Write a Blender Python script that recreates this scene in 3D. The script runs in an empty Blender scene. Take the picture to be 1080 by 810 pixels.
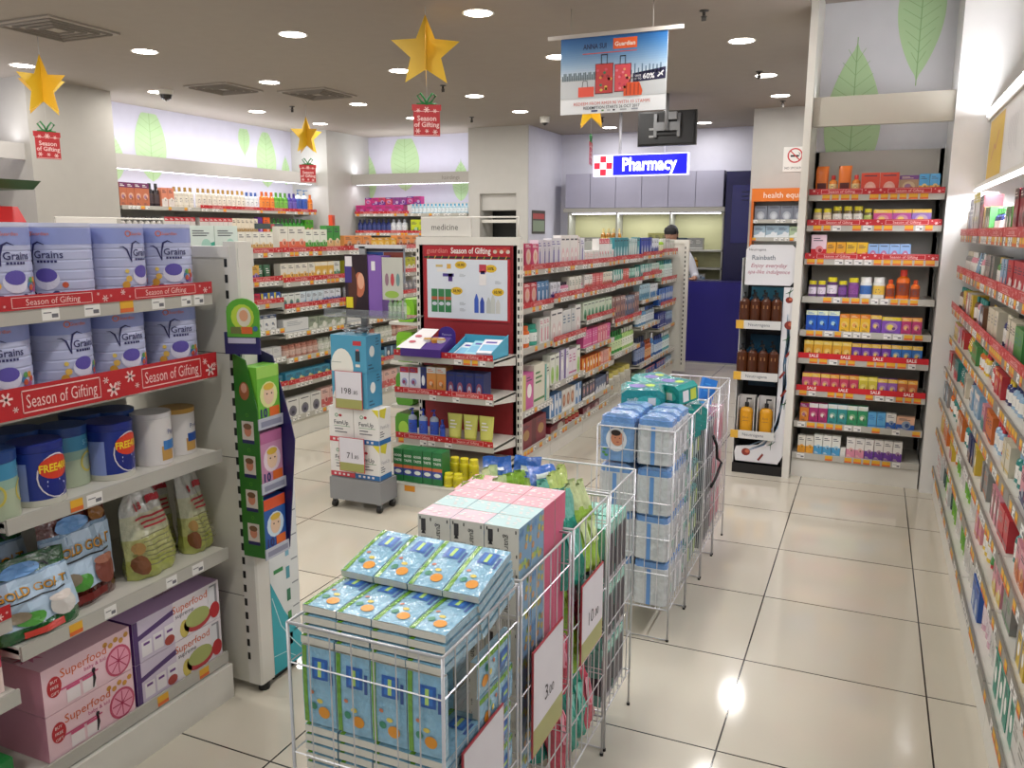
import bpy, math, random
from mathutils import Vector, Matrix
PI = math.pi
RN = random.Random(11)
SC = bpy.context.scene
COL = SC.collection

# ------------------------------------------------------------------ camera, world, exposure
CAMP = Vector((0.33833, -2.35653, 1.58094))
PITCH, YAW, ROLL, FPX = 0.18318, -0.41244, 0.00185, 864.86
_cy, _sy, _cp, _sp = math.cos(YAW), math.sin(YAW), math.cos(PITCH), math.sin(PITCH)
_f = Vector((_sy*_cp, _cy*_cp, -_sp)); _r = Vector((_cy, -_sy, 0)); _u = _r.cross(_f)
_r2 = _r*math.cos(ROLL)+_u*math.sin(ROLL); _u2 = _u*math.cos(ROLL)-_r*math.sin(ROLL)
cam = bpy.data.cameras.new('camera'); camo = bpy.data.objects.new('camera', cam); COL.objects.link(camo)
cam.sensor_width = 36; cam.lens = 36*FPX/1080; cam.clip_start = 0.05; cam.clip_end = 60
camo.matrix_world = Matrix(((_r2.x, _u2.x, -_f.x, CAMP.x), (_r2.y, _u2.y, -_f.y, CAMP.y), (_r2.z, _u2.z, -_f.z, CAMP.z), (0, 0, 0, 1)))
SC.camera = camo
W = bpy.data.worlds.new('world'); SC.world = W; W.use_nodes = True
W.node_tree.nodes['Background'].inputs[0].default_value = (0.80, 0.88, 1.0, 1)
W.node_tree.nodes['Background'].inputs[1].default_value = 0.35
SC.view_settings.view_transform = 'Standard'; SC.view_settings.look = 'None'
SC.view_settings.gamma = 1; SC.view_settings.use_curve_mapping = False
SC.view_settings.exposure = 0.0
P_DOWN = 9.5      # watts of one ceiling downlight
P_COVE = 2.0       # watts per metre of cove strip
ZC = 2.9

# ------------------------------------------------------------------ materials
def lin(h):
    h = h.lstrip('#')
    if len(h) == 3: h = ''.join(c*2 for c in h)
    v = [int(h[i:i+2], 16)/255 for i in (0, 2, 4)]
    return tuple(((c+0.055)/1.055)**2.4 if c > 0.04045 else c/12.92 for c in v)+(1,)
MC = {}
def M(h, rough=0.5, metal=0.0, emit=0.0, trans=0.0, alpha=1.0, film=False, spec=0.5):
    k = (h, rough, metal, emit, trans, alpha, film, spec)
    if k in MC: return MC[k]
    m = bpy.data.materials.new('mat_'+h.lstrip('#')); m.use_nodes = True
    nt = m.node_tree; b = nt.nodes['Principled BSDF']; c = lin(h)
    tc = nt.nodes.new('ShaderNodeTexCoord'); no = nt.nodes.new('ShaderNodeTexNoise')
    nt.links.new(tc.outputs['Object'], no.inputs['Vector'])
    no.inputs['Scale'].default_value = 60 if film else 9; no.inputs['Detail'].default_value = 1
    mx = nt.nodes.new('ShaderNodeMix'); mx.data_type = 'RGBA'
    k2 = 0.72 if film else 0.93
    mx.inputs[6].default_value = (c[0]*k2, c[1]*k2, c[2]*k2, 1); mx.inputs[7].default_value = c
    nt.links.new(no.outputs[0], mx.inputs[0]); nt.links.new(mx.outputs[2], b.inputs['Base Color'])
    b.inputs['Roughness'].default_value = rough; b.inputs['Metallic'].default_value = metal
    b.inputs['Specular IOR Level'].default_value = spec
    if emit: b.inputs['Emission Color'].default_value = c; b.inputs['Emission Strength'].default_value = emit
    if trans: b.inputs['Transmission Weight'].default_value = trans
    if alpha < 1: b.inputs['Alpha'].default_value = alpha
    if film:
        bp = nt.nodes.new('ShaderNodeBump'); bp.inputs['Strength'].default_value = 0.7; bp.inputs['Distance'].default_value = 0.01
        n2 = nt.nodes.new('ShaderNodeTexNoise'); n2.inputs['Scale'].default_value = 38; n2.inputs['Detail'].default_value = 3
        nt.links.new(tc.outputs['Object'], n2.inputs['Vector'])
        nt.links.new(n2.outputs[0], bp.inputs['Height']); nt.links.new(bp.outputs[0], b.inputs['Normal'])
        b.inputs['Coat Weight'].default_value = 0.8; b.inputs['Coat Roughness'].default_value = 0.06
        nt.links.new(bp.outputs[0], b.inputs['Coat Normal'])
    MC[k] = m; return m
def FILM(h): return M(h, 0.25, film=True)
def GL(h): return M(h, 0.25)
def floor_mat():
    m = bpy.data.materials.new('glossy_floor_tile'); m.use_nodes = True; nt = m.node_tree; b = nt.nodes['Principled BSDF']
    tc = nt.nodes.new('ShaderNodeTexCoord'); br = nt.nodes.new('ShaderNodeTexBrick')
    br.offset = 0; br.squash = 1; nt.links.new(tc.outputs['Object'], br.inputs['Vector'])
    br.inputs['Scale'].default_value = 1; br.inputs['Brick Width'].default_value = 0.61456; br.inputs['Row Height'].default_value = 0.6
    br.inputs['Mortar Size'].default_value = 0.003; br.inputs['Mortar Smooth'].default_value = 0.1
    br.inputs['Color1'].default_value = lin('#c9c2b2'); br.inputs['Color2'].default_value = lin('#cdc6b6'); br.inputs['Mortar'].default_value = lin('#2c2a28')
    no = nt.nodes.new('ShaderNodeTexNoise'); no.inputs['Scale'].default_value = 2.2; nt.links.new(tc.outputs['Object'], no.inputs['Vector'])
    mx = nt.nodes.new('ShaderNodeMix'); mx.data_type = 'RGBA'; mx.blend_type = 'MULTIPLY'; mx.inputs[0].default_value = 0.12
    nt.links.new(br.outputs[0], mx.inputs[6]); nt.links.new(no.outputs[0], mx.inputs[7])
    nt.links.new(mx.outputs[2], b.inputs['Base Color']); b.inputs['Roughness'].default_value = 0.09
    b.inputs['Specular IOR Level'].default_value = 0.6
    return m

# ------------------------------------------------------------------ flat shapes (2-D verts, faces)
def g_rect(x0, x1, z0, z1, n=1):
    v = []; f = []
    for i in range(n+1):
        x = x0+(x1-x0)*i/n; v += [(x, z0), (x, z1)]
    for i in range(n): f.append((2*i, 2*i+2, 2*i+3, 2*i+1))
    return v, f
def g_poly(pts): return list(pts), [tuple(range(len(pts)))]
def g_ell(cx, cz, rx, rz, n=14, rings=1, a0=0.0):
    v = [(cx, cz)]; f = []
    for k in range(1, rings+1):
        for i in range(n):
            a = a0+2*PI*i/n; v.append((cx+rx*k/rings*math.cos(a), cz+rz*k/rings*math.sin(a)))
    for i in range(n): f.append((0, 1+i, 1+(i+1) % n))
    for k in range(1, rings):
        o = 1+(k-1)*n
        for i in range(n): j = (i+1) % n; f.append((o+i, o+n+i, o+n+j, o+j))
    return v, f
def g_ring(cx, cz, r, w, n=20):
    v = []; f = []
    for i in range(n):
        a = 2*PI*i/n; c, s = math.cos(a), math.sin(a); v += [(cx+(r-w)*c, cz+(r-w)*s), (cx+r*c, cz+r*s)]
    for i in range(n): j = (i+1) % n; f.append((2*i, 2*i+1, 2*j+1, 2*j))
    return v, f
def g_line(pts, w):
    v = []; f = []
    for i, (x, z) in enumerate(pts):
        a = pts[max(0, i-1)]; b = pts[min(len(pts)-1, i+1)]; dx, dz = b[0]-a[0], b[1]-a[1]; L = math.hypot(dx, dz) or 1
        ww = w[i] if isinstance(w, (list, tuple)) else w
        v += [(x-dz/L*ww/2, z+dx/L*ww/2), (x+dz/L*ww/2, z-dx/L*ww/2)]
    for i in range(len(pts)-1): f.append((2*i, 2*i+1, 2*i+3, 2*i+2))
    return v, f
def g_star(cx, cz, r, ri, n=5, a0=PI/2):
    p = []
    for i in range(2*n):
        a = a0+PI*i/n; q = r if i % 2 == 0 else ri; p.append((cx+q*math.cos(a), cz+q*math.sin(a)))
    v = [(cx, cz)]+p; return v, [(0, 1+i, 1+(i+1) % (2*n)) for i in range(2*n)]
TC = {}
def g_text(s, cx, cz, size, maxw=None, bold=0.0, shear=0.0, align='c'):
    k = (s, bold, shear)
    if k not in TC:
        cu = bpy.data.curves.new('lettering', 'FONT'); cu.body = s; cu.size = 1; cu.resolution_u = 2; cu.offset = bold; cu.shear = shear
        ob = bpy.data.objects.new('lettering', cu); me = ob.to_mesh()
        vs = [(v.co.x, v.co.y) for v in me.vertices]; fs = [tuple(p.vertices) for p in me.polygons]
        ob.to_mesh_clear(); bpy.data.objects.remove(ob); bpy.data.curves.remove(cu); TC[k] = (vs, fs)
    vs, fs = TC[k]
    if not vs: return [], []
    x0 = min(v[0] for v in vs); x1 = max(v[0] for v in vs); sx = sz = size
    if maxw and (x1-x0)*size > maxw: sx = maxw/(x1-x0)
    ox = cx-(x0+x1)/2*sx if align == 'c' else cx-x0*sx
    return [(ox+v[0]*sx, cz+(v[1]-0.34)*sz) for v in vs], fs

# ------------------------------------------------------------------ mesh builder
class MB:
    def __init__(s): s.v = []; s.f = []; s.m = []; s.mats = []; s.sm = []
    def mi(s, m):
        if isinstance(m, str): m = M(m)
        if m not in s.mats: s.mats.append(m)
        return s.mats.index(m)
    def add(s, vs, fs, m, smooth=False):
        o = len(s.v); i = s.mi(m); s.v += [tuple(p) for p in vs]
        for f in fs: s.f.append(tuple(o+a for a in f)); s.m.append(i); s.sm.append(smooth)
        return s
    def box(s, x0, x1, y0, y1, z0, z1, m, front=None, top=None, side=None):
        vs = [(x0, y0, z0), (x1, y0, z0), (x1, y1, z0), (x0, y1, z0), (x0, y0, z1), (x1, y0, z1), (x1, y1, z1), (x0, y1, z1)]
        s.add(vs, [(0, 3, 2, 1), (2, 3, 7, 6)], m); s.add(vs, [(1, 2, 6, 5), (3, 0, 4, 7)], side or m)
        s.add(vs, [(0, 1, 5, 4)], front or m); s.add(vs, [(4, 5, 6, 7)], top or m); return s
    def prism(s, pts, y0, y1, m, side=None, axis='y'):
        n = len(pts)
        P = (lambda a, b, c: (a, c, b)) if axis == 'y' else ((lambda a, b, c: (c, a, b)) if axis == 'x' else (lambda a, b, c: (a, b, c)))
        vs = [P(a, b, y0) for a, b in pts]+[P(a, b, y1) for a, b in pts]
        s.add(vs, [tuple(range(n)), tuple(range(2*n-1, n-1, -1))], m)
        s.add(vs, [(i, i+n, (i+1) % n+n, (i+1) % n) for i in range(n)], side or m); return s
    def lathe(s, prof, cx=0, cy=0, n=14, sx=1, sy=1, smooth=True):
        """prof: list of (r, z, mat of the band that starts here)"""
        for k in range(len(prof)-1):
            (r0, z0, m), (r1, z1, _) = prof[k], prof[k+1]; vs = []; fs = []
            for i in range(n):
                a = 2*PI*i/n; c, q = math.cos(a), math.sin(a)
                vs += [(cx+r0*c*sx, cy+r0*q*sy, z0), (cx+r1*c*sx, cy+r1*q*sy, z1)]
            for i in range(n): j = (i+1) % n; fs.append((2*i, 2*j, 2*j+1, 2*i+1))
            s.add(vs, fs, m, smooth and abs(z1-z0) > 1e-5)
        return s
    def tube(s, pts, r, m, n=5, closed=False):
        pts = [Vector(p) for p in pts]; L = len(pts); rings = []
        for i, p in enumerate(pts):
            a = pts[(i-1) % L] if (closed or i > 0) else p; b = pts[(i+1) % L] if (closed or i < L-1) else p
            t = (b-a).normalized(); up = Vector((0, 0, 1)) if abs(t.z) < 0.95 else Vector((1, 0, 0))
            e1 = t.cross(up).normalized(); e2 = t.cross(e1)
            rr = r[i] if isinstance(r, (list, tuple)) else r
            rings.append([p+(e1*math.cos(2*PI*k/n)+e2*math.sin(2*PI*k/n))*rr for k in range(n)])
        vs = [q for g in rings for q in g]; fs = []
        for i in range(L if closed else L-1):
            j = (i+1) % L
            for k in range(n): q = (k+1) % n; fs.append((i*n+k, i*n+q, j*n+q, j*n+k))
        if not closed: fs += [tuple(range(n-1, -1, -1)), tuple((L-1)*n+k for k in range(n))]
        return s.add(vs, fs, m, n > 4)
    def dec(s, g, m, mp):
        vs, fs = g
        if vs: s.add([mp(a, b) for a, b in vs], fs, m)
        return s
    def obj(s, name, parent=None, loc=(0, 0, 0), rz=0.0):
        o = bpy.data.objects.new(name, s.mesh(name)); COL.objects.link(o); o.location = loc; o.rotation_euler = (0, 0, rz)
        if parent: o.parent = parent
        return o
    def mesh(s, name):
        me = bpy.data.meshes.new(name); me.from_pydata(s.v, [], s.f)
        for m in s.mats: me.materials.append(m)
        me.polygons.foreach_set('material_index', s.m); me.polygons.foreach_set('use_smooth', s.sm); me.update(); return me
def flat(y): return lambda a, b: (a, y, b)
def cyl(r, th0=0.0): return lambda a, b: (r*math.sin(a/r+th0), -r*math.cos(a/r+th0), b)
def plane(o, xd, zd):
    o, xd, zd = Vector(o), Vector(xd), Vector(zd); return lambda a, b: tuple(o+xd*a+zd*b)

# ------------------------------------------------------------------ naming helpers
ORD = 'zeroth first second third fourth fifth sixth seventh eighth ninth tenth eleventh twelfth thirteenth fourteenth fifteenth sixteenth seventeenth eighteenth nineteenth twentieth'.split()
def od(i):
    if i <= 20: return ORD[i]
    t, u = divmod(i, 10); T = {2: 'twenty', 3: 'thirty', 4: 'forty', 5: 'fifty', 6: 'sixty', 7: 'seventy'}
    if u: return T[t]+'-'+ORD[u]
    return {3: 'thirtieth', 4: 'fortieth', 5: 'fiftieth', 6: 'sixtieth', 7: 'seventieth'}[t]
def tag(o, label, cat, group=None):
    o['label'] = label; o['category'] = cat
    if group: o['group'] = group
    return o
def root(name, label, cat, loc=(0, 0, 0), rz=0.0, group=None):
    o = bpy.data.objects.new(name, None); COL.objects.link(o); o.location = loc; o.rotation_euler = (0, 0, rz)
    o.empty_display_size = 0.1
    return tag(o, label, cat, group)
def struct(name, mb): o = mb.obj(name); o['kind'] = 'structure'; return o
class FR:
    """frame of a fixture: local x along it, its front at y=0 facing local -y"""
    def __init__(s, x, y, deg, z=0.0): s.x, s.y, s.z, s.rz = x, y, z, math.radians(deg); s.c, s.s = math.cos(s.rz), math.sin(s.rz)
    def w(s, a, b, z=0.0): return (s.x+a*s.c-b*s.s, s.y+a*s.s+b*s.c, s.z+z)

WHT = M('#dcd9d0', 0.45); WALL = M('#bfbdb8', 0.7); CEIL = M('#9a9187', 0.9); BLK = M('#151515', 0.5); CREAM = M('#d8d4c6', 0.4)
RAILC = M('#b4b1a8', 0.35); RED = M('#b81f26', 0.4); PINKL = M('#f0c9c4', 0.5)

# ------------------------------------------------------------------ the room
struct('floor', MB().box(-8.2, 1.6, -3.6, 9.2, -0.1, 0, floor_mat()))
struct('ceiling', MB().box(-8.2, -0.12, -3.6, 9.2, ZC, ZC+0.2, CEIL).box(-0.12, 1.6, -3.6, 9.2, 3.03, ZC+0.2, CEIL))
LAV = M('#c9c8d6', 0.6)
def leafh(w, q):
    q = max(0, q)/.93
    return .0025+(w/2*math.sin(PI*min(1, q**.86))**.78 if q < 1 else 0)
def leafg(cx, z0, z1, w, n=12, tipdown=False):
    """a pointed leaf outline from z0 to z1"""
    L = []; R_ = []; HF = leafh
    for i in range(n+1):
        t = i/n; q = t if not tipdown else 1-t
        ww = HF(w, q); z = z0+(z1-z0)*t; L.append((cx-ww, z)); R_.append((cx+ww, z))
    v = L+R_; f = [(i, i+n+1, i+n+2, i+1) for i in range(n)]
    return v, f
def leaf(mb, mp, cx, z0, z1, w, zlo=None, zhi=None, tipdown=False, tail=True):
    lo = zlo if zlo is not None else z0; hi = zhi if zhi is not None else z1
    def cl(g):
        v, f = g; return [(a, min(max(b, lo), hi)) for a, b in v], f
    mb.dec(cl(leafg(cx, z0, z1, w, 24, tipdown)), M('#b4d3a0', 0.6), mp)
    e = Vector(mp(1, 0))-Vector(mp(0, 0)); up = Vector(mp(0, 1))-Vector(mp(0, 0)); nrm = e.cross(up)
    m3 = lambda a, b: tuple(Vector(mp(a, b))+nrm*0.0006)
    D = M('#8fb57c', 0.6)
    mb.dec(cl(g_line([(cx, z0), (cx, z1)], 0.006)), D, m3)
    for i in range(2, 11):
        z = z0+(z1-z0)*i/12; q = i/12 if not tipdown else 1-i/12
        ww = leafh(w, q)*.95; dz = (z1-z0)*0.09
        for s in (-1, 1):
            a, b = (cx, z), (cx+s*ww*0.85, z+dz)
            if b[1] < hi and a[1] > lo: mb.dec(g_line([a, b], 0.003), D, m3)
# left wall: flush columns at x=-6.5 and a lit recess between them
mb = MB().box(-7.2, -7.0, -3.6, 9.2, 0, ZC, LAV)
for (a, z0, z1, w, td) in ((4.06, 2.1, 2.6, .26, False), (4.56, 2.12, 3.02, .43, False), (6.04, 2.5, 2.89, .2, True), (6.44, 2.15, 2.95, .38, False), (6.82, 2.2, 2.58, .16, False)):
    leaf(mb, lambda p, q: (-6.998, p, q), a, z0, z1, w, zhi=2.84, tipdown=td)
struct('wall_left', mb)
struct('pillar_left', MB().box(-7.0, -6.5, 2.76, 3.65, 0, ZC, M('#a8a49d', .7)))
struct('pillar_corner', MB().box(-7.0, -6.42, 6.95, 8.0, 0, ZC, WALL))
struct('pillar_entrance', MB().box(-7.0, -6.5, -1.0, 0.2, 0, ZC, WALL))
mb = MB().box(-6.62, -6.58, 3.65, 6.95, 2.2, 2.34, M('#b5b1ad', .5)); struct('trim_left_band', mb)
struct('trim_left_band_entrance', MB().box(-6.62, -6.58, 0.2, 2.76, 2.2, 2.34, M('#b5b1ad', .5)))
# back bay between corner pillar and niche pillar
mb = MB().box(-7.2, -4.6, 7.95, 8.1, 0, ZC, LAV)
for (a, z0, z1, w, td) in ((-6.45, 2.0, 2.74, .31, False), (-5.82, 2.15, 3.05, .46, False), (-4.94, 2.0, 2.56, .25, False)):
    leaf(mb, lambda p, q: (p, 7.948, q), a, z0, z1, w, zhi=2.86, tipdown=td)
struct('wall_back', mb)
mb = MB().box(-6.42, -4.6, 7.5, 7.54, 2.22, 2.36, M('#aaa6a0', .5))
mb.dec(g_text('hairdings', -4.86, 2.29, .075), M('#7c7873'), flat(7.499)); struct('trim_back_band', mb)
# niche pillar with a recessed panel and a dark opening
mb = MB().box(-4.6, -4.44, 7.5, 8.7, 0, ZC, WALL).box(-3.92, -3.76, 7.5, 8.7, 0, ZC, WALL).box(-4.44, -3.92, 7.5, 8.7, 2.07, ZC, WALL)
mb.box(-4.44, -3.92, 7.56, 8.7, 1.86, 2.07, WALL).box(-4.44, -3.92, 7.9, 8.7, 0, 1.86, BLK).box(-4.44, -3.92, 7.56, 7.6, 1.70, 1.74, WHT)
struct('pillar_niche', mb)
struct('wall_pharmacy', MB().box(-3.76, -0.9, 8.7, 8.9, 0, ZC, M('#cfcfdd', .6)))
struct('wall_pharmacy_side', MB().box(-3.78, -3.755, 7.52, 8.7, 0, ZC, M('#cfcfdd', .6)))
struct('pillar_sign', MB().box(-0.98, -0.08, 7.2, 8.9, 0, ZC, WALL))
# right bay: wall with the two large leaves above the vitamin shelves
mb = MB().box(-0.12, 1.5, 3.62, 8.9, 0, 3.03, M('#d2d2d4', .6))
leaf(mb, lambda p, q: (p, 3.618, q), .135, 1.88, 2.81, .335)
leaf(mb, lambda p, q: (p, 3.618, q), .49, 2.49, 3.28, .265, zhi=3.028, tipdown=True)
struct('wall_vitamins', mb)
struct('trim_vitamins_side', MB().box(-0.118, -0.075, 3.1, 3.62, 0, 3.03, WHT))
struct('trim_vitamins_band', MB().box(-0.072, 0.692, 3.15, 3.19, 2.215, 2.385, M('#bdb8aa', .5)))
struct('trim_vitamins_end', MB().box(0.694, 1.3, 3.12, 3.62, 0, 3.03, M('#e8e6e2', .22)))
struct('wall_right', MB().box(1.25, 1.4, -3.6, 3.7, 0, 3.03, M('#e8e6e2', .3)))
struct('trim_right_shelf_canopy', MB().box(0.86, 1.25, -3.4, 3.12, 2.2, 2.26, WHT))

# ------------------------------------------------------------------ ceiling lamps
def area(parent, loc, sx, sy, watts, rot=(0, 0, 0), col=(1, 0.97, 0.93), shape='RECTANGLE'):
    l = bpy.data.lights.new('lamp_glow', 'AREA'); l.shape = shape; l.size = sx; l.size_y = sy; l.energy = watts; l.color = col
    o = bpy.data.objects.new('lamp_glow', l); COL.objects.link(o); o.location = loc; o.rotation_euler = rot
    if parent: o.parent = parent
    return o
LAMPE = M('#fff8ee', .5, emit=14.0)
ring = MB(); ring.lathe([(.085, 0, WHT), (.098, -.004, WHT), (.10, 0, WHT)], n=24)
disc = MB(); disc.lathe([(.086, -.002, LAMPE), (.0, -.0021, LAMPE)], n=24, smooth=False)
ringm = ring.mesh('trim_ring'); discm = disc.mesh('lamp_disc')
k = 0
for iy, y in enumerate((-3.05, -1.7, -0.3, 1.08, 2.46, 3.85, 5.25, 6.4)):
    for ix, x in enumerate((-0.63, -2.0, -3.4, -4.76, -6.1)):
        if y > 6 and x < -4.8: pass
        k += 1
        t = root('downlight', f'round ceiling downlight, {od(ix+1)} column from the vitamin wall, {od(iy+1)} row from the entrance', 'ceiling light', (x, y, ZC-.001), 0, 'round downlights in the ceiling')
        for nm, me in (('trim_ring', ringm), ('lamp_disc', discm)):
            o = bpy.data.objects.new(nm, me); COL.objects.link(o); o.parent = t
        area(t, (0, 0, -.006), .16, .16, P_DOWN, shape='DISK')
for x, y in ((-1.7, 8.15), (-2.9, 8.15)):
    t = root('downlight', 'round ceiling downlight inside the pharmacy, '+('beside the blue door' if x > -2 else 'near the lilac side wall'), 'ceiling light', (x, y, ZC-.001), 0, 'round downlights in the ceiling')
    for nm, me in (('trim_ring', ringm), ('lamp_disc', discm)):
        o = bpy.data.objects.new(nm, me); COL.objects.link(o); o.parent = t
    area(t, (0, 0, -.006), .16, .16, P_DOWN*.8, shape='DISK')
# cove strips behind the wall bands
STR = M('#f4f2ff', .5, emit=5.0)
def cove(nm_label, a, b, x, y, z, along, up, w=P_COVE, th=.006):
    """LED strip lamp on top or bottom of a band, washing the wall behind it"""
    t = root('strip_light', nm_label, 'strip light', (0, 0, 0), 0)
    m = MB(); L = b-a
    if along == 'y': m.box(x-.012, x+.012, a, b, z-th, z+th, STR); loc = (x, (a+b)/2, z+(.012 if up else -.012)); rot = (PI if up else 0, 0, PI/2)
    else: m.box(a, b, y-.012, y+.012, z-.006, z+.006, STR); loc = ((a+b)/2, y, z+(.012 if up else -.012)); rot = (PI if up else 0, 0, 0)
    m.obj('strip', t); area(t, loc, L, .03, w*L, rot, (.93, .94, 1))
cove('strip light shining up behind the band of the long leaf wall', 3.7, 6.9, -6.66, 0, 2.335, 'y', True, 4)
cove('strip light shining down behind the band of the long leaf wall', 3.7, 6.9, -6.66, 0, 2.205, 'y', False)
cove('strip light behind the band beside the big plain pillar', .3, 2.7, -6.66, 0, 2.335, 'y', True, 4)
cove('strip light shining up behind the lettered band of the back bay', -6.38, -4.64, 0, 7.58, 2.355, 'x', True, 4)
cove('strip light shining down behind the lettered band of the back bay', -6.38, -4.64, 0, 7.58, 2.225, 'x', False)
cove('strip light on top of the cream band above the vitamin shelves', -.06, .68, 0, 3.24, 2.38, 'x', True, P_COVE*.35)

# ------------------------------------------------------------------ shelving
def flake(mb, x, z, r, mp, m):
    for a in (0, PI/3, 2*PI/3):
        c, s = math.cos(a)*r, math.sin(a)*r; mb.dec(g_line([(x-c, z-s), (x+c, z+s)], r*.32), m, mp)
STC = {}; RAILD = M('#85817a', .35)
def strip_mesh(L, h, kind):
    k = (round(L, 3), h, kind)
    if k in STC: return STC[k]
    mb = MB(); mp = flat(-.0016)
    if kind == 'season':
        mb.box(0, L, -.001, .0005, 0, h, RED); p = .40; n = max(1, int(L/p+.3)); p = L/n
        for i in range(n):
            c = (i+.5)*p; w = min(.25, p*.62)
            for z0, z1 in ((h*.13, h*.17), (h*.83, h*.87)): mb.dec(g_rect(c-w/2, c+w/2, z0, z1), PINKL, mp)
            for x0 in (c-w/2, c+w/2-.002): mb.dec(g_rect(x0, x0+.002, h*.13, h*.87), PINKL, mp)
            mb.dec(g_text('Season of Gifting', c, h*.5, h*.62, w*.9), PINKL, mp)
            for dx, r in ((-.42, .22), (-.36, .1), (.36, .12), (.42, .26), (.47, .1)): flake(mb, c+dx*p, h*(.5+.2*math.sin(dx*40)), h*r, mp, PINKL)
    elif kind == 'sale':
        mb.box(0, L, -.001, .0005, 0, h, M('#c8202a', .35)); n = max(1, round(L/.19))
        for i in range(n): mb.dec(g_text('SALE', (i+.5)*L/n, h*.5, h*.75, .09, bold=.02), M('#f3e6e2'), mp)
    STC[k] = mb.mesh('promo_strip'); return STC[k]
def rail_mb(L, h, dens, ora, rn):
    mb = MB(); mb.box(0, L, -.004, .004, 0, h, RAILD if ora > .55 and dens > .84 and ora < .65 else RAILC); mp = flat(-.0048); x = .03*rn.random()+.01
    Y, O, Wt = M('#e0a92c'), M('#d6662a'), M('#e6e4df')
    while x < L-.045:
        w = .038+.012*rn.random()
        if rn.random() < dens:
            c = Y if rn.random() < ora else Wt
            mb.dec(g_rect(x, x+w, h*.1, h*.9), c, mp)
            if c is Y: mb.dec(g_rect(x, x+w, h*.1, h*.38), O, flat(-.0052))
            else:
                mb.dec(g_rect(x+.004, x+w*.55, h*.55, h*.62), M('#6b6a70'), flat(-.0052)); mb.dec(g_rect(x+w*.55, x+w-.004, h*.25, h*.5), M('#6b6a70'), flat(-.0052))
        x += w+.012
    return mb
POSTC = {}; RAILD = M('#85817a', .35)
def post_mesh(H, w=.05, d=.045, side=1):
    k = (H, w, d, side)
    if k in POSTC: return POSTC[k]
    mb = MB(); mb.box(-w/2, w/2, 0, d, .02, H, WHT); z = .1
    sl = M('#101010', .8)
    while z < H-.05:
        mb.dec(g_rect(-.006+side*w*.25, .006+side*w*.25, z, z+.024), sl, flat(-.0006)); mb.dec(g_rect(.008, .018, z, z+.024), sl, lambda a, b: (side*(w/2+.0006), a, b)); z += .05
    POSTC[k] = mb.mesh('upright'); return POSTC[k]
SHW = M('#d3d0c7', .35); SHG = M('#4c4a46', .5)
def bay(label, fr, x0, w, H, depth, shelves, group=None, kick=.125, back='#cfccc3', kickm=None, posts=(False, False), rn=None, ph=.045, cat='shelving', dens=.75, ora=.45, backp=True):
    """shelves: (rail_bottom_z, strip kind or None, setback). Local frame at its near corner."""
    rn = rn or RN; X, Y, Z = fr.w(x0, 0)
    t = root('shelving_bay', label, cat, (X, Y, 0), fr.rz, group)
    if backp: MB().box(0, w, depth-.02, depth, 0.02, H, M(back, .5)).obj('back_panel', t)
    m = MB(); m.box(.002, w-.002, .012, depth-.02, 0, kick, kickm or WHT); m.obj('kick_panel', t)
    for i, on in enumerate(posts):
        if on: o = bpy.data.objects.new('upright', post_mesh(H, side=-1 if i == 0 else 1)); COL.objects.link(o); o.parent = t; o.location = (0.0 if i == 0 else w, depth-.02, 0)
    for zb, st, sb in shelves:
        s = MB(); s.box(.002, w-.002, sb+.004, depth-.02, zb+.018, zb+.034, SHW)
        for xx in (.002, w-.006):
            s.prism([(sb+.006, zb+.03), (sb+.006, zb+.006), (depth-.03, zb-.035), (depth-.03, zb+.03)], xx, xx+.004, SHW, axis='x')
        so = s.obj('shelf', t)
        r = rail_mb(w-.006, .04, dens, ora, rn).obj('price_rail', so, (.003, sb, zb))
        if st:
            zz, hh = (zb+.036, .036) if st != 'full' else (zb+.006, .078)
            o = bpy.data.objects.new('promo_strip', strip_mesh(w-.008, hh, 'season' if st == 'full' else st)); COL.objects.link(o); o.parent = so; o.location = (.004, sb-.006, zz)
    return t

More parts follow.
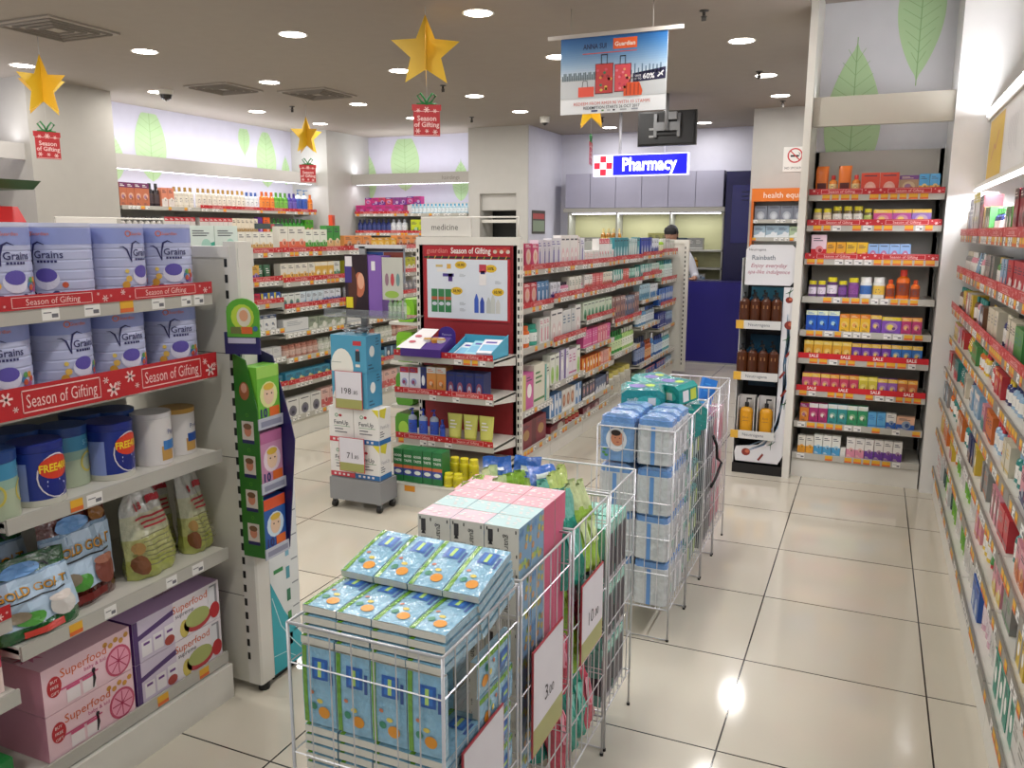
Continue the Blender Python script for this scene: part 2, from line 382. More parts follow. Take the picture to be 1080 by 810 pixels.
# ------------------------------------------------------------------ goods
PM = {}
def mixh(a, b, t):
    A, B = [[int(x.lstrip('#')[i:i+2], 16) for i in (0, 2, 4)] for x in (a, b)]
    return '#%02x%02x%02x' % tuple(int(p+(q-p)*t) for p, q in zip(A, B))
def lines(mb, x0, x1, z0, z1, n, m, mp):
    for i in range(n):
        z = z1-(z1-z0)*(i+.5)/n; mb.dec(g_rect(x0, x0+(x1-x0)*(.6+.4*((i*37) % 10)/10), z-(z1-z0)/n*.2, z+(z1-z0)/n*.2), m, mp)
def carton(w, h, d, c, c2, style, c3='#f2f0ea'):
    k = ('carton', w, h, d, c, c2, style, c3)
    if k in PM: return PM[k]
    mb = MB(); C, C2, C3 = M(c, .35), M(c2, .35), M(c3, .35); D = M('#3a3648', .4)
    mb.box(-w/2, w/2, -d/2, d/2, 0, h, C); a = w/2; mp, mq = flat(-d/2-.0006), flat(-d/2-.0011)
    if style == 0:
        mb.dec(g_rect(-a, a, h*.78, h), C2, mp); mb.dec(g_ell(0, h*.42, w*.33, min(h*.26, w*.36)), M(mixh(c, c3, .45), .35), mp); mb.dec(g_ell(-w*.05, h*.4, w*.18, min(h*.16, w*.2)), M(mixh(c2, c3, .35), .35), mq); mb.dec(g_ell(w*.13, h*.33, w*.09, h*.08), M(mixh(c, '#3a2a20', .4), .35), flat(-d/2-.0016)); lines(mb, -w*.38, w*.3, h*.82, h*.94, 2, C3, mq); lines(mb, -w*.3, w*.3, h*.05, h*.14, 2, D, mp)
    elif style == 1:
        mb.dec(g_poly([(-a, 0), (a, 0), (a, h*.45), (-a, h*.2)]), C2, mp); lines(mb, -w*.38, w*.38, h*.62, h*.86, 3, D, mp); mb.dec(g_ell(w*.15, h*.32, w*.2, w*.2), M(mixh(c2, c3, .6), .35), mq); lines(mb, -w*.4, w*.0, h*.06, h*.16, 2, C3, mq)
    elif style == 2:
        mb.dec(g_rect(-a, a, 0, h*.42), C2, mp); mb.dec(g_ell(w*.05, h*.4, w*.25, w*.25), M(mixh(c2, c3, .5), .35), mq); mb.dec(g_ell(w*.1, h*.36, w*.12, w*.14), M(mixh(c2, '#40302a', .35), .35), flat(-d/2-.0016)); lines(mb, -w*.4, w*.1, h*.04, h*.14, 2, C3, mq); lines(mb, -w*.35, w*.35, h*.72, h*.9, 2, D, mp)
    elif style == 3:
        mb.dec(g_rect(-w*.12, w*.12, h*.08, h*.6), C2, mp); mb.dec(g_rect(-w*.05, w*.05, h*.6, h*.7), D, mp); lines(mb, -w*.36, w*.36, h*.76, h*.92, 2, C2, mp)
    elif style == 4:
        lines(mb, -w*.36, w*.34, h*.5, h*.85, 3, C2, mp); mb.dec(g_rect(-a, a, h*.1, h*.16), C2, mp)
    elif style == 5:
        mb.dec(g_rect(-a, -w*.18, 0, h), C2, mp); mb.dec(g_ell(w*.14, h*.5, w*.2, h*.2), C3, mp); lines(mb, -w*.1, w*.42, h*.76, h*.92, 2, D, mp)
    elif style == 6:      # model photo pack (hair dye, stockings)
        mb.dec(g_ell(0, h*.5, w*.34, h*.3), C2, mp); mb.dec(g_ell(0, h*.52, w*.17, h*.15), M('#d7a88c', .5), mq); lines(mb, -w*.4, w*.4, h*.85, h*.97, 2, C3, mp); mb.dec(g_rect(-a, a, 0, h*.14), C3, mp)
    elif style == 8:
        mb.dec(g_rect(-a, a, h*.42, h*.52), C2, mp); mb.dec(g_rect(-a, a, h*.2, h*.42), M('#3a4a96', .35), mp); mb.dec(g_ell(0, h*.31, w*.36, h*.06), C3, mq); mb.dec(g_text('GOOD', 0, h*.80, w*.3, w*.8, bold=.03), C3, mq); mb.dec(g_text('TASTE', 0, h*.66, w*.3, w*.8, bold=.03), C3, mq)
    elif style == 7:      # arch and badge
        mb.dec(g_ell(0, h*.3, w*.32, h*.3), M(mixh(c, c2, .6), .35), mp); mb.dec(g_ell(0, h*.26, w*.2, h*.2), M(mixh(c, c3, .7), .35), mq); mb.dec(g_rect(-w*.1, w*.1, h*.14, h*.3), C2, flat(-d/2-.0016)); mb.dec(g_rect(-w*.35, w*.35, h*.84, h*.89), D, mp)
    PM[k] = mb.mesh('carton'); return PM[k]
def bottle(w, h, c, cap, lab, style=0):
    k = ('bottle', w, h, c, cap, lab, style)
    if k in PM: return PM[k]
    mb = MB(); r = w/2; C, K, L = GL(c), M(cap, .35), M(lab, .4); sy = .62 if style in (1, 3) else 1
    if style == 3:   # squared body, pump head
        mb.lathe([(r, 0, C), (r, h*.14, L), (r, h*.58, C), (r*.92, h*.68, C), (r*.3, h*.75, K), (r*.3, h*.82, K), (r*.12, h*.82, K), (r*.12, h*.93, K), (r*.34, h*.93, K), (r*.34, h*.97, K), (0, h*.97, K)], n=12, sy=sy)
        mb.box(-r*.12, r*.12, -r*1.1, 0, h*.935, h*.97, K)
    elif style == 2:   # jar with wide lid
        mb.lathe([(0, 0, C), (r*.94, 0, C), (r, h*.06, C), (r, h*.2, L), (r, h*.62, C), (r*.97, h*.74, C), (r*.84, h*.78, K), (r*.86, h*.79, K), (r*.86, h*.98, K), (r*.8, h, K), (0, h, K)], n=14)
    else:
        mb.lathe([(0, 0, C), (r, 0, C), (r, h*.14, L), (r, h*.56, C), (r*.9, h*.7, C), (r*.45, h*.78, K), (r*.5, h*.79, K), (r*.48, h*.99, K), (0, h, K)], n=12, sy=sy)
    y = -r*sy; mp = lambda a, b: ((r+.0008)*math.sin(a/r), -(r*sy+.0008)*math.cos(a/r), b)
    lines(mb, -r*.5, r*.5, h*.26, h*.48, 3, M('#4a4658', .5), mp)
    PM[k] = mb.mesh('bottle'); return PM[k]
def tubepack(w, h, c, cap):
    k = ('tube', w, h, c, cap)
    if k in PM: return PM[k]
    mb = MB(); C = GL(c); n = 10; capz = h*.16; vs = []; fs = []
    mb.lathe([(0, 0, M(cap)), (w*.36, 0, M(cap)), (w*.36, capz, M(cap)), (0, capz, M(cap))], n=12, sy=.7)
    for j in range(6):
        t = j/5; rx = w*(.4+.1*t); ry = w*.28*(1-t)+.0015
        for i in range(n): a = 2*PI*i/n; vs.append((rx*math.cos(a), ry*math.sin(a), capz+(h-capz)*t))
    for j in range(5):
        for i in range(n): q = (i+1) % n; fs.append((j*n+i, j*n+q, j*n+n+q, j*n+n+i))
    mb.add(vs, fs, C, True); lines(mb, -w*.25, w*.25, h*.45, h*.8, 3, M('#efeae6'), lambda a, b: (a, -w*.285*(1-(b-capz)/(h-capz))-.003, b))
    PM[k] = mb.mesh('tube'); return PM[k]
def pouch(w, h, d, c, c2, film=False, style=0):
    k = ('pouch', w, h, d, c, c2, film, style)
    if k in PM: return PM[k]
    mb = MB(); C = FILM(c) if film else M(c, .3); C2 = FILM(c2) if film else M(c2, .3); N = 8; vs = []; fs = []
    def yb(a, b): return d/2*(max(0, 1-abs(2*a/w)**3)**.6)*(max(0, 1-abs(2*b/h-1)**4)**.7)
    for s in (-1, 1):
        o = len(vs)
        for j in range(N+1):
            for i in range(N+1):
                a = -w/2+w*i/N; b = h*j/N; pin = 1-.05*math.sin(PI*j/N); vs.append((a*pin, s*yb(a, b), b))
        for j in range(N):
            for i in range(N): q = o+j*(N+1)+i; fs.append((q, q+1, q+N+2, q+N+1) if s < 0 else (q, q+N+1, q+N+2, q+1))
    mb.add(vs, fs, C, True); mp = lambda a, b: (a, -yb(a, b)-.0015, b)
    g = g_rect(-w*.36, w*.36, h*.12, h*.42, 6); mb.dec(g, C2, mp)
    if style == 1: mb.dec(g_ell(0, h*.62, w*.26, h*.14, 12, 2), M('#f2efe6', .4), mp)
    PM[k] = mb.mesh('pouch'); return PM[k]
def G(look, nm, shape, w, h, d, c, c2, style=0, c3='#f2f0ea', n=3, film=False, gap=.003):
    return dict(look=look, nm=nm, shape=shape, w=w, h=h, d=d, c=c, c2=c2, st=style, c3=c3, n=n, film=film, gap=gap)
def gmesh(g):
    s = g['shape']
    if s == 'box': return carton(g['w'], g['h'], g['d'], g['c'], g['c2'], g['st'], g['c3'])
    if s == 'bottle': return bottle(g['w'], g['h'], g['c'], g['c2'], g['c3'], g['st'])
    if s == 'tube': return tubepack(g['w'], g['h'], g['c'], g['c2'])
    return pouch(g['w'], g['h'], g['d'], g['c'], g['c2'], g['film'], g['st'])
def fill(fr, x0, x1, z, specs, where, end, front=.012, flip=False, hmax=9, jit=.003, fillall=True, maxn=99, shelf='', rn=RN, lean=0):
    """put goods side by side; each one is its own object"""
    x = x0+.006; i = 0; k = 0; placed = []; rnd = 0
    while True:
        g = specs[k % len(specs)]
        for _ in range(g['n']):
            if x+g['w'] > x1-.004 or i >= maxn: break
            placed.append((x+g['w']/2, g)); x += g['w']+g['gap']; i += 1
        else:
            k += 1
            if not fillall and k >= len(specs): break
            if k > 60: break
            continue
        k += 1; rnd += 1
        if not fillall or rnd > len(specs) or i >= maxn: break
    N = len(placed)
    for j, (xc, g) in enumerate(placed):
        h = g['h']
        me = gmesh(g); o = bpy.data.objects.new(g['nm'], me); COL.objects.link(o)
        dd = g['d'] if g['shape'] in ('box', 'pouch') else g['w']
        o.location = fr.w(xc, front+dd/2+.004+abs(rn.gauss(0, jit)), z+.0005)
        o.rotation_euler = (0, 0, fr.rz+(rn.gauss(0, .02) if g['shape'] == 'box' else 0))
        if hmax < h: o.scale = (1, 1, hmax/h)
        idx = (N-j) if flip else j+1
        tag(o, f"{g['look']}, {od(idx)} from {end}, {shelf}, {where}", g['nm'].replace('_', ' ').split(' ')[-1], f"{g['look']}s, {shelf}, {where}")
    return placed

# ------------------------------------------------------------------ A: milk powder shelving, near left
FA = FR(-1.57, -1.10, 90)
bay('near white shelving bay of milk powder, white goat milk bags and pink gift boxes', FA, 0, .74, 1.55, .43,
    [(1.355, 'season', 0), (1.12, 'full', 0), (.842, None, 0), (.505, None, 0), (.125, None, 0.03)], kick=.12, posts=(False, False), dens=.28, rn=random.Random(5))
bay('white shelving bay cut by the photo edge beside the milk powder bay', FA, -.76, .75, 1.55, .43,
    [(1.25, 'season', 0), (.9, None, 0), (.60, 'season', 0), (.40, None, 0), (.125, None, 0.03)], dens=.3, rn=random.Random(6))
# end panel seen from behind
t = root('end_panel', 'tall plain white end panel with slotted upright closing the milk powder row', 'shelving', (-1.5, -.31, 0))
m = MB(); m.box(-.95, -.055, 0, .03, .03, 1.50, CREAM)
for z in (.35, .84, 1.19): m.dec(g_rect(-.95, -.055, z, z+.003), M('#7d7a72'), flat(-.0006))
m.obj('panel', t)
m = MB(); m.box(-.95, -.03, -.006, .05, 1.50, 1.535, WHT); m.obj('top_cap', t)
m = MB(); m.prism([(-.055, -.004), (-.004, -.004), (.0, .004), (.0, .062), (-.006, .07), (-.055, .07)], .03, 1.55, WHT, axis='z')
z = .12
while z < 1.49: m.dec(g_rect(-.054, -.042, z, z+.026), BLK, flat(-.0048)); z += .05
m.prism([(-.056, 0), (.001, 0), (.001, .07), (-.056, .07)], 1.47, 1.53, WHT, axis='z')
m.obj('upright', t)
MB().lathe([(0, 0, BLK), (.02, 0, BLK), (.02, .03, BLK), (0, .03, BLK)], -.02, .03, n=10).obj('foot', t)

# milk powder cans
def ringed_can(r, h, c, band=None):
    m = MB(); C = M(c, .35); pr = [(0, 0, M('#b9b9bd', .3, .7)), (r*.98, 0, M('#b9b9bd', .3, .7)), (r, .006, C)]; z = .006
    n = 7
    for i in range(n):
        z0 = .006+(h-.03)*i/n; pr += [(r, z0+.002, C), (r*.985, z0+.006, C), (r, z0+.010, C)]
    pr += [(r, h-.012, C), (r, h-.011, M('#cdd0e6', .4)), (r*1.01, h-.01, M('#cdd0e6', .4)), (r*1.01, h, M('#c9cde6', .4)), (0, h, C)]
    return m.lathe(pr, n=32)
def grain_can():
    r, h = .083, .213; m = ringed_can(r, h, '#b9bede'); NV = M('#23235e', .4); OG = M('#dd6f3e', .4)
    m.lathe([(r+.0006, h*.74, M('#8f9ad0', .4)), (r+.0006, h*.94, M('#8f9ad0', .4))], n=32)
    for th in (-.35, 2.75):
        mp = cyl(r+.0013, th); mq = cyl(r+.0018, th)
        m.dec(g_ring(-.03, h*.87, .0085, .0025), OG, mp); m.dec(g_text('Guardian', .0, h*.87, .013), OG, mq)
        m.dec(g_line([(-.056, h*.70), (-.046, h*.70), (-.036, h*.66), (-.028, h*.55), (-.024, h*.50)], [.001, .003, .005, .004, .002]), NV, mp)
        m.dec(g_line([(-.024, h*.50), (-.024, h*.62), (-.018, h*.74), (-.006, h*.77), (.010, h*.74)], [.002, .004, .006, .004, .001]), NV, mp)
        m.dec(g_text('Grains', .017, h*.62, .027, bold=.01), NV, mp)
        for i in range(6): m.dec(g_rect(-.012+i*.0085, -.006+i*.0085, h*.52, h*.55), NV, mp)
        m.dec(g_ell(.008, h*.32, .032, h*.13, 16, 3), M('#dcdcee', .4), mp); m.dec(g_ell(.008, h*.37, .027, h*.085, 16, 3), M('#5c4fa8', .4), mq)
        for a, b, q, c in ((-.045, .2, .011, '#d9a13a'), (-.036, .28, .009, '#e3b956'), (-.052, .13, .009, '#cf9031'), (-.03, .12, .012, '#5a2a62'), (-.012, .1, .012, '#6c2f6e'), (.03, .13, .011, '#2f3f74'), (.045, .12, .010, '#33466e'), (.052, .25, .008, '#c9583a'), (-.04, .38, .006, '#e6c760')):
            m.dec(g_ell(a, h*b, q, q, 10, 1), M(c, .5), mq)
    mp = cyl(r+.0013, 1.2)
    for z in (.93, .66, .30, .2): m.dec(g_rect(-.03, .03, h*z, h*z+.002, 4), NV, mp)
    for i in range(3): m.dec(g_rect(-.026+i*.02, -.012+i*.02, h*.42, h*.56), M('#3c4468'), mp)
    for i, c in enumerate(('#c8523e', '#d99b3c', '#5b9a58', '#3e79b0', '#6d57a0', '#b04f86')):
        a = i*PI/3; m.dec(g_ell(.06+.014*math.cos(a), h*.28+.014*math.sin(a), .008, .008, 8, 1), M(c, .5), cyl(r+.0016, -.35))
    return m.mesh('grain_powder_can')
gm = grain_can()
def put(me, nm, label, cat, loc, rz=0, group=None, sc=None, rx=0, ry=0):
    o = bpy.data.objects.new(nm, me); COL.objects.link(o); o.location = loc; o.rotation_euler = (rx, ry, rz)
    if sc: o.scale = sc
    return tag(o, label, cat, group)
for sh, zt, nmz in ((0, 1.389, 'upper'), (1, 1.154, 'lower')):
    ys = (.655, .475, .297, .118) if sh == 0 else (.655, .452, .272, .09)
    ph = ((-.15, .5, 2.4, .2) if sh == 0 else (-.1, .1, .35, 0))
    for i, lx in enumerate(ys):
        put(gm, 'grain_powder_can', f'lilac grain powder can in the front row, {od(i+1)} from the end panel, {nmz} red-trimmed shelf', 'can', FA.w(lx, .105, zt+.0005), FA.rz+ph[i], f'lilac grain powder cans on the {nmz} shelf')
    for i, lx in enumerate((.56, .38, .19)):
        put(gm, 'grain_powder_can', f'lilac grain powder can in the back row, {od(i+1)} from the end panel, {nmz} red-trimmed shelf', 'can', FA.w(lx+.02, .265, zt+.0005), FA.rz+.9*i, f'lilac grain powder cans on the {nmz} shelf')
def blue_can(free):
    r, h = .064, .165; m = MB(); B = M('#1b2f86', .3); SV = M('#c8c6b8', .35); K = M('#1c2a7c', .35)
    m.lathe([(0, 0, SV), (r, 0, SV), (r, h*.1, B), (r, h*.78, B), (r, h*.86, K), (r*1.03, h*.87, K), (r*1.03, h*.985, K), (r*.98, h, K), (0, h, K)], n=28)
    m.dec(g_rect(-.06, .0, h*.1, h*.7, 8), M('#8797cf', .35), cyl(r+.0005, -.9))
    if free:
        mp, mq, mr = cyl(r+.001, .25), cyl(r+.0016, .25), cyl(r+.0021, .25)
        m.dec(g_ell(0, h*.46, .053, h*.36, 20, 4), M('#e8dfe0'), mp); m.dec(g_ell(0, h*.46, .050, h*.34, 20, 4), M('#18247a', .35), mq)
        m.dec(g_ell(0, h*.60, .049, h*.19, 20, 4), M('#d63b22', .4), mr); m.dec(g_text('FREE400g', 0, h*.60, .028, .094, bold=.03), M('#f2cf2e', .4), cyl(r+.0027, .25))
        lines(m, -.03, .03, h*.28, h*.42, 2, M('#c9cfe6'), mr)
    return m.mesh('milk_powder_can')
def teal_can():
    r, h = .062, .17; m = MB(); K = M('#21417f', .35)
    m.lathe([(0, 0, M('#8d8b6b')), (r, 0, M('#a9b59a', .35)), (r, h*.45, M('#8fae9e', .35)), (r, h*.6, M('#3f88ad', .35)), (r, h*.84, K), (r*1.03, h*.86, K), (r*1.03, h, K), (0, h, K)], n=26)
    for th in (-.5, .9): m.dec(g_ring(0, h*.38, .03, .006), M('#c6b84e', .4), cyl(r+.001, th)); m.dec(g_text('S-26', 0, h*.72, .02), M('#9fd4e4'), cyl(r+.001, th))
    return m.mesh('milk_powder_can')
def white_can(lid, c2):
    r, h = .058, .16; m = MB(); C = M('#dcd8d6', .35); K = M(lid, .35)
    m.lathe([(0, 0, C), (r, 0, C), (r, h*.9, K), (r*1.02, h*.91, K), (r*1.02, h, K), (0, h, K)], n=26)
    m.dec(g_rect(-.028, .034, h*.28, h*.46, 6), M(c2, .4), cyl(r+.0008, .3)); m.dec(g_rect(-.034, .01, h*.08, h*.36, 6), M('#c79a52', .4), cyl(r+.0005, .3))
    m.dec(g_text('PreOp' if lid != '#d8d5d6' else 'Pepti', .012, h*.62, .022), M('#26407f'), cyl(r+.001, .3)); return m.mesh('milk_powder_can')
zt = .877
bc, tcn = blue_can(True), teal_can()
put(bc, 'milk_powder_can', 'blue milk powder can with red FREE badge beside the teal cans, nearer the entrance', 'can', FA.w(.155, .08, zt), FA.rz-.1, 'blue milk powder cans')
put(bc, 'milk_powder_can', 'blue milk powder can with red FREE badge next to the white can', 'can', FA.w(.40, .10, zt), FA.rz, 'blue milk powder cans')
for i, (lx, ly) in enumerate(((.02, .07), (.20, .215), (.29, .15), (.43, .24), (.50, .2))):
    put(tcn, 'milk_powder_can', f'teal and blue milk powder can, {od(i+1)} from the shelf\'s entrance end, behind the FREE cans', 'can', FA.w(lx, ly, zt), FA.rz+.5*i, 'teal milk powder cans')
put(white_can('#d8d5d6', '#3f7fc4'), 'milk_powder_can', 'white milk powder can with white lid and blue label patch', 'can', FA.w(.555, .10, zt), FA.rz)
put(white_can('#b98f3f', '#1f4fa0'), 'milk_powder_can', 'small milk powder can with golden lid next to the end panel', 'can', FA.w(.675, .12, zt), FA.rz, sc=(.95, .95, .93))

# bags on the fourth shelf
def bagmesh(w, h, d, cols, decs, film=True, seed=1, necked=False, name='bag'):
    """soft standing bag; cols: list of (z fraction, colour)"""
    r = random.Random(seed); m = MB(); NX, NZ = 14, 16; ph = [r.random()*6 for _ in range(6)]
    def wid(t): return w*(1-.10*t) if not necked else w*(1-.25*t**2-.35*max(0, t-.8)/.2)
    def pos(a, t, s):
        ww = wid(t); x = a*ww/2; th = d/2*(1-abs(a)**3.5)**.7*(1-.85*t**1.6)*(1 if t > .03 else .8)
        wr = .004*math.sin(9*a+ph[0]+6*t)+.003*math.sin(17*t+ph[1]+3*a)+.003*math.sin(23*a*t+ph[2])
        return (x+.006*math.sin(5*t+ph[3]), s*(th+wr*(1-abs(a)**4))+.02*t*t, h*t*(1-.02*a*a))
    for s in (-1, 1):
        for (t0, c0), (t1, _) in zip(cols, cols[1:]+[(1, None)]):
            vs = []; fs = []; n = max(1, round(NZ*(t1-t0)))
            for j in range(n+1):
                for i in range(NX+1): vs.append(pos(-1+2*i/NX, t0+(t1-t0)*j/n, s))
            for j in range(n):
                for i in range(NX): q = j*(NX+1)+i; f = (q, q+1, q+NX+2, q+NX+1); fs.append(f if s < 0 else f[::-1])
            m.add(vs, fs, FILM(c0) if film else M(c0, .25), True)
    def mp(e): 
        def f(a, b):
            t = min(1, max(0, b/h)); q = pos(max(-1, min(1, 2*a/wid(t))), t, -1); return (q[0], q[1]-e, q[2])
        return f
    for k, (g, c) in enumerate(decs): m.dec(g, M(c, .35), mp(.0045+.0009*k))
    return m.mesh(name)
def sub(g_list): return g_list
def grid_rect(x0, x1, z0, z1, nx=6, nz=4):
    v = [(x0+(x1-x0)*i/nx, z0+(z1-z0)*j/nz) for j in range(nz+1) for i in range(nx+1)]
    return v, [(j*(nx+1)+i, j*(nx+1)+i+1, (j+1)*(nx+1)+i+1, (j+1)*(nx+1)+i) for j in range(nz) for i in range(nx)]
def goat(base, top, low, cup):
    return [(grid_rect(-.115, .115, .05, .21, 8, 6), '#b4cbe0'), (g_ell(-.02, .235, .055, .022, 14, 2), '#6f9fd6'), (g_line([(.02, .24), (.05, .235), (.06, .222)], .006), '#1c2430'),
            (g_text('GOLD GOAT', 0, .165, .04, .19, bold=.03), '#2a2418'), (g_text('GOLD GOAT', -.001, .167, .038, .187, bold=.01), '#d99a22'), (grid_rect(-.085, .085, .136, .141, 5, 1), '#1b1d22'),
            (g_ell(-.03, .075, .04, .024, 12, 2), '#4f9a3a'), (g_ell(.06, .085, .036, .042, 14, 2), cup), (g_ell(.06, .115, .034, .014, 14, 2), '#e7dcd4' if cup != '#7a3f34' else '#a9705c'), (g_ell(-.06, .09, .03, .02, 10, 2), '#8d7f6a'), (grid_rect(-.06, .05, .018, .04, 4, 2), '#c4392c' if cup != '#7a3f34' else '#6d1c18')]
g1 = bagmesh(.25, .275, .09, [(0, '#5a1d16'), (.2, '#88a9c8'), (.80, '#5d241b')], goat(0, 0, 0, '#7a3f34')+[(g_ell(.06, .245, .03, .02, 12, 2), '#8a5a20')], name='goat_milk_bag', seed=3)
g2 = bagmesh(.25, .27, .09, [(0, '#1d6b32'), (.2, '#88a9c8'), (.80, '#1c5c2c')], goat(0, 0, 0, '#d8d4cf'), name='goat_milk_bag', seed=4)
zt = .54
put(g1, 'goat_milk_bag', 'brown-edged goat milk powder bag with a chocolate drink on it', 'bag', FA.w(.265, .105, zt), FA.rz+.06, rx=0)
put(g2, 'goat_milk_bag', 'green-bottomed goat milk powder bag leaning at the shelf front', 'bag', FA.w(.085, .062, zt), FA.rz-.1, sc=(1, 1, .76))
put(g2, 'goat_milk_bag', 'green goat milk powder bag behind the front one', 'bag', FA.w(.07, .20, zt), FA.rz-.05)
def dates(seed):
    RD = '#b02a35'; TX = '#7d7a52'
    d = [(g_text('18', -.03, .215, .03, bold=.03), RD), (grid_rect(-.005, .055, .216, .236, 4, 2), RD)]+[(grid_rect(-.05+.01*i, .05, .178-.014*i, .184-.014*i, 4, 1), RD) for i in range(3)]
    for i in range(7): d.append((grid_rect(-.055+.004*(i % 3), .05-.01*(i % 2), .128-.014*i, .1315-.014*i, 5, 1), TX))
    d += [(g_ell(-.068, .05, .018, .03, 10, 2), '#7a4a2a'), (g_ell(-.066, .1, .014, .02, 10, 2), '#a8834a')]
    return d
for i, (lx, ly, rz, sc) in enumerate(((.50, .095, .05, 1.1), (.618, .20, -.12, .98), (.695, .10, .1, 1.0))):
    me = bagmesh(.17, .275, .10, [(0, '#b9bf62'), (.22, '#c3c47e'), (.45, '#cfcfae'), (.7, '#c9c8c0')], dates(i), seed=10+i, necked=(i != 2), name='cereal_bag')
    lab = ('pale yellow-green cereal bag with red lettering, beside the goat milk bags', 'twisted-top pale cereal bag standing between two others', 'pale cereal bag with red lettering against the end panel')[i]
    put(me, 'cereal_bag', lab, 'bag', FA.w(lx, ly, zt), FA.rz+rz, 'cereal bags', sc=(sc*(.66 if i == 2 else 1), sc, sc if i != 0 else 1.04))
# gift boxes on the base shelf
def superbox(kind):
    w, h, d = (.285 if kind == 'pink' else .355), .134, .27; m = MB()
    PK = '#e3b9c6' if kind == 'pink' else '#c3a2cc'; F = M('#e6c3cb' if kind == 'pink' else '#e2dbe0', .3); m.box(-w/2, w/2, -d/2, d/2, 0, h, M('#d893a8' if kind == 'pink' else '#57307a', .3), front=F, top=M(PK, .3))
    mp, mq, mr = flat(-d/2-.0008), flat(-d/2-.0014), flat(-d/2-.002); OG = M('#d2602a', .4)
    if kind == 'pink':
        m.dec(g_ell(-w*.38, h*.55, .022, .03, 18), M('#b3202c', .35), mp)
        for i, s_ in enumerate(('BUY', 'FREE', 'GIFT')): m.dec(g_text(s_, -w*.38, h*(.67-.13*i), .012), M('#f0e6e0'), mq)
        m.dec(g_text('Superfood', -w*.05, h*.76, .036, .15), OG, mp); m.dec(g_text('baby & kid', .02, h*.58, .017), M('#c2477c'), mp)
        m.dec(g_ell(w*.34, h*.36, .044, .047, 22), M('#c04a68', .4), mp); m.dec(g_ell(w*.34, h*.36, .037, .040, 22), M('#e59ab0', .4), mq)
        for i in range(8): a = i*PI/4; m.dec(g_line([(w*.34, h*.36), (w*.34+.035*math.cos(a), h*.36+.038*math.sin(a))], .003), M('#b5365a'), mr)
        m.dec(g_line([(w*.03, h*.08), (w*.05, h*.26), (w*.045, h*.42)], [.004, .01, .006]), M('#241c26'), mq); m.dec(g_ell(w*.047, h*.46, .006, .007), M('#241c26'), mq)
        for i in (0, 1): m.dec(g_rect(-w*.26+i*.05, -w*.26+.042+i*.05, h*.06, h*.36+.05*h*i), M('#eadfe0'), mp); m.dec(g_rect(-w*.26+i*.05, -w*.26+.042+i*.05, h*.34, h*.4), M('#c9557c'), mq)
        m.dec(g_rect(-w*.32, w*.1, h*.4, h*.44), M('#c9557c'), mp)
        for i in range(5): m.dec(g_ell(w*.2+i*.018, h*.86-.01*(i % 2), .008, .008), M('#cf9440'), mp)
    else:
        m.dec(g_rect(-w/2, -w*.06, 0, h), M('#cbbfd2', .35), mp); m.dec(g_poly([(-w/2, h*.5), (-w*.06, h*.72), (-w*.06, h*.86), (-w/2, h*.62)]), M('#4c2e6a', .35), mq)
        m.dec(g_rect(-w/2, -w*.45, 0, h), M('#4c2e6a', .35), mr)
        m.dec(g_text('Superfood', w*.14, h*.8, .036, .15), OG, mp); m.dec(g_text('supreme', w*.07, h*.62, .022), M('#3a3a44'), mp)
        m.dec(g_ell(w*.22, h*.26, .06, .034, 18), M('#b8343c', .35), mp); m.dec(g_ell(w*.22, h*.34, .052, .03, 18), M('#a2ab62', .35), mq); m.dec(g_ell(w*.06, h*.22, .02, .03, 12), M('#cdb95a', .4), mp)
        m.dec(g_rect(w*.38, w*.47, h*.4, h*.94), M('#8f8f96', .4), mp); m.dec(g_rect(w*.36, w*.44, h*.36, h*.9), M('#dcdce0', .3), mq); m.dec(g_ell(w*.43, h*.28, .022, .028, 16), M('#b5202a', .35), mr)
        for i in range(3): m.dec(g_rect(-w*.42+i*.045, -w*.42+.038+i*.045, h*.1, h*.46+.04*h*i), M('#e6e1e4'), mq); m.dec(g_rect(-w*.40+i*.045, -w*.42+.03+i*.045, h*.36, h*.42), M('#6a3c84'), mr)
        m.dec(g_ell(-w*.12, h*.16, .02, .016), M('#a33c34'), mr)
    tp = lambda a, b: (a, b, h+.0006)
    if kind == 'pink':
        m.dec(g_text('easy & yummy', .04, -.02, .02), M('#3a2a35'), tp); m.dec(g_star(-.1, -.03, .045, .02, 9), M('#cf7391', .4), tp); m.dec(g_ell(.09, .03, .012, .006), M('#2c2028'), tp)
    else: m.dec(g_text('DORADO', .05, .0, .045), M('#a9662f'), tp); m.dec(g_text('superfood', .02, -.05, .02), M('#7c4f2f'), tp)
    return m.mesh('gift_box')
sp, su = superbox('pink'), superbox('purple')
for lv, nm in ((0, 'bottom'), (1, 'top')):
    zz = .1605+.1355*lv
    put(sp, 'food_gift_box', f'pink gift box with dancing figure and citrus wheel, {nm} of its stack of two', 'box', FA.w(.215, .172, zz), FA.rz, 'pink gift boxes')
    put(su, 'food_gift_box', f'purple and white gift box with soup bowl, {nm} of its stack of two', 'box', FA.w(.545, .172, zz), FA.rz, 'purple gift boxes')
# a few goods on the cut-off bay
put(carton(.12, .09, .1, '#1f7a3a', '#e9b23a', 1), 'cereal_carton', 'green and orange carton low on the cut-off bay', 'carton', FA.w(-.09, .08, .16), FA.rz)
put(carton(.12, .16, .1, '#d8566a', '#f0d8d0', 2), 'cereal_carton', 'pink carton on the lower shelf of the cut-off bay', 'carton', FA.w(-.09, .08, .435), FA.rz)
put(carton(.14, .16, .1, '#c8303a', '#2f8a4a', 0), 'cereal_carton', 'red and green carton above the pink one in the cut-off bay', 'carton', FA.w(-.10, .08, .635), FA.rz)
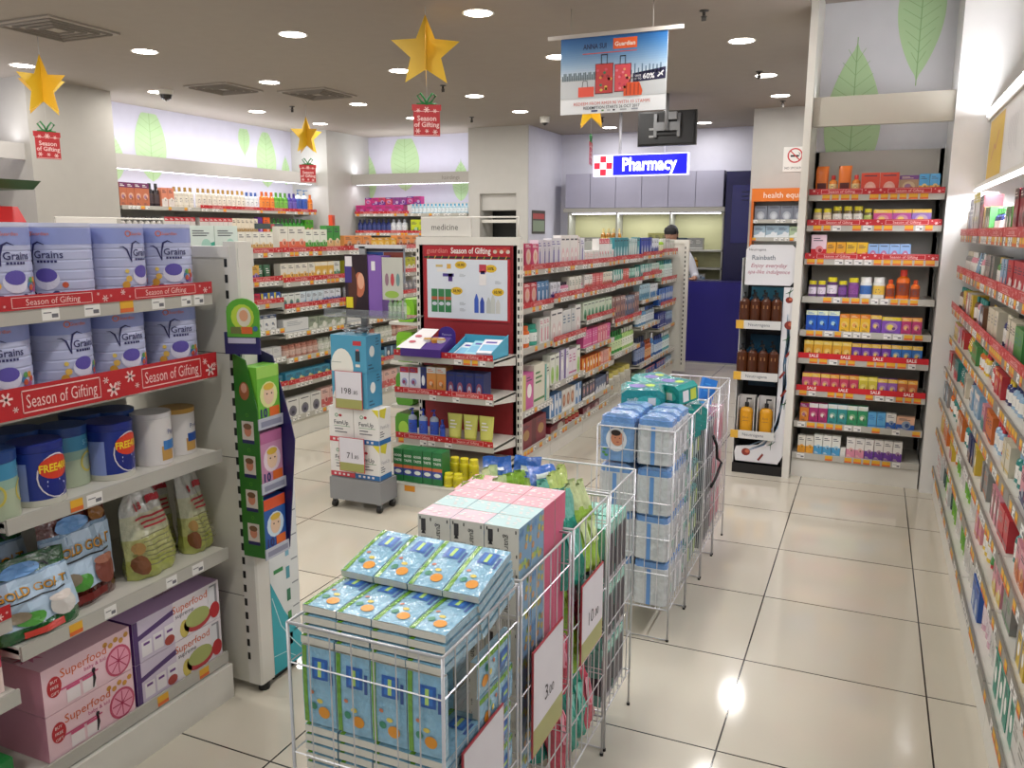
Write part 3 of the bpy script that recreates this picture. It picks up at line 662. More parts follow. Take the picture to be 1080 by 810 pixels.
# things on top behind the cans: red christmas display and green board
t = root('christmas_display', 'red cardboard christmas house with green roof behind the lilac cans', 'display', (-3.55, .35, 1.40))
MB().prism([(-.3, 0), (.1, 0), (.1, .16), (.0, .3), (-.1, .22), (-.3, .3)], -.1, .1, M('#c81f22', .4)).box(.1, .4, -.1, .1, .06, .09, M('#b01c20', .4)).obj('body', t)
MB().prism([(-.5, .44), (.16, .42), (.1, .38), (-.5, .38)], -.12, .12, M('#1f5a2c', .5)).obj('roof', t)
MB().box(-.05, .06, -.12, -.1, .10, .2, M('#e8e4e0')).obj('bow', t)

# green plaster display clipped to the end panel
t = root('clip_strip_display', 'green and purple plaster display clipped to the slotted upright of the end panel', 'display', (-1.515, -.345, .52), 0)
GR = M('#5aa52e', .35); DG = M('#2f7424', .4); PU = M('#25205c', .4)
def arch(w, h, n=10): return [(-w/2, 0), (w/2, 0), (w/2, h-w*.4)]+[(w/2*math.cos(PI*i/n), h-w*.4+w*.4*math.sin(PI*i/n)) for i in range(1, n)]+[(-w/2, h-w*.4)]
m2 = MB(); m2.prism([(0, 0), (.088, 0), (.088, .5), (.05, .66), (0, .68)], 0, .004, DG)
for i in range(4):
    z = .055+.115*i; m2.dec(g_rect(.022, .070, z, z+.062), M('#ddd3c6'), flat(-.0006)); m2.dec(g_ell(.046, z+.030, .015, .019), M('#d98e6e'), flat(-.0012)); m2.dec(g_ell(.046, z+.045, .017, .010), M('#7d5a3c'), flat(-.0018)); m2.dec(g_rect(.022, .070, z-.012, z), PU, flat(-.0006)); m2.dec(g_ring(.046, z+.082, .006, .0015), M('#5aa52e'), flat(-.0006))
m2.dec(g_ell(.04, .56, .02, .03), M('#a8623a'), flat(-.0006)); m2.dec(g_ell(.04, .57, .012, .016), M('#d9a58a'), flat(-.0012)); m2.obj('side_panel', t)
m3 = MB(); m3.box(0, .004, .004, .12, 0, .68, PU); m3.prism([(0, 0), (.092, 0), (.135, .38), (.12, .45), (.06, .66), (0, .68)], .118, .122, PU)
for z in (0, .225, .44): m3.box(0, .088, .004, .118, z, z+.006, PU)
m3.obj('tray', t)
for z in (.0, .225, .44): MB().box(.088, .092, .0, .12, z-.006, z+.03, M('#b9bcc8', .4)).dec(g_rect(.01, .11, z+.002, z+.02), M('#8a8ca0'), lambda a, b: (.0926, a, b)).obj('lip', t)
m5 = MB(); m5.prism(arch(.118, .135), 0, .006, GR); m5.dec(g_ell(0, .07, .042, .045), M('#b5cf3e'), flat(-.0006)); m5.dec(g_ell(.005, .07, .026, .034), M('#d8d2b8'), flat(-.0012)); m5.dec(g_ell(.005, .075, .016, .02), M('#d9a07a'), flat(-.0018)); m5.dec(g_rect(-.045, -.008, .012, .036), M('#6b6f3a'), flat(-.0018)); m5.dec(g_rect(-.006, .034, .012, .036), M('#d2622a'), flat(-.0018)); m5.dec(g_ell(.045, .03, .009, .009), M('#3a6a9a'), flat(-.0018))
m5.obj('header', t, (.055, -.005, .735), .3).scale = (.9, 1, .9)
MB().box(-.058, .058, 0, .006, 0, .07, PU).box(-.045, .045, -.003, 0, .035, .052, M('#b9b4c8')).obj('header_base', t, (.048, -.005, .68), .3)
def plaster(c, c2, c3):
    m = MB(); w, h, d = .105, .19, .03; m.box(-w/2, w/2, -d/2, d/2, 0, h, M(c, .35)); mp, mq = flat(-d/2-.0008), flat(-d/2-.0014)
    m.dec(g_rect(-w/2, w/2, h*.8, h), M(c2, .35), mp); m.dec(g_ell(0, h*.5, w*.4, h*.23), M(c3, .4), mp); m.dec(g_ell(0, h*.5, w*.24, h*.17), M('#e7c6a8'), mq); m.dec(g_ell(0, h*.64, w*.24, h*.06), M('#d8b23e'), flat(-d/2-.002))
    for a_ in (-.01, .012): m.dec(g_ell(a_, h*.52, .0035, .003, 8), M('#2a2430'), flat(-d/2-.0026))
    m.dec(g_text('10', -w*.25, h*.2, .04, .04, bold=.03), M('#33306a'), mq); m.dec(g_rect(w*.0, w*.45, h*.12, h*.28), M('#d9651f'), mq); return m.mesh('plaster_pack')
for i, (z, c, c2, c3, l) in enumerate(((.007, '#2a5ba8', '#d8542a', '#cfe2ef', 'blue and orange plaster pack, bottom tray of clip display'), (.232, '#c98fb0', '#b86a96', '#e6d2dc', 'pink plaster pack, middle tray of clip display'), (.447, '#6fb83a', '#9ccf5a', '#dfe39a', 'green plaster pack, top tray of clip display'))):
    for j in range(2): put(plaster(c, c2, c3), 'plaster_pack', l+(', facing the aisle' if j == 0 else ', behind the front pack'), 'pack', (-1.515+.070-.034*j, -.345+.061, .52+z), PI/2, 'plaster packs')
# hair care floor display behind the end panel
t = root('floor_display', 'white and turquoise hair care floor display board behind the end panel', 'display', (-1.545, -.275, 0))
m = MB(); TQ = M('#27a9b8', .35); m.box(-.3, .04, 0.035, .19, 0.03, .93, M('#dfe3e2', .3)); m.prism([(.035, .93)]+[(.035+.155*i/8, .93+.05*math.sin(PI*i/8)) for i in range(1, 8)]+[(.19, .93)], -.3, .04, M('#dfe3e2', .3), axis='x')
mp = lambda a, b: (.0406, a, b); mq = lambda a, b: (.0412, a, b)
v = [(.035, .03), (.19, .03), (.19, .12), (.15, .17), (.10, .25), (.06, .33), (.035, .38)]; m.dec(g_poly(v), TQ, mp)
m.dec(g_line([(.04, .32), (.08, .2), (.13, .13), (.19, .06)], .004), M('#bfe3e6'), mq); m.dec(g_line([(.035, .1), (.1, .09), (.15, .05)], .003), M('#bfe3e6'), mq)
m.dec(g_poly([(.035, .78), (.19, .83), (.19, .93), (.035, .93)]), TQ, mp); m.dec(g_text('Garnir', .125, .73, .05, .11), M('#20242a'), mp); m.dec(g_line([(.09, .765), (.15, .775)], .004), M('#5fa83a'), mp)
for i in range(6): m.dec(g_rect(.15, .185, .60-.09*i, .605-.09*i), M('#8a9096'), mp); m.dec(g_rect(.12, .14, .53-.085*i, .575-.085*i), M(('#5fa6b4', '#7fb3c8', '#4f9aa8', '#2f7a5a', '#3a8a4a', '#8a3a4a')[i]), mp)
m.dec(g_rect(.06, .10, .47, .49), M('#7fb8c4'), mp); m.dec(g_rect(.055, .105, .40, .415), M('#2f8a4a'), mp)
m.obj('board', t); MB().box(-.28, .02, .05, .18, 0, .03, BLK).obj('base', t)

# ------------------------------------------------------------------ D: vitamin bay beside the right wall
FD = FR(-.072, 3.17, 0)
DZ = [1.774, 1.589, 1.383, 1.145, .932, .755, .544, .335]
bay('tall vitamin shelving bay under the two painted leaves', FD, 0, .76, 2.10, .42,
    [(DZ[0], 'season', 0), (DZ[1], 'season', 0), (DZ[2], 'season', 0), (DZ[3], None, 0), (DZ[4], None, 0), (DZ[5], 'sale', 0), (DZ[6], 'sale', 0), (DZ[7], None, 0), (.125, None, 0)], kick=.12, back='#b9b4aa', posts=(True, True), dens=.85, ora=.7)  # back panel colour darkened to paint in the shade between the shelves
for nm, x in (('stair_post', .0),):
    pass
def gum(c, c2, look, n, w=.052, h=.092, st=0, c3='#e8d9b0'): return G(look, 'vitamin_carton', 'box', w*1.03, h*1.28, .045, c, c2, st, c3, n)
def jar(c, lid, lab, look, n, w=.06, h=.1): return G(look, 'vitamin_jar', 'bottle', w, h*1.3, w, c, lid, 2, lab, n, gap=.004)
S = [
 [G('orange hanging vitamin pouch', 'vitamin_pouch', 'pouch', .075, .175, .03, '#d9722a', '#5a2620', 0, n=1), G('small orange vitamin bottle', 'vitamin_bottle', 'bottle', .05, .12, .05, '#d8802c', '#c4302a', 0, '#e6c88a', 1), G('orange hanging vitamin pouch', 'vitamin_pouch', 'pouch', .075, .175, .03, '#d9722a', '#5a2620', 0, n=1), G('small orange vitamin bottle', 'vitamin_bottle', 'bottle', .05, .12, .05, '#d8802c', '#c4302a', 0, '#e6c88a', 1), gum('#c8452e', '#efe6dc', 'red and white effervescent vitamin carton', 2, .1, .1, 7, '#f2e6da'), gum('#a88a6a', '#6b3a7c', 'brown and purple children vitamin carton', 1, .1, .085, 0), gum('#4f9ac8', '#e0b04a', 'light blue vitamin carton', 2, .052, .09, 2)],
 [jar('#c9b69a', '#d9cc2a', '#e6d8b8', 'clear vitamin jar with yellow lid', 2, .052, .08), jar('#6a5a3a', '#d9cc2a', '#e6e2d8', 'dark vitamin jar with yellow lid', 3, .056, .09), jar('#6a5a3a', '#d9cc2a', '#b9c86a', 'green-labelled vitamin jar with yellow lid', 1, .05, .078), gum('#c84f8a', '#e8c04a', 'pink gummy vitamin carton', 1, .1, .075, 0), gum('#b04a9a', '#e8c04a', 'magenta gummy vitamin carton', 1, .1, .075, 0), gum('#8f6ab8', '#e8c04a', 'lilac gummy vitamin carton', 1, .1, .075, 0)],
 [G('pink price card standing on shelf', 'price_card', 'box', .09, .15, .006, '#e6c8d4', '#c8202a', 2, '#ece8e4', 1), gum('#e0a02c', '#d8542a', 'yellow and orange vitamin C carton', 2, .052, .082, 1), gum('#e2b32c', '#d8502a', 'golden vitamin C carton', 2, .058, .082, 1), gum('#8fb0dc', '#d84a6a', 'pale blue vitamin carton with red cap', 4, .055, .075, 7, '#e4e6ee')],
 [jar('#6a4a7a', '#d9cc2a', '#dcd2e0', 'purple vitamin jar with yellow lid', 2, .05, .078), jar('#5a3a6a', '#d9cc2a', '#e2dae2', 'tall purple vitamin jar with yellow lid', 1, .064, .096), jar('#5a3a6a', '#d9cc2a', '#7a4a96', 'violet-labelled vitamin jar with yellow lid', 1, .052, .08), jar('#7a4a86', '#d9cc2a', '#8a4a96', 'plum vitamin jar with yellow lid', 1, .064, .095), jar('#dcdcd8', '#e6e6e2', '#3a6ab0', 'white supplement tub with blue label', 1, .07, .1), jar('#dcdcd8', '#e6e6e2', '#e0b84a', 'white supplement tub with yellow label', 1, .07, .1), G('small orange glucose bottle', 'glucose_bottle', 'bottle', .052, .12, .05, '#dd6a1e', '#c84a1e', 1, '#8a3a1c', 1), G('large orange glucose bottle', 'glucose_bottle', 'bottle', .08, .18, .07, '#dd6a1e', '#c8301e', 1, '#8a3a1c', 1), G('small orange glucose bottle', 'glucose_bottle', 'bottle', .052, .12, .05, '#dd6a1e', '#c84a1e', 1, '#8a3a1c', 1)],
 [gum('#1f52b4', '#dfe8c8', 'blue children multivitamin carton', 3, .062, .1, 0, '#3f8ad8'), gum('#e0b02c', '#d8782a', 'yellow gummy vitamin carton', 3, .055, .088, 0), gum('#6a3aa0', '#e0b84a', 'purple gummy vitamin carton', 1, .058, .088, 0), gum('#7a4aa8', '#d9c22a', 'violet twin gummy carton', 1, .105, .082, 0), gum('#b0306a', '#e0a04a', 'crimson gummy vitamin carton', 2, .053, .082, 0)],
 [gum('#d9a02a', '#e8c85a', 'mustard gummy vitamin carton', 5, .052, .088, 0), gum('#6a3a9c', '#e0b84a', 'purple gummy vitamin carton', 4, .052, .085, 0), gum('#2f6ab0', '#e0b84a', 'blue gummy vitamin carton', 3, .054, .085, 0)],
 [gum('#c84f7a', '#e8c04a', 'pink gummy vitamin carton', 3, .052, .088, 0), gum('#c03a5a', '#e0a03a', 'crimson gummy vitamin carton', 3, .052, .088, 0), gum('#c9b83a', '#e8d85a', 'lime yellow gummy vitamin carton', 2, .05, .085, 0), gum('#8f5aa8', '#e0b84a', 'lilac gummy vitamin carton', 2, .052, .082, 0), gum('#c8683a', '#e8b04a', 'orange brown gummy vitamin carton', 2, .052, .082, 0)],
 [gum('#d9822a', '#8a2a6a', 'orange vitamin C carton', 1, .052, .095, 0, '#e6e0dc'), gum('#a82a6a', '#e0dce0', 'magenta vitamin C carton', 2, .052, .098, 0), gum('#2a8a8a', '#dfe6e6', 'teal vitamin C carton', 2, .054, .1, 0), gum('#2a8a5a', '#dfe6e0', 'green vitamin C carton', 2, .056, .1, 0), gum('#5aa0cc', '#2a6ab0', 'light blue plaster carton', 2, .048, .075, 4), gum('#d9d6d0', '#2a5aa8', 'white and blue plaster carton', 1, .055, .075, 2), gum('#d8a88a', '#2a5aa8', 'beige and blue wide carton', 1, .1, .065, 2)],
 [gum('#dcd8cc', '#e09a2a', 'white and orange lozenge carton', 2, .045, .09, 2, '#e6b23a'), gum('#e2e2da', '#4a9ac8', 'white and blue lozenge carton', 3, .05, .1, 2, '#f0f0ec'), G('white supplement tube box', 'supplement_carton', 'box', .03, .06, .03, '#dcdad4', '#c8c6c0', 4, n=1), gum('#e2ded8', '#d88aa0', 'white and pink carton', 2, .05, .1, 2), gum('#e2ded8', '#6a3a96', 'white and purple carton', 4, .05, .1, 2)],
]
for i, sp_ in enumerate(S):
    z = (DZ+[.125])[i]+.034; nmz = ORD[i+1]
    fill(FD, .03, .735, z, sp_, 'vitamin bay', 'white wall', .012, True, shelf=f'{nmz} shelf', fillall=False)

# ------------------------------------------------------------------ B: middle gondola (faces the right aisle)
FB = FR(-1.685, 2.38, 90); YB = [2.38, 2.98, 3.70, 4.48, 5.36, 6.13, 6.86]
ZB = [[1.305, 1.065, .80, .385], [1.305, 1.09, .785, .48, .235], [1.305, 1.09, .87, .65, .45, .23], [1.31, 1.10, .77, .49], [1.325, 1.13, .90, .645, .27], [1.34, 1.045, .79, .55, .27]]
BC = 'middle gondola'
LO = lambda look, c, c2, n, w=.07, h=.15, st=4, d=.06, c3='#f2f0ea', nm='lotion_carton': G(look, nm, 'box', w, h, d, c, c2, st, c3, n)
PB = [
 # bay 0
 [[LO('magenta hair styling carton', '#b8245a', '#d8b8a8', 2, .12, .17, 6), LO('rose hair styling carton', '#c8306a', '#e2c8b8', 1, .11, .165, 6), LO('white and violet lotion carton', '#dcd6e0', '#5a4a9a', 2, .075, .19, 3)],
  [LO('red hair colour carton', '#b8303a', '#d8a8a0', 3, .11, .16, 6), LO('blue deodorant carton', '#4a7aa8', '#dfe2ea', 2, .07, .17, 3)],
  [G('blue round-topped soap tub', 'soap_tub', 'bottle', .13, .14, .1, '#4a6ab0', '#3a5aa0', 2, '#dfe2e6', 1), G('orange round-topped soap tub', 'soap_tub', 'bottle', .13, .14, .1, '#d8682a', '#c85a20', 2, '#e6e2da', 1), G('green round-topped soap tub', 'soap_tub', 'bottle', .13, .14, .1, '#3aa08a', '#2a8a74', 2, '#dfe6e2', 1), LO('white cream carton with pink dot', '#e2deda', '#c83a6a', 2, .06, .17, 3)],
  [LO('pale bath gift carton', '#d2d6c4', '#4aa09a', 1, .09, .26, 5), LO('pink gift box with yellow side', '#c85a9a', '#c9bf6a', 1, .2, .24, 5, .1, nm='gift_box'), LO('cream carton with green marks', '#dcd8c6', '#3a7a3a', 1, .2, .28, 4, .08)],
  [LO('dark red christmas gift box', '#7a2230', '#5a1824', 2, .26, .26, 5, .15, '#a8804a', 'gift_box')]],
 # bay 1
 [[LO('white shampoo carton with violet bottle', '#dcdae2', '#6a5aa8', 2, .09, .20, 3), LO('white arch-marked lotion carton', '#e4e0de', '#e0a8b4', 4, .09, .22, 7), LO('white skincare carton with pink stripe', '#e4e2e0', '#c83a4a', 1, .05, .21, 5)],
  [LO('white and violet cream jar box', '#dcdce6', '#5a4aa0', 3, .06, .11, 1), G('small pink nail bottle', 'lotion_bottle', 'bottle', .045, .10, .04, '#d88aa8', '#3a3040', 0, '#ece0e6', 4), LO('cream face lotion carton', '#dedcd0', '#5a6a5a', 4, .065, .13, 4)],
  [LO('white double-arch lotion carton', '#e2deda', '#d8b8b8', 2, .12, .22, 7), LO('grey white lotion carton', '#d0d0ce', '#4a6a8a', 3, .09, .2, 4)],
  [LO('white carton with lime leaf oval', '#dfe2d6', '#7ab82a', 2, .09, .21, 7, c3='#86c23a'), LO('white carton with purple stripe', '#dcd8e2', '#5a3a8a', 2, .10, .22, 5), LO('white carton with magenta script', '#e2d8de', '#b84a8a', 2, .08, .2, 4)],
  [LO('blue and white face mask carton', '#5a86b8', '#dfe4ea', 3, .08, .16, 5), LO('framed photo gift carton', '#d2cec6', '#a8684a', 3, .09, .16, 6)],
  [LO('flat crimson gift box', '#7a2230', '#8a7a5a', 1, .34, .11, 1, .18, nm='gift_box'), G('red bath bottle', 'bath_bottle', 'bottle', .08, .12, .07, '#a82a2a', '#d8c890', 2, '#c85a4a', 2)]],
 # bay 2
 [[LO('white double-row skincare carton', '#e0dedc', '#d88a8a', 6, .055, .1, 4), LO('white carton with pink top band', '#e4e2e0', '#d85a6a', 4, .07, .19, 0), LO('white carton with teal top band', '#e2e4e2', '#4aa0a0', 3, .07, .19, 0)],
  [LO('red-topped white cream carton', '#e2ded8', '#c85a4a', 3, .06, .13, 2), LO('coral tall face care carton', '#d86a6a', '#efe0dc', 6, .045, .165, 4), LO('cream face wash carton', '#dcd6c4', '#c85a4a', 3, .07, .14, 2)],
  [LO('pale green face mask carton', '#cfdcc6', '#2a8a5a', 5, .09, .14, 7, c3='#2a7a5a')],
  [LO('bright pink bust cream carton', '#d85a96', '#f0c8d8', 5, .07, .17, 4), LO('salmon care carton', '#e0788a', '#f4dcd8', 4, .065, .17, 3)],
  [LO('orange sunscreen carton', '#e06a28', '#f0b84a', 6, .075, .17, 5), LO('peach care carton', '#e0a89a', '#d85a4a', 3, .07, .17, 4)],
  [LO('black and gold mask carton', '#2a2a34', '#7a6a8a', 4, .08, .14, 6), LO('grey blue mask carton', '#5a6a8a', '#dcdce0', 4, .07, .12, 1)],
  [LO('dark wine gift box', '#6a2430', '#8a4a4a', 2, .22, .12, 1, .16, nm='gift_box'), LO('white tray carton', '#d2d0ca', '#a8a49a', 2, .14, .1, 4, .14)]],
 # bay 3
 [[LO('teal white-arch wash carton', '#3a8a96', '#dfe6e6', 5, .085, .19, 7, c3='#e6eaea'), LO('white and teal skincare carton', '#dfe6e4', '#3a9a9a', 4, .07, .18, 5)],
  [LO('teal and white cleanser carton', '#4aa89a', '#e2e8e4', 4, .07, .13, 5), LO('coral tall cleanser carton', '#d86a60', '#efdcd6', 4, .045, .16, 4), LO('mint cleanser carton', '#a8d2c4', '#2a8a7a', 3, .07, .12, 2)],
  [LO('dusty brown hair colour carton', '#9a7a72', '#6a4a5a', 5, .075, .22, 6), LO('grey blue hair colour carton', '#7a8296', '#4a4a66', 4, .075, .2, 6)],
  [G('green shampoo bottle', 'shampoo_bottle', 'bottle', .075, .2, .05, '#4a9a4a', '#2a7a3a', 1, '#cfe0b0', 5), G('pale green shampoo bottle', 'shampoo_bottle', 'bottle', .08, .19, .05, '#a8cc7a', '#e2e6d8', 1, '#e6ead8', 5)],
  [G('large pale jar with yellow lid', 'cream_jar', 'bottle', .17, .2, .16, '#c9c6b8', '#c9bc62', 2, '#bdb9ac', 5, gap=.01)]],
 # bay 4
 [[LO('navy and white lens solution carton', '#3a4aa0', '#dfe2ee', 4, .1, .17, 7), LO('white and blue lens carton', '#dfe2ea', '#2a4aa0', 4, .09, .16, 2)],
  [LO('teal white care carton', '#5aa8a0', '#e0e8e6', 5, .08, .11, 5), LO('pale mint care carton', '#c2d8ce', '#c85a5a', 4, .08, .11, 2)],
  [LO('pale blue care carton', '#a8c6d2', '#4a8aa8', 5, .08, .15, 2), LO('white care carton with blue foot', '#dfe4e8', '#3a7ab0', 5, .07, .13, 2)],
  [G('blue mouthwash bottle', 'mouthwash_bottle', 'bottle', .085, .17, .06, '#5a8ab0', '#dfe4e8', 1, '#dfe6ea', 4), G('grey mouthwash bottle', 'mouthwash_bottle', 'bottle', .08, .17, .06, '#8a9aa8', '#3a5a9a', 1, '#c8d0d8', 4)],
  [G('dark blue shampoo bottle', 'shampoo_bottle', 'bottle', .085, .26, .06, '#2a3a6a', '#22304e', 1, '#8a9ac0', 4), G('orange brown shampoo bottle', 'shampoo_bottle', 'bottle', .085, .2, .06, '#b0562a', '#8a4020', 1, '#d8a070', 3), G('blue shampoo bottle', 'shampoo_bottle', 'bottle', .08, .25, .06, '#4a7ab0', '#dfe2e6', 1, '#b8cbe0', 3)],
  [LO('green white box pack', '#a8c0a0', '#3a7a4a', 3, .11, .14, 5), LO('red-topped blue box pack', '#2a4a9a', '#c8303a', 3, .12, .14, 0)]],
 # bay 5
 [[G('lime green lotion bottle', 'lotion_bottle', 'bottle', .07, .14, .05, '#9ac23a', '#e6e8dc', 1, '#dfe6c0', 3), LO('grey white care carton', '#cfcfcc', '#8a8a8a', 3, .07, .14, 5), LO('white care carton with green mark', '#dcdcd6', '#5a9a4a', 3, .07, .13, 3)],
  [G('pale green mouthwash bottle', 'mouthwash_bottle', 'bottle', .075, .22, .05, '#9ac0a8', '#3a8a7a', 1, '#d2e2d6', 4), G('clear teal mouthwash bottle', 'mouthwash_bottle', 'bottle', .075, .22, .05, '#b8d2cc', '#2a7a8a', 1, '#d8e6e2', 5)],
  [LO('bright blue toothbrush carton', '#2a62c0', '#8ab0e0', 9, .07, .19, 5)],
  [LO('navy toothpaste carton', '#2a3a8a', '#c8ccd8', 5, .07, .16, 4), LO('pale blue toothpaste carton', '#8aa8cc', '#2a4a9a', 5, .07, .14, 2)],
  [G('blue mouthwash bottle', 'mouthwash_bottle', 'bottle', .08, .22, .06, '#3a6ab0', '#2a3a7a', 1, '#c8d8ea', 4), G('aqua mouthwash bottle', 'mouthwash_bottle', 'bottle', .08, .22, .06, '#6ab0b8', '#e2e8ea', 1, '#dceaea', 4)],
  [LO('red-lidded blue carton', '#3a5aa8', '#c8382a', 4, .1, .13, 0), LO('blue white soap carton', '#8ab0d0', '#e2e8ee', 4, .09, .12, 1)]],
]
def runbays(FRx, ys, zs, pools, name, grp, end, strips, H, depth, seed, setb=None, kick=.12, dens=.7, ora=.35, first='near', postend=(True, True), back='#b9b5ac', hm=True, flip=False, org=None):
    rn = random.Random(seed); org = ys[0] if org is None else org
    for b in range(len(ys)-1):
        x0 = abs(ys[b]-org); w = abs(ys[b+1]-ys[b]); zz = zs[b]
        sh = [(z, strips(b, i), (setb(b, i) if setb else 0)) for i, z in enumerate(zz)]+[(kick, None, 0)]
        bay(f'white {name} bay stocked with toiletries, {od(b+1)} from the {first} end', FRx, x0, w, H, depth, sh, grp, kick, back, None, (b == 0 and postend[0], b == len(ys)-2 and postend[1]), rn, dens=dens, ora=ora)
        allz = [H+.22]+zz+[kick]
        for i, z in enumerate(zz+[kick]):
            pool = pools[b][i % len(pools[b])] if i < len(pools[b]) else pools[b][-1]
            top = allz[i]-.05 if i else H+.3
            fill(FRx, x0, x0+w, z+.034, pool, f'{ORD[b+1]} {name} bay', end, .014+(setb(b, i) if setb and i < len(zz) else 0), flip, hmax=max(.05, top-z-.034) if i else 9, rn=rn, shelf=f'{ORD[i+1]} shelf')
runbays(FB, YB, ZB, PB, BC, 'bays of the middle gondola', 'entrance end', postend=(False, False), strips=lambda b, i: 'season' if (i < 2 or (i == 2 and b in (1, 2, 3, 5)) ) else None, H=1.50, depth=.35, seed=3, setb=lambda b, i: 0)
# far end panel of the middle gondola
t = root('end_panel', 'white slotted end panel closing the far end of the middle gondola', 'shelving', (-2.40, 6.88, 0))
m = MB(); m.box(0, .82, 0, .03, .02, 1.46, WHT); m.obj('panel', t); m = MB(); m.box(0, .84, -.01, .06, 1.46, 1.50, WHT); m.obj('top_cap', t)
o = bpy.data.objects.new('upright', post_mesh(1.46, side=-1)); COL.objects.link(o); o.parent = t; o.location = (.815, -.012, 0)
# end cap of the middle gondola
FE = FR(-2.375, 2.0, 0)
t = bay('end cap shelving with red Season of Gifting poster facing the entrance', FE, 0, .69, 1.53, .36, [(.79, 'season', 0), (.555, 'season', 0), (.262, 'season', 0), (.125, None, 0)], kick=.12, back='#8f1f26', posts=(True, True), dens=.3)
MB().box(-.02, .71, .335, .385, 1.5, 1.55, WHT).obj('top_cap', t)
MB().box(.002, .688, -.385, .01, 0, .13, WHT).dec(g_rect(.29, .36, .09, .125), M('#e0952c'), flat(-.3856)).box(.002, .688, -.39, .01, .13, .138, SHW).obj('base_platform', t)
t = root('gifting_poster', 'red Season of Gifting offer poster on the end cap back', 'poster', (-2.03, 2.335, 1.02))
m = MB(); w, h = .61, .475; m.box(-w/2, w/2, -.003, 0, 0, h, M('#a81f28', .35)); mp, mq, mr = flat(-.0036), flat(-.0042), flat(-.0048); IV = M('#e6dfda', .4)
m.dec(g_text('guardian', -.21, .445, .045), M('#d98a80'), mp); m.dec(g_text('Season of Gifting', .03, .445, .052, .28, bold=.02), IV, mp)
for i in range(5): m.dec(g_ell(.20+.022*i, .44+.01*(i % 2), .014, .012), M(('#c8b8a8', '#b8402e', '#e0d0c0', '#c04a3a', '#cfc2b4')[i]), mp)
m.dec(g_rect(-w/2, w/2, .395, .408), M('#20261c'), mp)
for i in range(12): m.dec(g_line([(-.28+i*.05, .392), (-.27+i*.05, .412)], .006), M('#c8a84a' if i % 2 else '#8a9a3a'), mq)
m.dec(g_rect(-w/2+.02, w/2-.02, .012, .39), M('#d5dbe4', .3), mp)
for a, b, s_ in ((-.04, .355, '10.90'), (.17, .335, '50%'), (-.07, .19, '38.90'), (.22, .19, '10.90')): m.dec(g_ell(a, b, .042, .025, 12), M('#d9b22a'), mq); m.dec(g_text(s_, a, b, .026, .06, bold=.02), M('#3a2a10'), mr)
for a, b, c, w_, h_ in ((-.21, .31, '#dfdcd8', .07, .02), (-.17, .28, '#4a3a8a', .08, .02), (-.13, .25, '#4a2a7a', .03, .05), (-.22, .34, '#c8b070', .05, .015), (-.14, .33, '#d8a84a', .03, .03)): m.dec(g_rect(a, a+w_, b, b+h_), M(c), mq)
for i in range(3): m.dec(g_rect(-.255+.05*i, -.21+.05*i, .05, .20), M('#2f7a48'), mq); m.dec(g_rect(-.255+.05*i, -.21+.05*i, .13, .15), M('#b0583a'), mr); m.dec(g_ell(-.232+.05*i, .105, .018, .012), M('#c8ccd8'), mr)
m.dec(g_rect(.09, .14, .23, .36), M('#e2dede'), mq); m.dec(g_rect(.09, .14, .31, .36), M('#b83a4a'), mr); m.dec(g_rect(.1, .13, .3, .32), M('#2a2a6a'), mr)
for a, c, hh in ((.055, '#3a5ab8', .12), (.095, '#2f46a0', .10), (.14, '#b8bcb8', .1), (.17, '#c4c6c0', .12), (.205, '#c9c9c4', .09)): m.dec(g_poly([(a, .055), (a+.03, .055), (a+.03, .055+hh*.7), (a+.018, .055+hh), (a+.012, .055+hh), (a, .055+hh*.7)]), M(c), mq)
for a, b in ((-.05, .3), (.2, .26), (-.05, .08), (-.05, .12)): lines(m, a, a+.05, b-.02, b, 3, M('#9aa0a8'), mq)
m.obj('board', t)
def signholder(label, x, y, z, rz, w, h, txt, tcol, extra=True):
    t = root('shelf_top_sign', label, 'sign', (x, y, z), rz)
    m = MB(); m.box(0, w, 0, .012, 0, h, M('#d6d3cc', .4)); m.dec(g_text(txt, w*.48, h*.5, h*.45), M(tcol), flat(-.0006)); m.obj('board', t)
    if extra: f = MB(); f.tube([(0, .006, h), (w*1.9, .006, h), (w*1.9, .006, 0)], .006, WHT); f.obj('frame', t)
    return t
signholder('grey medicine sign board on top of the end cap', -2.37, 2.36, 1.552, 0, .36, .12, 'medicine', '#5a5854')
signholder('blank pale sign board on top of the supplement gondola', -4.0, 1.0, 1.50, PI/2, .42, .16, '', '#5a5854')
# goods on the end cap
def fallenbox(): pass
t = root('display_box', 'purple cereal promotion box with white price card, top shelf of end cap', 'display box', FE.w(.20, .13, .826))
m = MB(); m.prism([(-.15, 0), (.09, 0), (.09, .04), (.0, .11), (-.15, .05)], -.14, .14, M('#4a2a80', .35), axis='x'); m.obj('tray', t)
m = MB(); V = plane((0, -.151, .05), (1, 0, 0), (0, .42, .20)); m.add([V(a, b) for a, b in ((-.17, 0), (0, 0), (.02, .5), (-.10, .5))], [(0, 1, 2, 3)], M('#e2dfe0', .4))
V2 = plane((0, -.153, .052), (1, 0, 0), (0, .42, .20)); m.dec(g_ell(-.08, .3, .025, .03), M('#b84a5a'), V2); m.dec(g_ell(-.09, .16, .025, .03), M('#b84a5a'), V2); m.obj('price_board', t)
m = MB(); m.prism(arch(.12, .14), .0, .004, M('#3f2a8a', .4)); m.dec(g_text('Platinum', 0, .09, .02), M('#c8c8e6'), flat(-.0006)); m.obj('header', t, (.08, .05, .03))
m = MB()
for a, c in ((-.02, '#d8d4d6'), (.035, '#c8862e'), (.075, '#dcd6cc')): m.lathe([(0, 0, M(c)), (.028, 0, M(c)), (.028, .05, M('#b88a3a')), (.02, .06, M(c)), (0, .06, M(c))], a+.02, -.05, 12)
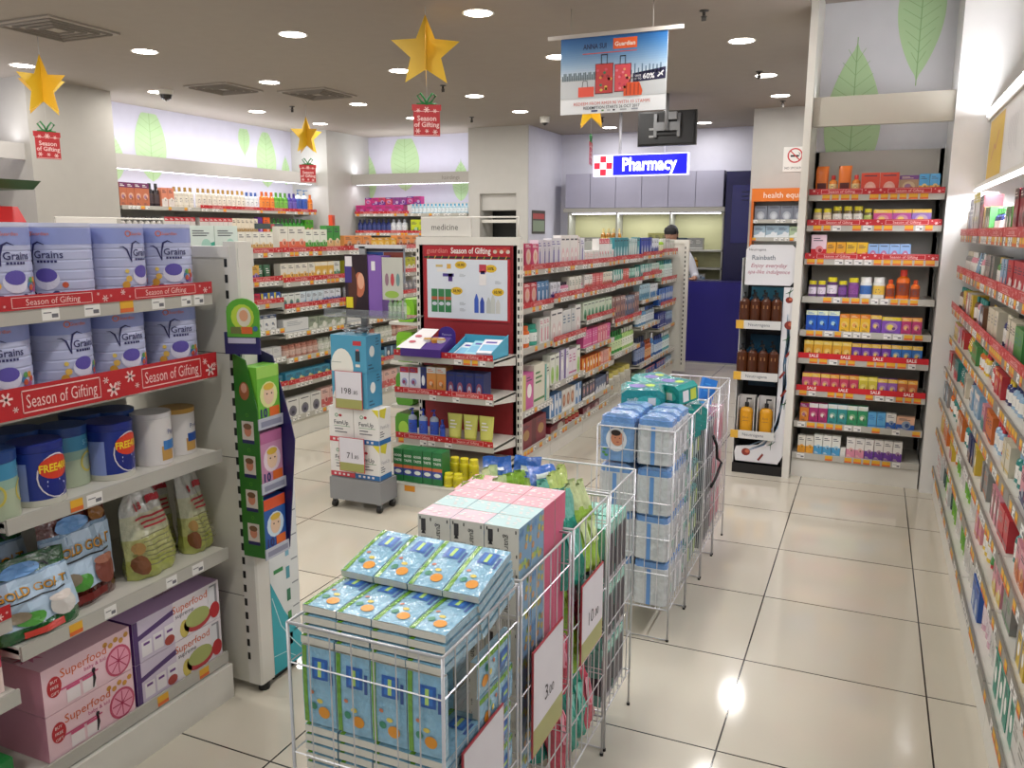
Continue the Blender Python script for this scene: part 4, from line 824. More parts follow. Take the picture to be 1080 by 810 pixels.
m.obj('sample_jar', t, (0, 0, .05))
t = root('tissue_sample_box', 'open blue and white sample carton with blister packs, top shelf of end cap', 'carton', FE.w(.52, .14, .826))
m = MB(); CB = M('#4aa8c8', .35); m.prism([(-.12, 0), (.12, 0), (.12, .11), (-.12, .03)], -.15, -.146, CB, axis='x').prism([(-.12, 0), (.12, 0), (.12, .13), (-.12, .05)], .146, .15, CB, axis='x').box(-.15, .15, .116, .12, 0, .12, CB).box(-.15, .15, -.12, .12, 0, .004, CB).box(-.15, .15, -.12, -.117, 0, .03, M('#3a2a7a')); m.obj('tray', t)
for i in range(3):
    m = MB(); m.box(-.06, .06, -.09, .09, 0, .012, M(('#dfe6ea', '#9ad0e0', '#e6e4ea')[i], .35)); m.dec(g_rect(-.05, .05, -.06, .02), M('#7fb8d8'), lambda a, b: (a, b, .0126)); m.dec(g_rect(-.04, .03, .04, .06), M('#5a4aa0'), lambda a, b: (a, b, .0126)); o = m.obj('blister_pack', t, (-.08+.08*i, 0, .03+.014*i)); o.rotation_euler = (.35, 0, .1*i-.1)
MED = lambda look, c, c2, n, w, h, st, c3='#e6e6ea', nm='medicine_carton': G(look, nm, 'box', w, h, .1, c, c2, st, c3, n)
fill(FE, .02, .67, .589, [MED('blue and white throat medicine carton', '#dcdce4', '#b82a3a', 2, .062, .16, 0, '#4a5ab0'), MED('navy medicine carton', '#26306a', '#dcdce4', 1, .058, .165, 5), MED('orange and grey medicine carton', '#c88a4a', '#d2d0cc', 2, .065, .17, 0, '#d86a2a'), MED('navy cough remedy carton with white flask', '#232c66', '#c85a5a', 5, .062, .15, 7, '#dfe0e6')], 'end cap', 'slotted post', .02, True, fillall=False, shelf='second shelf')
fill(FE, .05, .69, .296, [G('clear pump bottle with blue label', 'hand_wash_bottle', 'bottle', .062, .19, .06, '#aab4c4', '#2a46b0', 3, '#3a5ac0', 3, gap=.016), G('slim dark blue bottle', 'hand_wash_bottle', 'bottle', .035, .13, .04, '#2a3f9a', '#2a3f9a', 0, '#3a5ac0', 1), G('pale yellow refill tub', 'refill_tub', 'tube', .105, .17, .06, '#cfcf6a', '#b8b84a', n=3, gap=.003), G('blue cleaning bottle', 'hand_wash_bottle', 'bottle', .05, .07, .05, '#2a46b0', '#2a46b0', 0, '#3a5ac0', 1)], 'end cap', 'slotted post', .03, True, fillall=False, shelf='third shelf')
fill(FR(-2.375, 1.61, 0), .20, .67, .1385, [MED('green and orange milk drink carton', '#24713c', '#c8683a', 5, .062, .195, 8, '#dfe6dc', 'drink_carton'), G('yellow small drink tub', 'drink_tub', 'bottle', .055, .08, .05, '#d8cc2a', '#d8cc2a', 2, '#c4b820', 2)], 'end cap', 'slotted post', .02, True, fillall=False, shelf='floor platform')
for i in range(3): put(bottle(.055, .09, '#d8cc2a', '#d8cc2a', '#c4b820', 2), 'drink_tub', f'yellow drink tub on top of the green cartons end, {od(i+1)} from the post', 'tub', (-1.80-.06*i, 1.76, .34), 0, 'yellow tubs in the back row') if False else None
fill(FR(-2.375, 1.76, 0), .42, .68, .1385, [G('yellow drink tub', 'drink_tub', 'bottle', .06, .13, .05, '#d8cc2a', '#d8cc2a', 2, '#c4b820', 4)], 'end cap', 'slotted post', .02, True, fillall=False, shelf='back of platform')
# side pocket with green tubs on the far side of the end cap
FG = FR(-2.40, 2.98, -90)
bay('narrow white shelving beside the end cap holding green tubs', FG, 0, .60, 1.50, .02, [], backp=True, kick=.12)
for i, (z, hh, l) in enumerate(((.99, .15, 'upper'), (.72, .20, 'middle'), (.42, .22, 'lower'), (.16, .2, 'lowest'))):
    for j in range(2):
        m = MB(); w = .13; GG = M('#7fc02a' if i < 2 else '#5aa030', .25); m.prism([(-w*.5, .02), (-w*.4, 0), (w*.4, 0), (w*.5, .02), (w*.5, hh-.03), (w*.38, hh), (-w*.38, hh), (-w*.5, hh-.03)], -.09, .09, GG); m.dec(g_ell(0, hh*.5, w*.3, hh*.25), M('#a8d84a', .3), flat(-.0912))
        put(m.mesh('storage_tub'), 'storage_tub', f'lime green plastic tub in the {l} tier beside the end cap, '+('facing the entrance' if j == 0 else 'behind the first'), 'tub', (-2.50-.012*i, 2.45+.2*j, z), 0, 'green tubs beside the end cap')
    m = MB(); m.box(-.22, .0, 0, .55, -.022, -.002, SHW); o = m.obj('wall_shelf'); o.location = (-2.405, 2.35, z); tag(o, f'thin white shelf carrying the {l} pair of green tubs', 'shelf')

# ------------------------------------------------------------------ E: supplement gondola behind, faces the right
FEE = FR(-3.68, 1.70, 90); YE = [1.70, 2.575, 3.40, 4.22, 5.05]
SUP = lambda look, c, c2, n, w=.07, h=.12, st=2, c3='#efece4': G(look, 'supplement_carton', 'box', w, h, .06, c, c2, st, c3, n)
def tb(look, c, c2, n, w=.08, h=.13): return G(look, 'care_tube', 'tube', w, h, .05, c, c2, n=n)
PE = [
 [[G('large pale aqua face mask carton', 'mask_carton', 'box', .22, .19, .06, '#cfdcd6', '#3aa08a', 1, '#e6e8e2', 2), SUP('white herbal carton', '#e2dfd4', '#c8a05a', 4, .07, .15)],
  [tb('white and dark green care tube', '#3a6a4a', '#2a4a3a', 2), tb('purple care tube', '#7a3a9a', '#4a2a7a', 4), SUP('yellow and violet supplement carton', '#d8a84a', '#5a3a9a', 2)],
  [SUP('bright blue supplement pack', '#2f5fb0', '#d8c03a', 4, .07, .15, 5), SUP('crimson supplement pack', '#c22a4a', '#e8a0b0', 4, .085, .16, 1)],
  [SUP('white scar care carton', '#d8d8d8', '#3a4a6a', 6, .07, .14, 0)],
  [SUP('grey tray carton', '#c8c6c4', '#a0a0a4', 5, .09, .08, 4)],
  [SUP('teal sachet box', '#3a7a90', '#c8c83a', 5, .09, .08, 1)],
  [SUP('grey white pack', '#c0beb8', '#4a4a5a', 6, .1, .12, 7)]],
 [[SUP('coral-fronted white juice carton', '#dcd8cc', '#d86a4a', 3, .1, .19, 2), SUP('white carton with green apple foot', '#dfe0d4', '#4a9a3a', 3, .09, .17, 2), SUP('tall green supplement carton', '#3a8a3a', '#d8b07a', 2, .09, .2, 2)],
  [SUP('white and mustard soap carton', '#e2ddd0', '#d8a03a', 5, .08, .14, 2), SUP('yellow soap carton', '#dcae4a', '#efe6cc', 3, .08, .17, 0), SUP('white and green soap carton', '#dfe0d8', '#4a8a6a', 3, .08, .15, 2)],
  [SUP('white carton with dark green drop', '#dce0dc', '#2a6a4a', 3, .07, .15, 7, '#1c3a5a'), SUP('pale blue scar care carton', '#cfdce6', '#5a9ac0', 4, .07, .15, 1), SUP('white and deep blue carton', '#dce0ea', '#2f5aa8', 5, .075, .17, 2)],
  [SUP('large white plain carton', '#d2d2d2', '#9aa0a8', 1, .3, .14, 4), SUP('grey green flat carton', '#8f9a86', '#c0c4b8', 3, .12, .1, 1)],
  [G('dusty pink cream jar', 'cream_jar', 'bottle', .07, .1, .07, '#b8887a', '#a87060', 2, '#d0b0a4', 6), G('grey white cream jar', 'cream_jar', 'bottle', .07, .11, .07, '#c2c6b8', '#a8aca0', 2, '#dcdcd4', 4)],
  [SUP('teal mask sachet box', '#3a8aa8', '#c8cc3a', 5, .11, .09, 1), SUP('dark blue mask sachet', '#2a4a6a', '#8ab0c8', 3, .1, .12, 5)],
  [SUP('white sachet pack with dark figure', '#d8d6d2', '#2a2a3a', 3, .14, .14, 7, '#2f2a4a'), SUP('pale pink pack', '#d8b0a8', '#c85a5a', 3, .11, .15, 2)]],
]
PE += [[[SUP('orange and brown biscuit carton', '#d88a4a', '#8a4a2a', 3, .13, .12, 2), SUP('yellow syrup carton', '#e0b03a', '#c8902a', 4, .1, .1, 0), SUP('white block carton', '#e0ded8', '#3a3a5a', 3, .1, .16, 0)],
  [SUP('yellow green soap carton', '#b8b83a', '#e0dccc', 4, .08, .14, 2), SUP('pink and black lipstick carton', '#d8a8b0', '#3a2a3a', 6, .05, .13, 3)],
  [tb('grey care tube', '#9a9aa0', '#3a3a44', 5), SUP('rose carton', '#c87a8a', '#e0c8cc', 4)]]+PE[1][3:]]
PE += [PE[2]]
ZE = [[1.395, 1.19, 1.03, .835, .62, .40], [1.395, 1.172, .975, .785, .595, .395], [1.395, 1.172, .975, .785, .595, .395], [1.395, 1.172, .975, .785, .595, .395]]
runbays(FEE, YE, ZE, PE, 'supplement gondola', 'bays of the supplement gondola', 'entrance end', lambda b, i: 'season' if i in (0, 1, 2, 5) else None, 1.42, .36, 21, postend=(False, False), kick=.14, dens=.8, ora=.3, first='entrance')
FE0 = FR(-3.68, .86, 90)
bay('entrance end bay of the supplement gondola, mostly hidden behind the milk cans', FE0, 0, .83, 1.42, .36, [(1.395, 'season', 0), (.9, None, 0)], kick=.14)
t = root('leaning_face_pack', 'dark rectangular sachet box lying on top of the supplement gondola', 'box', (-3.82, 2.62, 1.60)); MB().box(-.05, .05, -.1, .1, 0, .04, M('#3a4a4a')).dec(g_rect(-.04, .0, .005, .035), M('#b84a4a'), lambda a, b: (.0506, a, b)).obj('body', t)

# ------------------------------------------------------------------ R: long run on the right wall, faces the left
FRR = FR(.755, 3.08, -90); YR = [3.08, 2.20, 1.31, .42, -.47]
def rpool(seed):
    r = random.Random(seed); out = []; cols = [('red', '#b8323a'), ('white', '#d2cec8'), ('brown', '#6a4a3a'), ('cream', '#cfc6b0'), ('orange', '#c8682a'), ('pale blue', '#8aa8c0'), ('green', '#4a8a4a'), ('pink', '#cf8a96'), ('navy', '#2a3260'), ('grey', '#8a8884'), ('teal', '#2a7a74'), ('yellow', '#d0b03a')]
    for _ in range(5):
        (a, c), (b, c2) = r.sample(cols, 2); k = r.choice(['box', 'box', 'bottle', 'tube'])
        if k == 'box': out.append(G(f'{a} and {b} care carton', 'care_carton', 'box', r.uniform(.06, .1), r.uniform(.1, .15), .07, c, c2, r.choice([0, 1, 2, 4, 5]), n=r.randint(2, 3)))
        elif k == 'bottle': out.append(G(f'{a} bottle with {b} cap', 'care_bottle', 'bottle', r.uniform(.05, .07), r.uniform(.12, .16), .06, c, c2, 1, '#e0dcd4', n=r.randint(2, 4)))
        else: out.append(G(f'{a} tube with {b} cap', 'care_tube', 'tube', .065, r.uniform(.12, .15), .05, c, c2, n=r.randint(2, 4)))
    return out
PR = []
for b in range(4): PR.append([rpool(100+b*10+i) for i in range(8)])
PR[0][0] = [G('slim brown book-like carton', 'care_carton', 'box', .05, .14, .08, '#a8864a', '#6a4a2a', 5, n=2), G('grey violet carton', 'care_carton', 'box', .06, .2, .08, '#6a6474', '#d8d4d0', 4, n=3), G('white carton with yellow top', 'care_carton', 'box', .07, .22, .08, '#c8c4c0', '#d8c82a', 0, n=4), G('wine red carton with black band', 'care_carton', 'box', .1, .2, .08, '#8a2a34', '#221a1e', 0, n=3)]
PR[2][0] = [G('wine red carton with black band', 'care_carton', 'box', .1, .18, .08, '#8a2a34', '#221a1e', 0, n=3), G('beige carton', 'care_carton', 'box', .08, .2, .08, '#b8a890', '#6a4a3a', 2, n=2)]
PR[2][1] = [G('bright red carton', 'care_carton', 'box', .12, .14, .08, '#b02430', '#e0c8c4', 1, n=3)]
PR[1][6] = PR[1][7] = [G('lime green bottle with yellow cap', 'care_bottle', 'bottle', .075, .15, .06, '#7ab03a', '#c8cc2a', 1, '#5a9a2a', 3), G('white bottle with black pump', 'care_bottle', 'bottle', .06, .15, .06, '#d0ccc6', '#1c1c1c', 3, '#c0bcb6', 3)]
PR[0][7] = [G('white wipes pack with red end', 'care_carton', 'box', .1, .1, .08, '#d6d4d0', '#b8323a', 4, n=3), G('dark teal bottle', 'care_bottle', 'bottle', .07, .14, .06, '#163c3a', '#122a2a', 1, '#204a46', 2), G('lime green bottle with yellow cap', 'care_bottle', 'bottle', .075, .14, .06, '#7ab03a', '#c8cc2a', 1, '#5a9a2a', 3)]
PR[2][7] = [G('white bottle with black pump', 'care_bottle', 'bottle', .06, .15, .06, '#d0ccc6', '#1c1c1c', 3, '#c0bcb6', 4), G('blue pack with white mark', 'care_carton', 'box', .09, .12, .06, '#2a5aa8', '#e0e4ea', 7, n=2), G('clear pink bottle', 'care_bottle', 'bottle', .07, .16, .06, '#c8a0ac', '#e0dcdc', 1, '#d8c8cc', 3)]
PR[3][7] = [G('teal and white carton', 'care_carton', 'box', .09, .13, .07, '#2a8a74', '#dcdcd6', 5, n=4), G('white leaflet carton', 'care_carton', 'box', .1, .13, .07, '#cfccc6', '#8a8680', 4, n=4)]
runbays(FRR, YR, [[1.53, 1.325, 1.12, .95, .765, .575, .39]]*4, PR, 'right wall', 'bays of the right wall shelving', 'far end', lambda b, i: 'season' if i < 3 else None, 1.80, .40, 31, postend=(False, False), kick=.15, dens=.85, ora=.6, first='far', setb=lambda b, i: (.03, .03, .02, .02, .01, 0, 0)[i])
t = root('header_light_box', 'long lit header panel with pale posters above the right wall shelving', 'light box', (.875, 0, 1.845))
MB().box(0, .03, -.47, 3.10, .0, .36, M('#dedad6', .35)).obj('panel', t)
m = MB(); mp = lambda a, b: (-.0008, a, b); mq = lambda a, b: (-.0014, a, b)
m.dec(g_rect(2.48, 3.05, .03, .34), M('#dfb942', .45), mp); m.dec(g_line([(2.9, .12), (2.8, .2), (2.75, .17), (2.65, .26)], .012), M('#c8707a'), mq); m.dec(g_rect(1.75, 2.42, .03, .34), M('#e8e6e4', .45), mp)
for i in range(6): m.dec(g_line([(2.0+.05*i, .1+.02*(i % 3)), (2.03+.05*i, .2), (2.0+.05*i, .27)], .005), M('#b0b0b8'), mq)
m.dec(g_rect(.9, 1.7, .03, .34), M('#b06a6a', .45), mp); m.dec(g_rect(-.3, .85, .03, .34), M('#dcd4d0', .45), mp); m.obj('poster', t)
m = MB().box(-.05, .0, -.47, 3.08, -.02, .0, WHT); m.obj('ledge', t)
cove('white strip light under the header panel of the right wall shelving', -.45, 3.06, .835, 0, 1.815, 'y', False, 13, .004)
cove('white strip light on the ledge above the header panel of the right wall', -.45, 3.06, .86, 0, 2.218, 'y', True, 18, .004)
STRB = None

# ------------------------------------------------------------------ K: back bay shelving
FK = FR(-6.38, 7.50, 0)
K1 = [[G('magenta sanitary pad pack', 'pad_pack', 'box', .15, .12, .12, '#c22a7a', '#6a2a8a', 1, '#e8a8c8', 5), G('magenta and violet pad pack', 'pad_pack', 'box', .14, .13, .12, '#b0287a', '#4a3a9a', 0, '#e0a0c4', 3), G('pale blue mini bottle', 'care_bottle', 'bottle', .055, .13, .05, '#a8c8d8', '#3a9ac0', 1, '#dfe8ec', 12)],
 [G('dark blue bottle', 'care_bottle', 'bottle', .075, .2, .06, '#1f2a66', '#18204a', 1, '#3a4a8a', 7), G('silver white bottle', 'care_bottle', 'bottle', .085, .2, .07, '#c8ccd2', '#8a8e96', 0, '#e0e2e6', 6), G('multicolour snack pack', 'snack_pack', 'box', .1, .14, .06, '#5a9a4a', '#d85a3a', 2, n=3), G('yellow green pack', 'snack_pack', 'box', .12, .18, .06, '#c0cc2a', '#4a9a3a', 1, n=3)],
 [G('orange snack carton', 'snack_pack', 'box', .11, .12, .06, '#d88a5a', '#8a4a2a', 2, n=4), G('yellow snack carton', 'snack_pack', 'box', .09, .12, .06, '#dcb03a', '#c88a2a', 2, n=4), G('red snack carton', 'snack_pack', 'box', .09, .12, .06, '#c83a2a', '#dcd8cc', 0, n=3), G('white block carton', 'care_carton', 'box', .1, .18, .06, '#dcdad4', '#9a9a94', 4, n=3)],
 [G('pink and black pack', 'pad_pack', 'box', .07, .16, .06, '#d0a0a8', '#3a2a34', 3, n=6), G('white tube', 'care_tube', 'tube', .08, .15, .05, '#d8d6d0', '#6a4a4a', n=6)],
 [G('black box pack', 'care_carton', 'box', .15, .14, .06, '#2a262a', '#8a3a3a', 2, n=4), G('grey pack', 'care_carton', 'box', .12, .14, .06, '#b8b8b4', '#6a6a72', 4, n=4)],
 [G('lime pack', 'care_carton', 'box', .15, .14, .06, '#8ab83a', '#dce0c0', 1, n=4), G('white pack', 'care_carton', 'box', .12, .14, .06, '#d4d4d0', '#6a6a72', 4, n=4)]]
for b in range(2):
    x0 = .88*b
    bay(f'back wall shelving bay under the lettered band, {("beside the corner pillar", "beside the niche pillar")[b]}', FK, x0, .88, 1.98, .44, [(1.79, 'season' if b == 0 else None, 0), (1.53, 'season', 0), (1.30, 'season', 0), (1.07, 'season', 0), (.8, None, 0), (.5, None, 0)], 'back wall bays', kick=.14, back='#c9c8c2', dens=.6, rn=random.Random(40+b))
    for i, z in enumerate((1.79, 1.53, 1.30, 1.07, .8, .5)):
        pool = K1[i][::-1] if (b == 1 and i) else (K1[i][2:] if b else K1[i][:2])
        fill(FK, x0, x0+.88, z+.034, pool, f'{("first", "second")[b]} back bay', 'corner pillar', .014, hmax=.19, shelf=f'{ORD[i+1]} shelf')
for j in range(8):
    put(carton(.105, .1, .1, ('#c22a7a', '#c23a5a', '#8a3a8a', '#b0287a')[j//2], '#6a2a8a', j % 3), 'pad_pack', f'magenta pad pack in the second layer, top back shelf, {od(j+1)} from corner pillar', 'pack', FK.w(.2+.112*j, .09, 1.79+.034+.121 if j < 6 else 1.79+.034+.131), 0, 'second layer of pad packs')

# ------------------------------------------------------------------ W: left wall shelving
FW = FR(-6.56, 3.70, 90)
W1 = [[G('brown and orange hair dye pack', 'hair_dye_box', 'box', .09, .23, .06, '#b86a4a', '#6a2a5a', 0, n=4), G('black shampoo bottle', 'shampoo_bottle', 'bottle', .08, .24, .06, '#2a2226', '#1c181a', 1, '#4a3a3a', 2), G('coral pack', 'hair_dye_box', 'box', .08, .2, .06, '#d8866a', '#dcd2cc', 2, n=2), G('cream bottle with gold cap', 'shampoo_bottle', 'bottle', .075, .22, .06, '#d8cfc0', '#a8843a', 1, '#e6dfd2', 10), G('white bottle with blue cap', 'shampoo_bottle', 'bottle', .075, .21, .06, '#d6dade', '#3a5aa0', 1, '#e6e8ea', 5)],
 [G('magenta bottle', 'shampoo_bottle', 'bottle', .085, .23, .06, '#c81f6a', '#a81858', 1, '#d83a80', 5), G('orange bottle', 'shampoo_bottle', 'bottle', .085, .23, .06, '#e0761e', '#c86018', 1, '#e88a3a', 3), G('green bottle', 'shampoo_bottle', 'bottle', .085, .23, .06, '#5aa02a', '#4a8a22', 1, '#7ab84a', 3), G('violet bottle', 'shampoo_bottle', 'bottle', .085, .23, .06, '#4a3a9a', '#3a2c80', 1, '#6a5ab0', 2), G('white pump bottle with blue foot', 'shampoo_bottle', 'bottle', .11, .29, .08, '#d8dce0', '#3a6a9a', 3, '#3a5ab0', 5, gap=.012)]]
W2 = [[G('grey white bottle', 'shampoo_bottle', 'bottle', .075, .2, .06, '#c2beb8', '#5a5a5a', 1, '#d8d4d0', 7), G('red-labelled pack', 'hair_dye_box', 'box', .07, .2, .06, '#cfcac6', '#b8303a', 0, n=7), G('cream pack', 'hair_dye_box', 'box', .07, .2, .06, '#d8cdb8', '#a88a5a', 2, n=6)],
 [G('violet pack', 'hair_dye_box', 'box', .08, .22, .06, '#5a2a8a', '#8a4ab0', 1, n=3), G('orange pack', 'hair_dye_box', 'box', .12, .22, .06, '#dc5a1e', '#c84a18', 1, n=1), G('green bottle', 'shampoo_bottle', 'bottle', .075, .21, .06, '#2f8a2a', '#226a20', 1, '#6ab84a', 9), G('green and red pack', 'hair_dye_box', 'box', .08, .2, .06, '#4a9a2a', '#c8482a', 2, n=5)]]
for b in range(3):
    x0 = 1.05*b+.02; bb = min(b, 1) if b < 2 else 1
    bay(f'left wall shelving bay under the long leaf wall, {od(b+1)} from the entrance', FW, x0, 1.05, 1.86, .40, [(1.80, 'season' if b else None, 0), (1.50, 'season', 0), (1.2, None, 0)], 'left wall bays', kick=.14, back='#c9c8c2', dens=.6, rn=random.Random(50+b))
    p = (W1[0], W1[0][3:]+W1[1][:1], W1[1][1:])[b]; q = (W2[0], W2[0][1:]+W2[1][:1], W2[1][1:])[b]
    fill(FW, x0, x0+1.05, 1.834, p, f'{ORD[b+1]} left wall bay', 'entrance side', .014, shelf='top shelf'); fill(FW, x0, x0+1.05, 1.534, q, f'{ORD[b+1]} left wall bay', 'entrance side', .014, shelf='second shelf', hmax=.24)
put(carton(.16, .2, .05, '#d8481e', '#c23c18', 4), 'promotion_card', 'orange-red card standing on the shelf edge by the corner pillar', 'card', (-6.40, 6.98, 1.60), PI/2+.4)

# ------------------------------------------------------------------ C: health equipment bay on the sign pillar
FC = FR(-.93, 7.0, 0)
t = bay('health equipment bay with orange header on the sign pillar', FC, 0, .80, 2.0, .19, [(1.68, None, 0), (1.49, None, 0), (1.2, None, 0), (.9, None, 0), (.6, None, 0)], kick=.14, back='#b8b8b4', posts=(False, False))
m = MB(); m.box(0, .80, -.02, .17, 1.91, 2.045, M('#d9701c', .4)); m.dec(g_text('health equipment', .42, 1.975, .085, .68), M('#efe6da'), flat(-.0208)); m.obj('header', t)
MB().box(0, .025, -.02, .17, .1, 1.91, M('#c8641c', .4)).obj('side_trim', t)
HQ = lambda look, c, c2, n, w, h, st=1: G(look, 'device_carton', 'box', w, h, .12, c, c2, st, '#dfe2e6', n)
for i, (z, sp_) in enumerate(((1.68, [HQ('grey blood pressure monitor carton', '#7a7e8a', '#c8ccd2', 4, .13, .15, 7), HQ('dark monitor carton', '#3a3e4a', '#a8acb4', 3, .12, .14, 7)]), (1.49, [HQ('pale blue device carton', '#9ab0c0', '#dfe4e8', 3, .12, .13), HQ('pale green device carton', '#a8bc9a', '#e0e4d4', 3, .11, .12)]), (1.2, [HQ('white device carton', '#c8ccd0', '#4a5a8a', 7, .11, .15)]), (.9, [HQ('blue device carton', '#4a6a9a', '#dfe4e8', 7, .11, .15)]), (.6, [HQ('grey device carton', '#8a8e96', '#dfe4e8', 7, .11, .15)]))):
    fill(FC, .03, .78, z+.034, sp_, 'health bay', 'blue door side', .014, shelf=f'{ORD[i+1]} shelf', hmax=.16)
t = root('no_smoking_sign', 'round red no smoking sign with small lettering on the pillar', 'sign', (-.53, 7.195, 2.365))
m = MB(); m.box(-.12, .12, -.004, 0, -.14, .12, M('#e4e2dd', .4)); mp, mq = flat(-.0046), flat(-.0052)
m.dec(g_rect(-.045, .04, .015, .035), BLK, mp); m.dec(g_line([(.045, .03), (.05, .05), (.03, .06)], .006), BLK, mp); m.dec(g_ring(0, .03, .078, .014, 24), M('#c22a30', .4), mq); m.dec(g_line([(-.048, .078), (.048, -.018)], .012), M('#c22a30', .4), mq); m.dec(g_text('NO SMOKING', 0, -.10, .036, .2), BLK, mp); m.obj('plate', t)

# ------------------------------------------------------------------ bath gel floor display beside the vitamin bay
t = root('floor_display', 'black floor display with white splash artwork and brown bath gel bottles', 'display', (-.44, 3.12, 0))
WB = M('#dfdfe2', .35)
MB().box(0, .345, -.01, .36, 0, .065, M('#121214', .4)).obj('base', t)
MB().box(.0, .345, .30, .33, .065, 1.50, M('#17171a', .4)).box(.31, .345, .0, .30, .065, 1.50, M('#17171a', .4)).box(.0, .004, .0, .3, .065, 1.42, M('#d9d9d6', .35)).obj('back_panel', t)
m = MB(); mp, mq, mr = flat(-.0046), flat(-.0052), flat(-.0058)
hd = [(.02, 1.25), (.30, 1.25), (.335, 1.29), (.335, 1.47), (.30, 1.505), (.05, 1.505), (.02, 1.475)]; m.prism(hd, -.004, .002, WB)
m.dec(g_text('Neutrogena', .09, 1.475, .022), M('#33343a'), mp); m.dec(g_text('Rainbath', .13, 1.425, .042, bold=.01), M('#6a7480'), mp); m.dec(g_text('Enjoy everyday', .165, 1.375, .036, .27, shear=.3), M('#a8506a'), mp); m.dec(g_text('spa-like indulgence', .165, 1.335, .034, .28, shear=.3), M('#a8506a'), mp); m.obj('header', t)
wing = [(.265, 1.24), (.34, 1.24), (.34, .30), (.33, .16), (.29, .08), (.02, .08), (.01, .14), (.02, .18), (.16, .20), (.235, .27), (.262, .38)]
m = MB(); m.prism(wing, -.004, .002, WB); BL = M('#5f86ad', .35); RDB = M('#8a3026', .45)
pts = [(.30, 1.05), (.31, .9), (.295, .75), (.305, .6), (.29, .45), (.27, .33), (.2, .22), (.1, .17)]
for k2 in range(7): m.dec(g_line([(a+.008*math.sin(5*b+k2*1.7), b+.02*math.cos(k2*2)) for a, b in pts], [.002, .007, .004, .008, .003, .009, .006, .002]), BL if k2 % 2 else M('#9ab6d0', .3), mp)
for a, b, q in ((.31, 1.0, .03), (.085, .145, .028), (.30, 1.16, .022)): m.dec(g_ell(a, b, q, q*.9), RDB, mq); m.dec(g_ell(a+.008, b+.006, q*.5, q*.45), M('#c86a4a'), mr)
for a, b in ((.30, .56), (.315, .82), (.18, .12), (.285, .68)): m.dec(g_poly([(a-.02, b-.02), (a-.01, b-.03), (a+.02, b+.015), (a+.01, b+.025)]), RDB, mq)
for a, b in ((.31, .48), (.3, .9), (.24, .2), (.30, 1.2)): m.dec(g_line([(a-.025, b), (a, b+.008), (a+.025, b+.03)], [.002, .008, .002]), M('#3a6a4a'), mq); m.dec(g_line([(a, b-.03), (a, b+.008), (a+.01, b+.04)], [.002, .006, .002]), M('#2a5a3a'), mq)
m.obj('artwork_panel', t)
SHB = M('#cfcfcc', .4)
for z in (.99, .655, .265):
    m = MB(); m.box(-.012, .262, -.05, .28, z-.005, z+.005, BLK); m.box(-.014, .264, -.054, -.05, z-.018, z+.036, SHB); m.dec(g_rect(-.014, .035, z-.018, z+.036), M('#d8a83a'), flat(-.0546)); m.dec(g_text('Neutrogena', .13, z+.01, .028), M('#4a5464'), flat(-.0546)); m.obj('tray', t)
for q_ in ((.04, .24, .27, .299, .72, .90, '#2a6a8a'), (.03, .24, .27, .299, 1.05, 1.22, '#3a7a90'), (.05, .23, .2, .24, .56, .64, '#1c4a66')): MB().box(*q_[:6], M(q_[6])).obj('insert_card', t)
def brownb(c, cap):
    m = MB(); C = GL(c); r = .033; h = .20; K = M(cap, .35)
    m.lathe([(0, 0, C), (r, 0, C), (r*1.04, h*.3, C), (r, h*.72, C), (r*.5, h*.8, K), (r*.45, h*.86, K), (r*.15, h*.86, K), (r*.15, h, K), (0, h, K)], n=14, sy=.7); m.box(-.006, .006, -.03, .0, h*.95, h, K); m.dec(g_rect(-.015, .015, h*.5, h*.6), M('#8a5a2a'), lambda a, b: (a, -r*.7*math.cos(a/r)-.002, b)); return m.mesh('bath_gel_bottle')
bb_, ob_ = brownb('#4a2410', '#16110e'), brownb('#16425c', '#101418')
for zi, z in enumerate((.996, .661)):
    for i in range(4): put(bb_, 'bath_gel_bottle', f'brown pump bath gel bottle, {od(i+1)} in the front row of the {("upper", "middle")[zi]} tray', 'bottle', (-.44+.03+.066*i, 3.12-.01, z), 0, f'brown bath gel bottles in the {("upper", "middle")[zi]} tray', sc=(1, 1, 1.05))
    for i in range(3): put(ob_, 'bath_gel_bottle', f'dark blue bath gel bottle behind the brown ones, {od(i+1)} in the {("upper", "middle")[zi]} tray', 'bottle', (-.44+.07+.066*i, 3.12+.12, z), 0, f'blue bath gel bottles in the {("upper", "middle")[zi]} tray', sc=(1, 1, 1.08))
for i in range(2):
    x = -.425+.06+.125*i
    m = MB(); w = .108; m.box(-w/2, w/2, .05, .055, 0, .25, M('#dcdad6', .35)).box(-w/2, w/2, -.05, .05, 0, .012, BLK).box(-w/2, -w/2+.003, -.05, .05, 0, .25, M('#dcdad6', .35)).box(w/2-.003, w/2, -.05, .05, 0, .25, M('#dcdad6', .35)); 
    nm = ('nearer the blue door', 'nearer the vitamin bay')[i]
    put(m.mesh('bottle_box'), 'bottle_box', f'open white display box around a yellow bottle, {nm}', 'box', (x, 3.13, .272), 0, 'white bottle boxes')
    m = MB(); C = GL('#d99a1e'); r = .042; m.lathe([(0, 0, C), (r, 0, C), (r, .14, C), (r*.8, .158, C), (r*.3, .165, BLK), (r*.3, .195, BLK), (r*.1, .195, BLK), (r*.1, .225, BLK), (0, .225, BLK)], n=16, sy=.75).box(-.004, .03, -.006, .004, .215, .225, BLK); m.dec(g_text('Body', 0, .1, .018), M('#8a5a1a'), lambda a, b: (a, -r*.75-.001, b)); m.dec(g_rect(-.02, .02, .075, .078), M('#8a5a1a'), lambda a, b: (a, -r*.75-.0005, b))
    put(m.mesh('body_lotion_bottle'), 'body_lotion_bottle', f'yellow body lotion bottle with black pump, {nm}', 'bottle', (x, 3.125, .285), 0, 'yellow pump bottles')

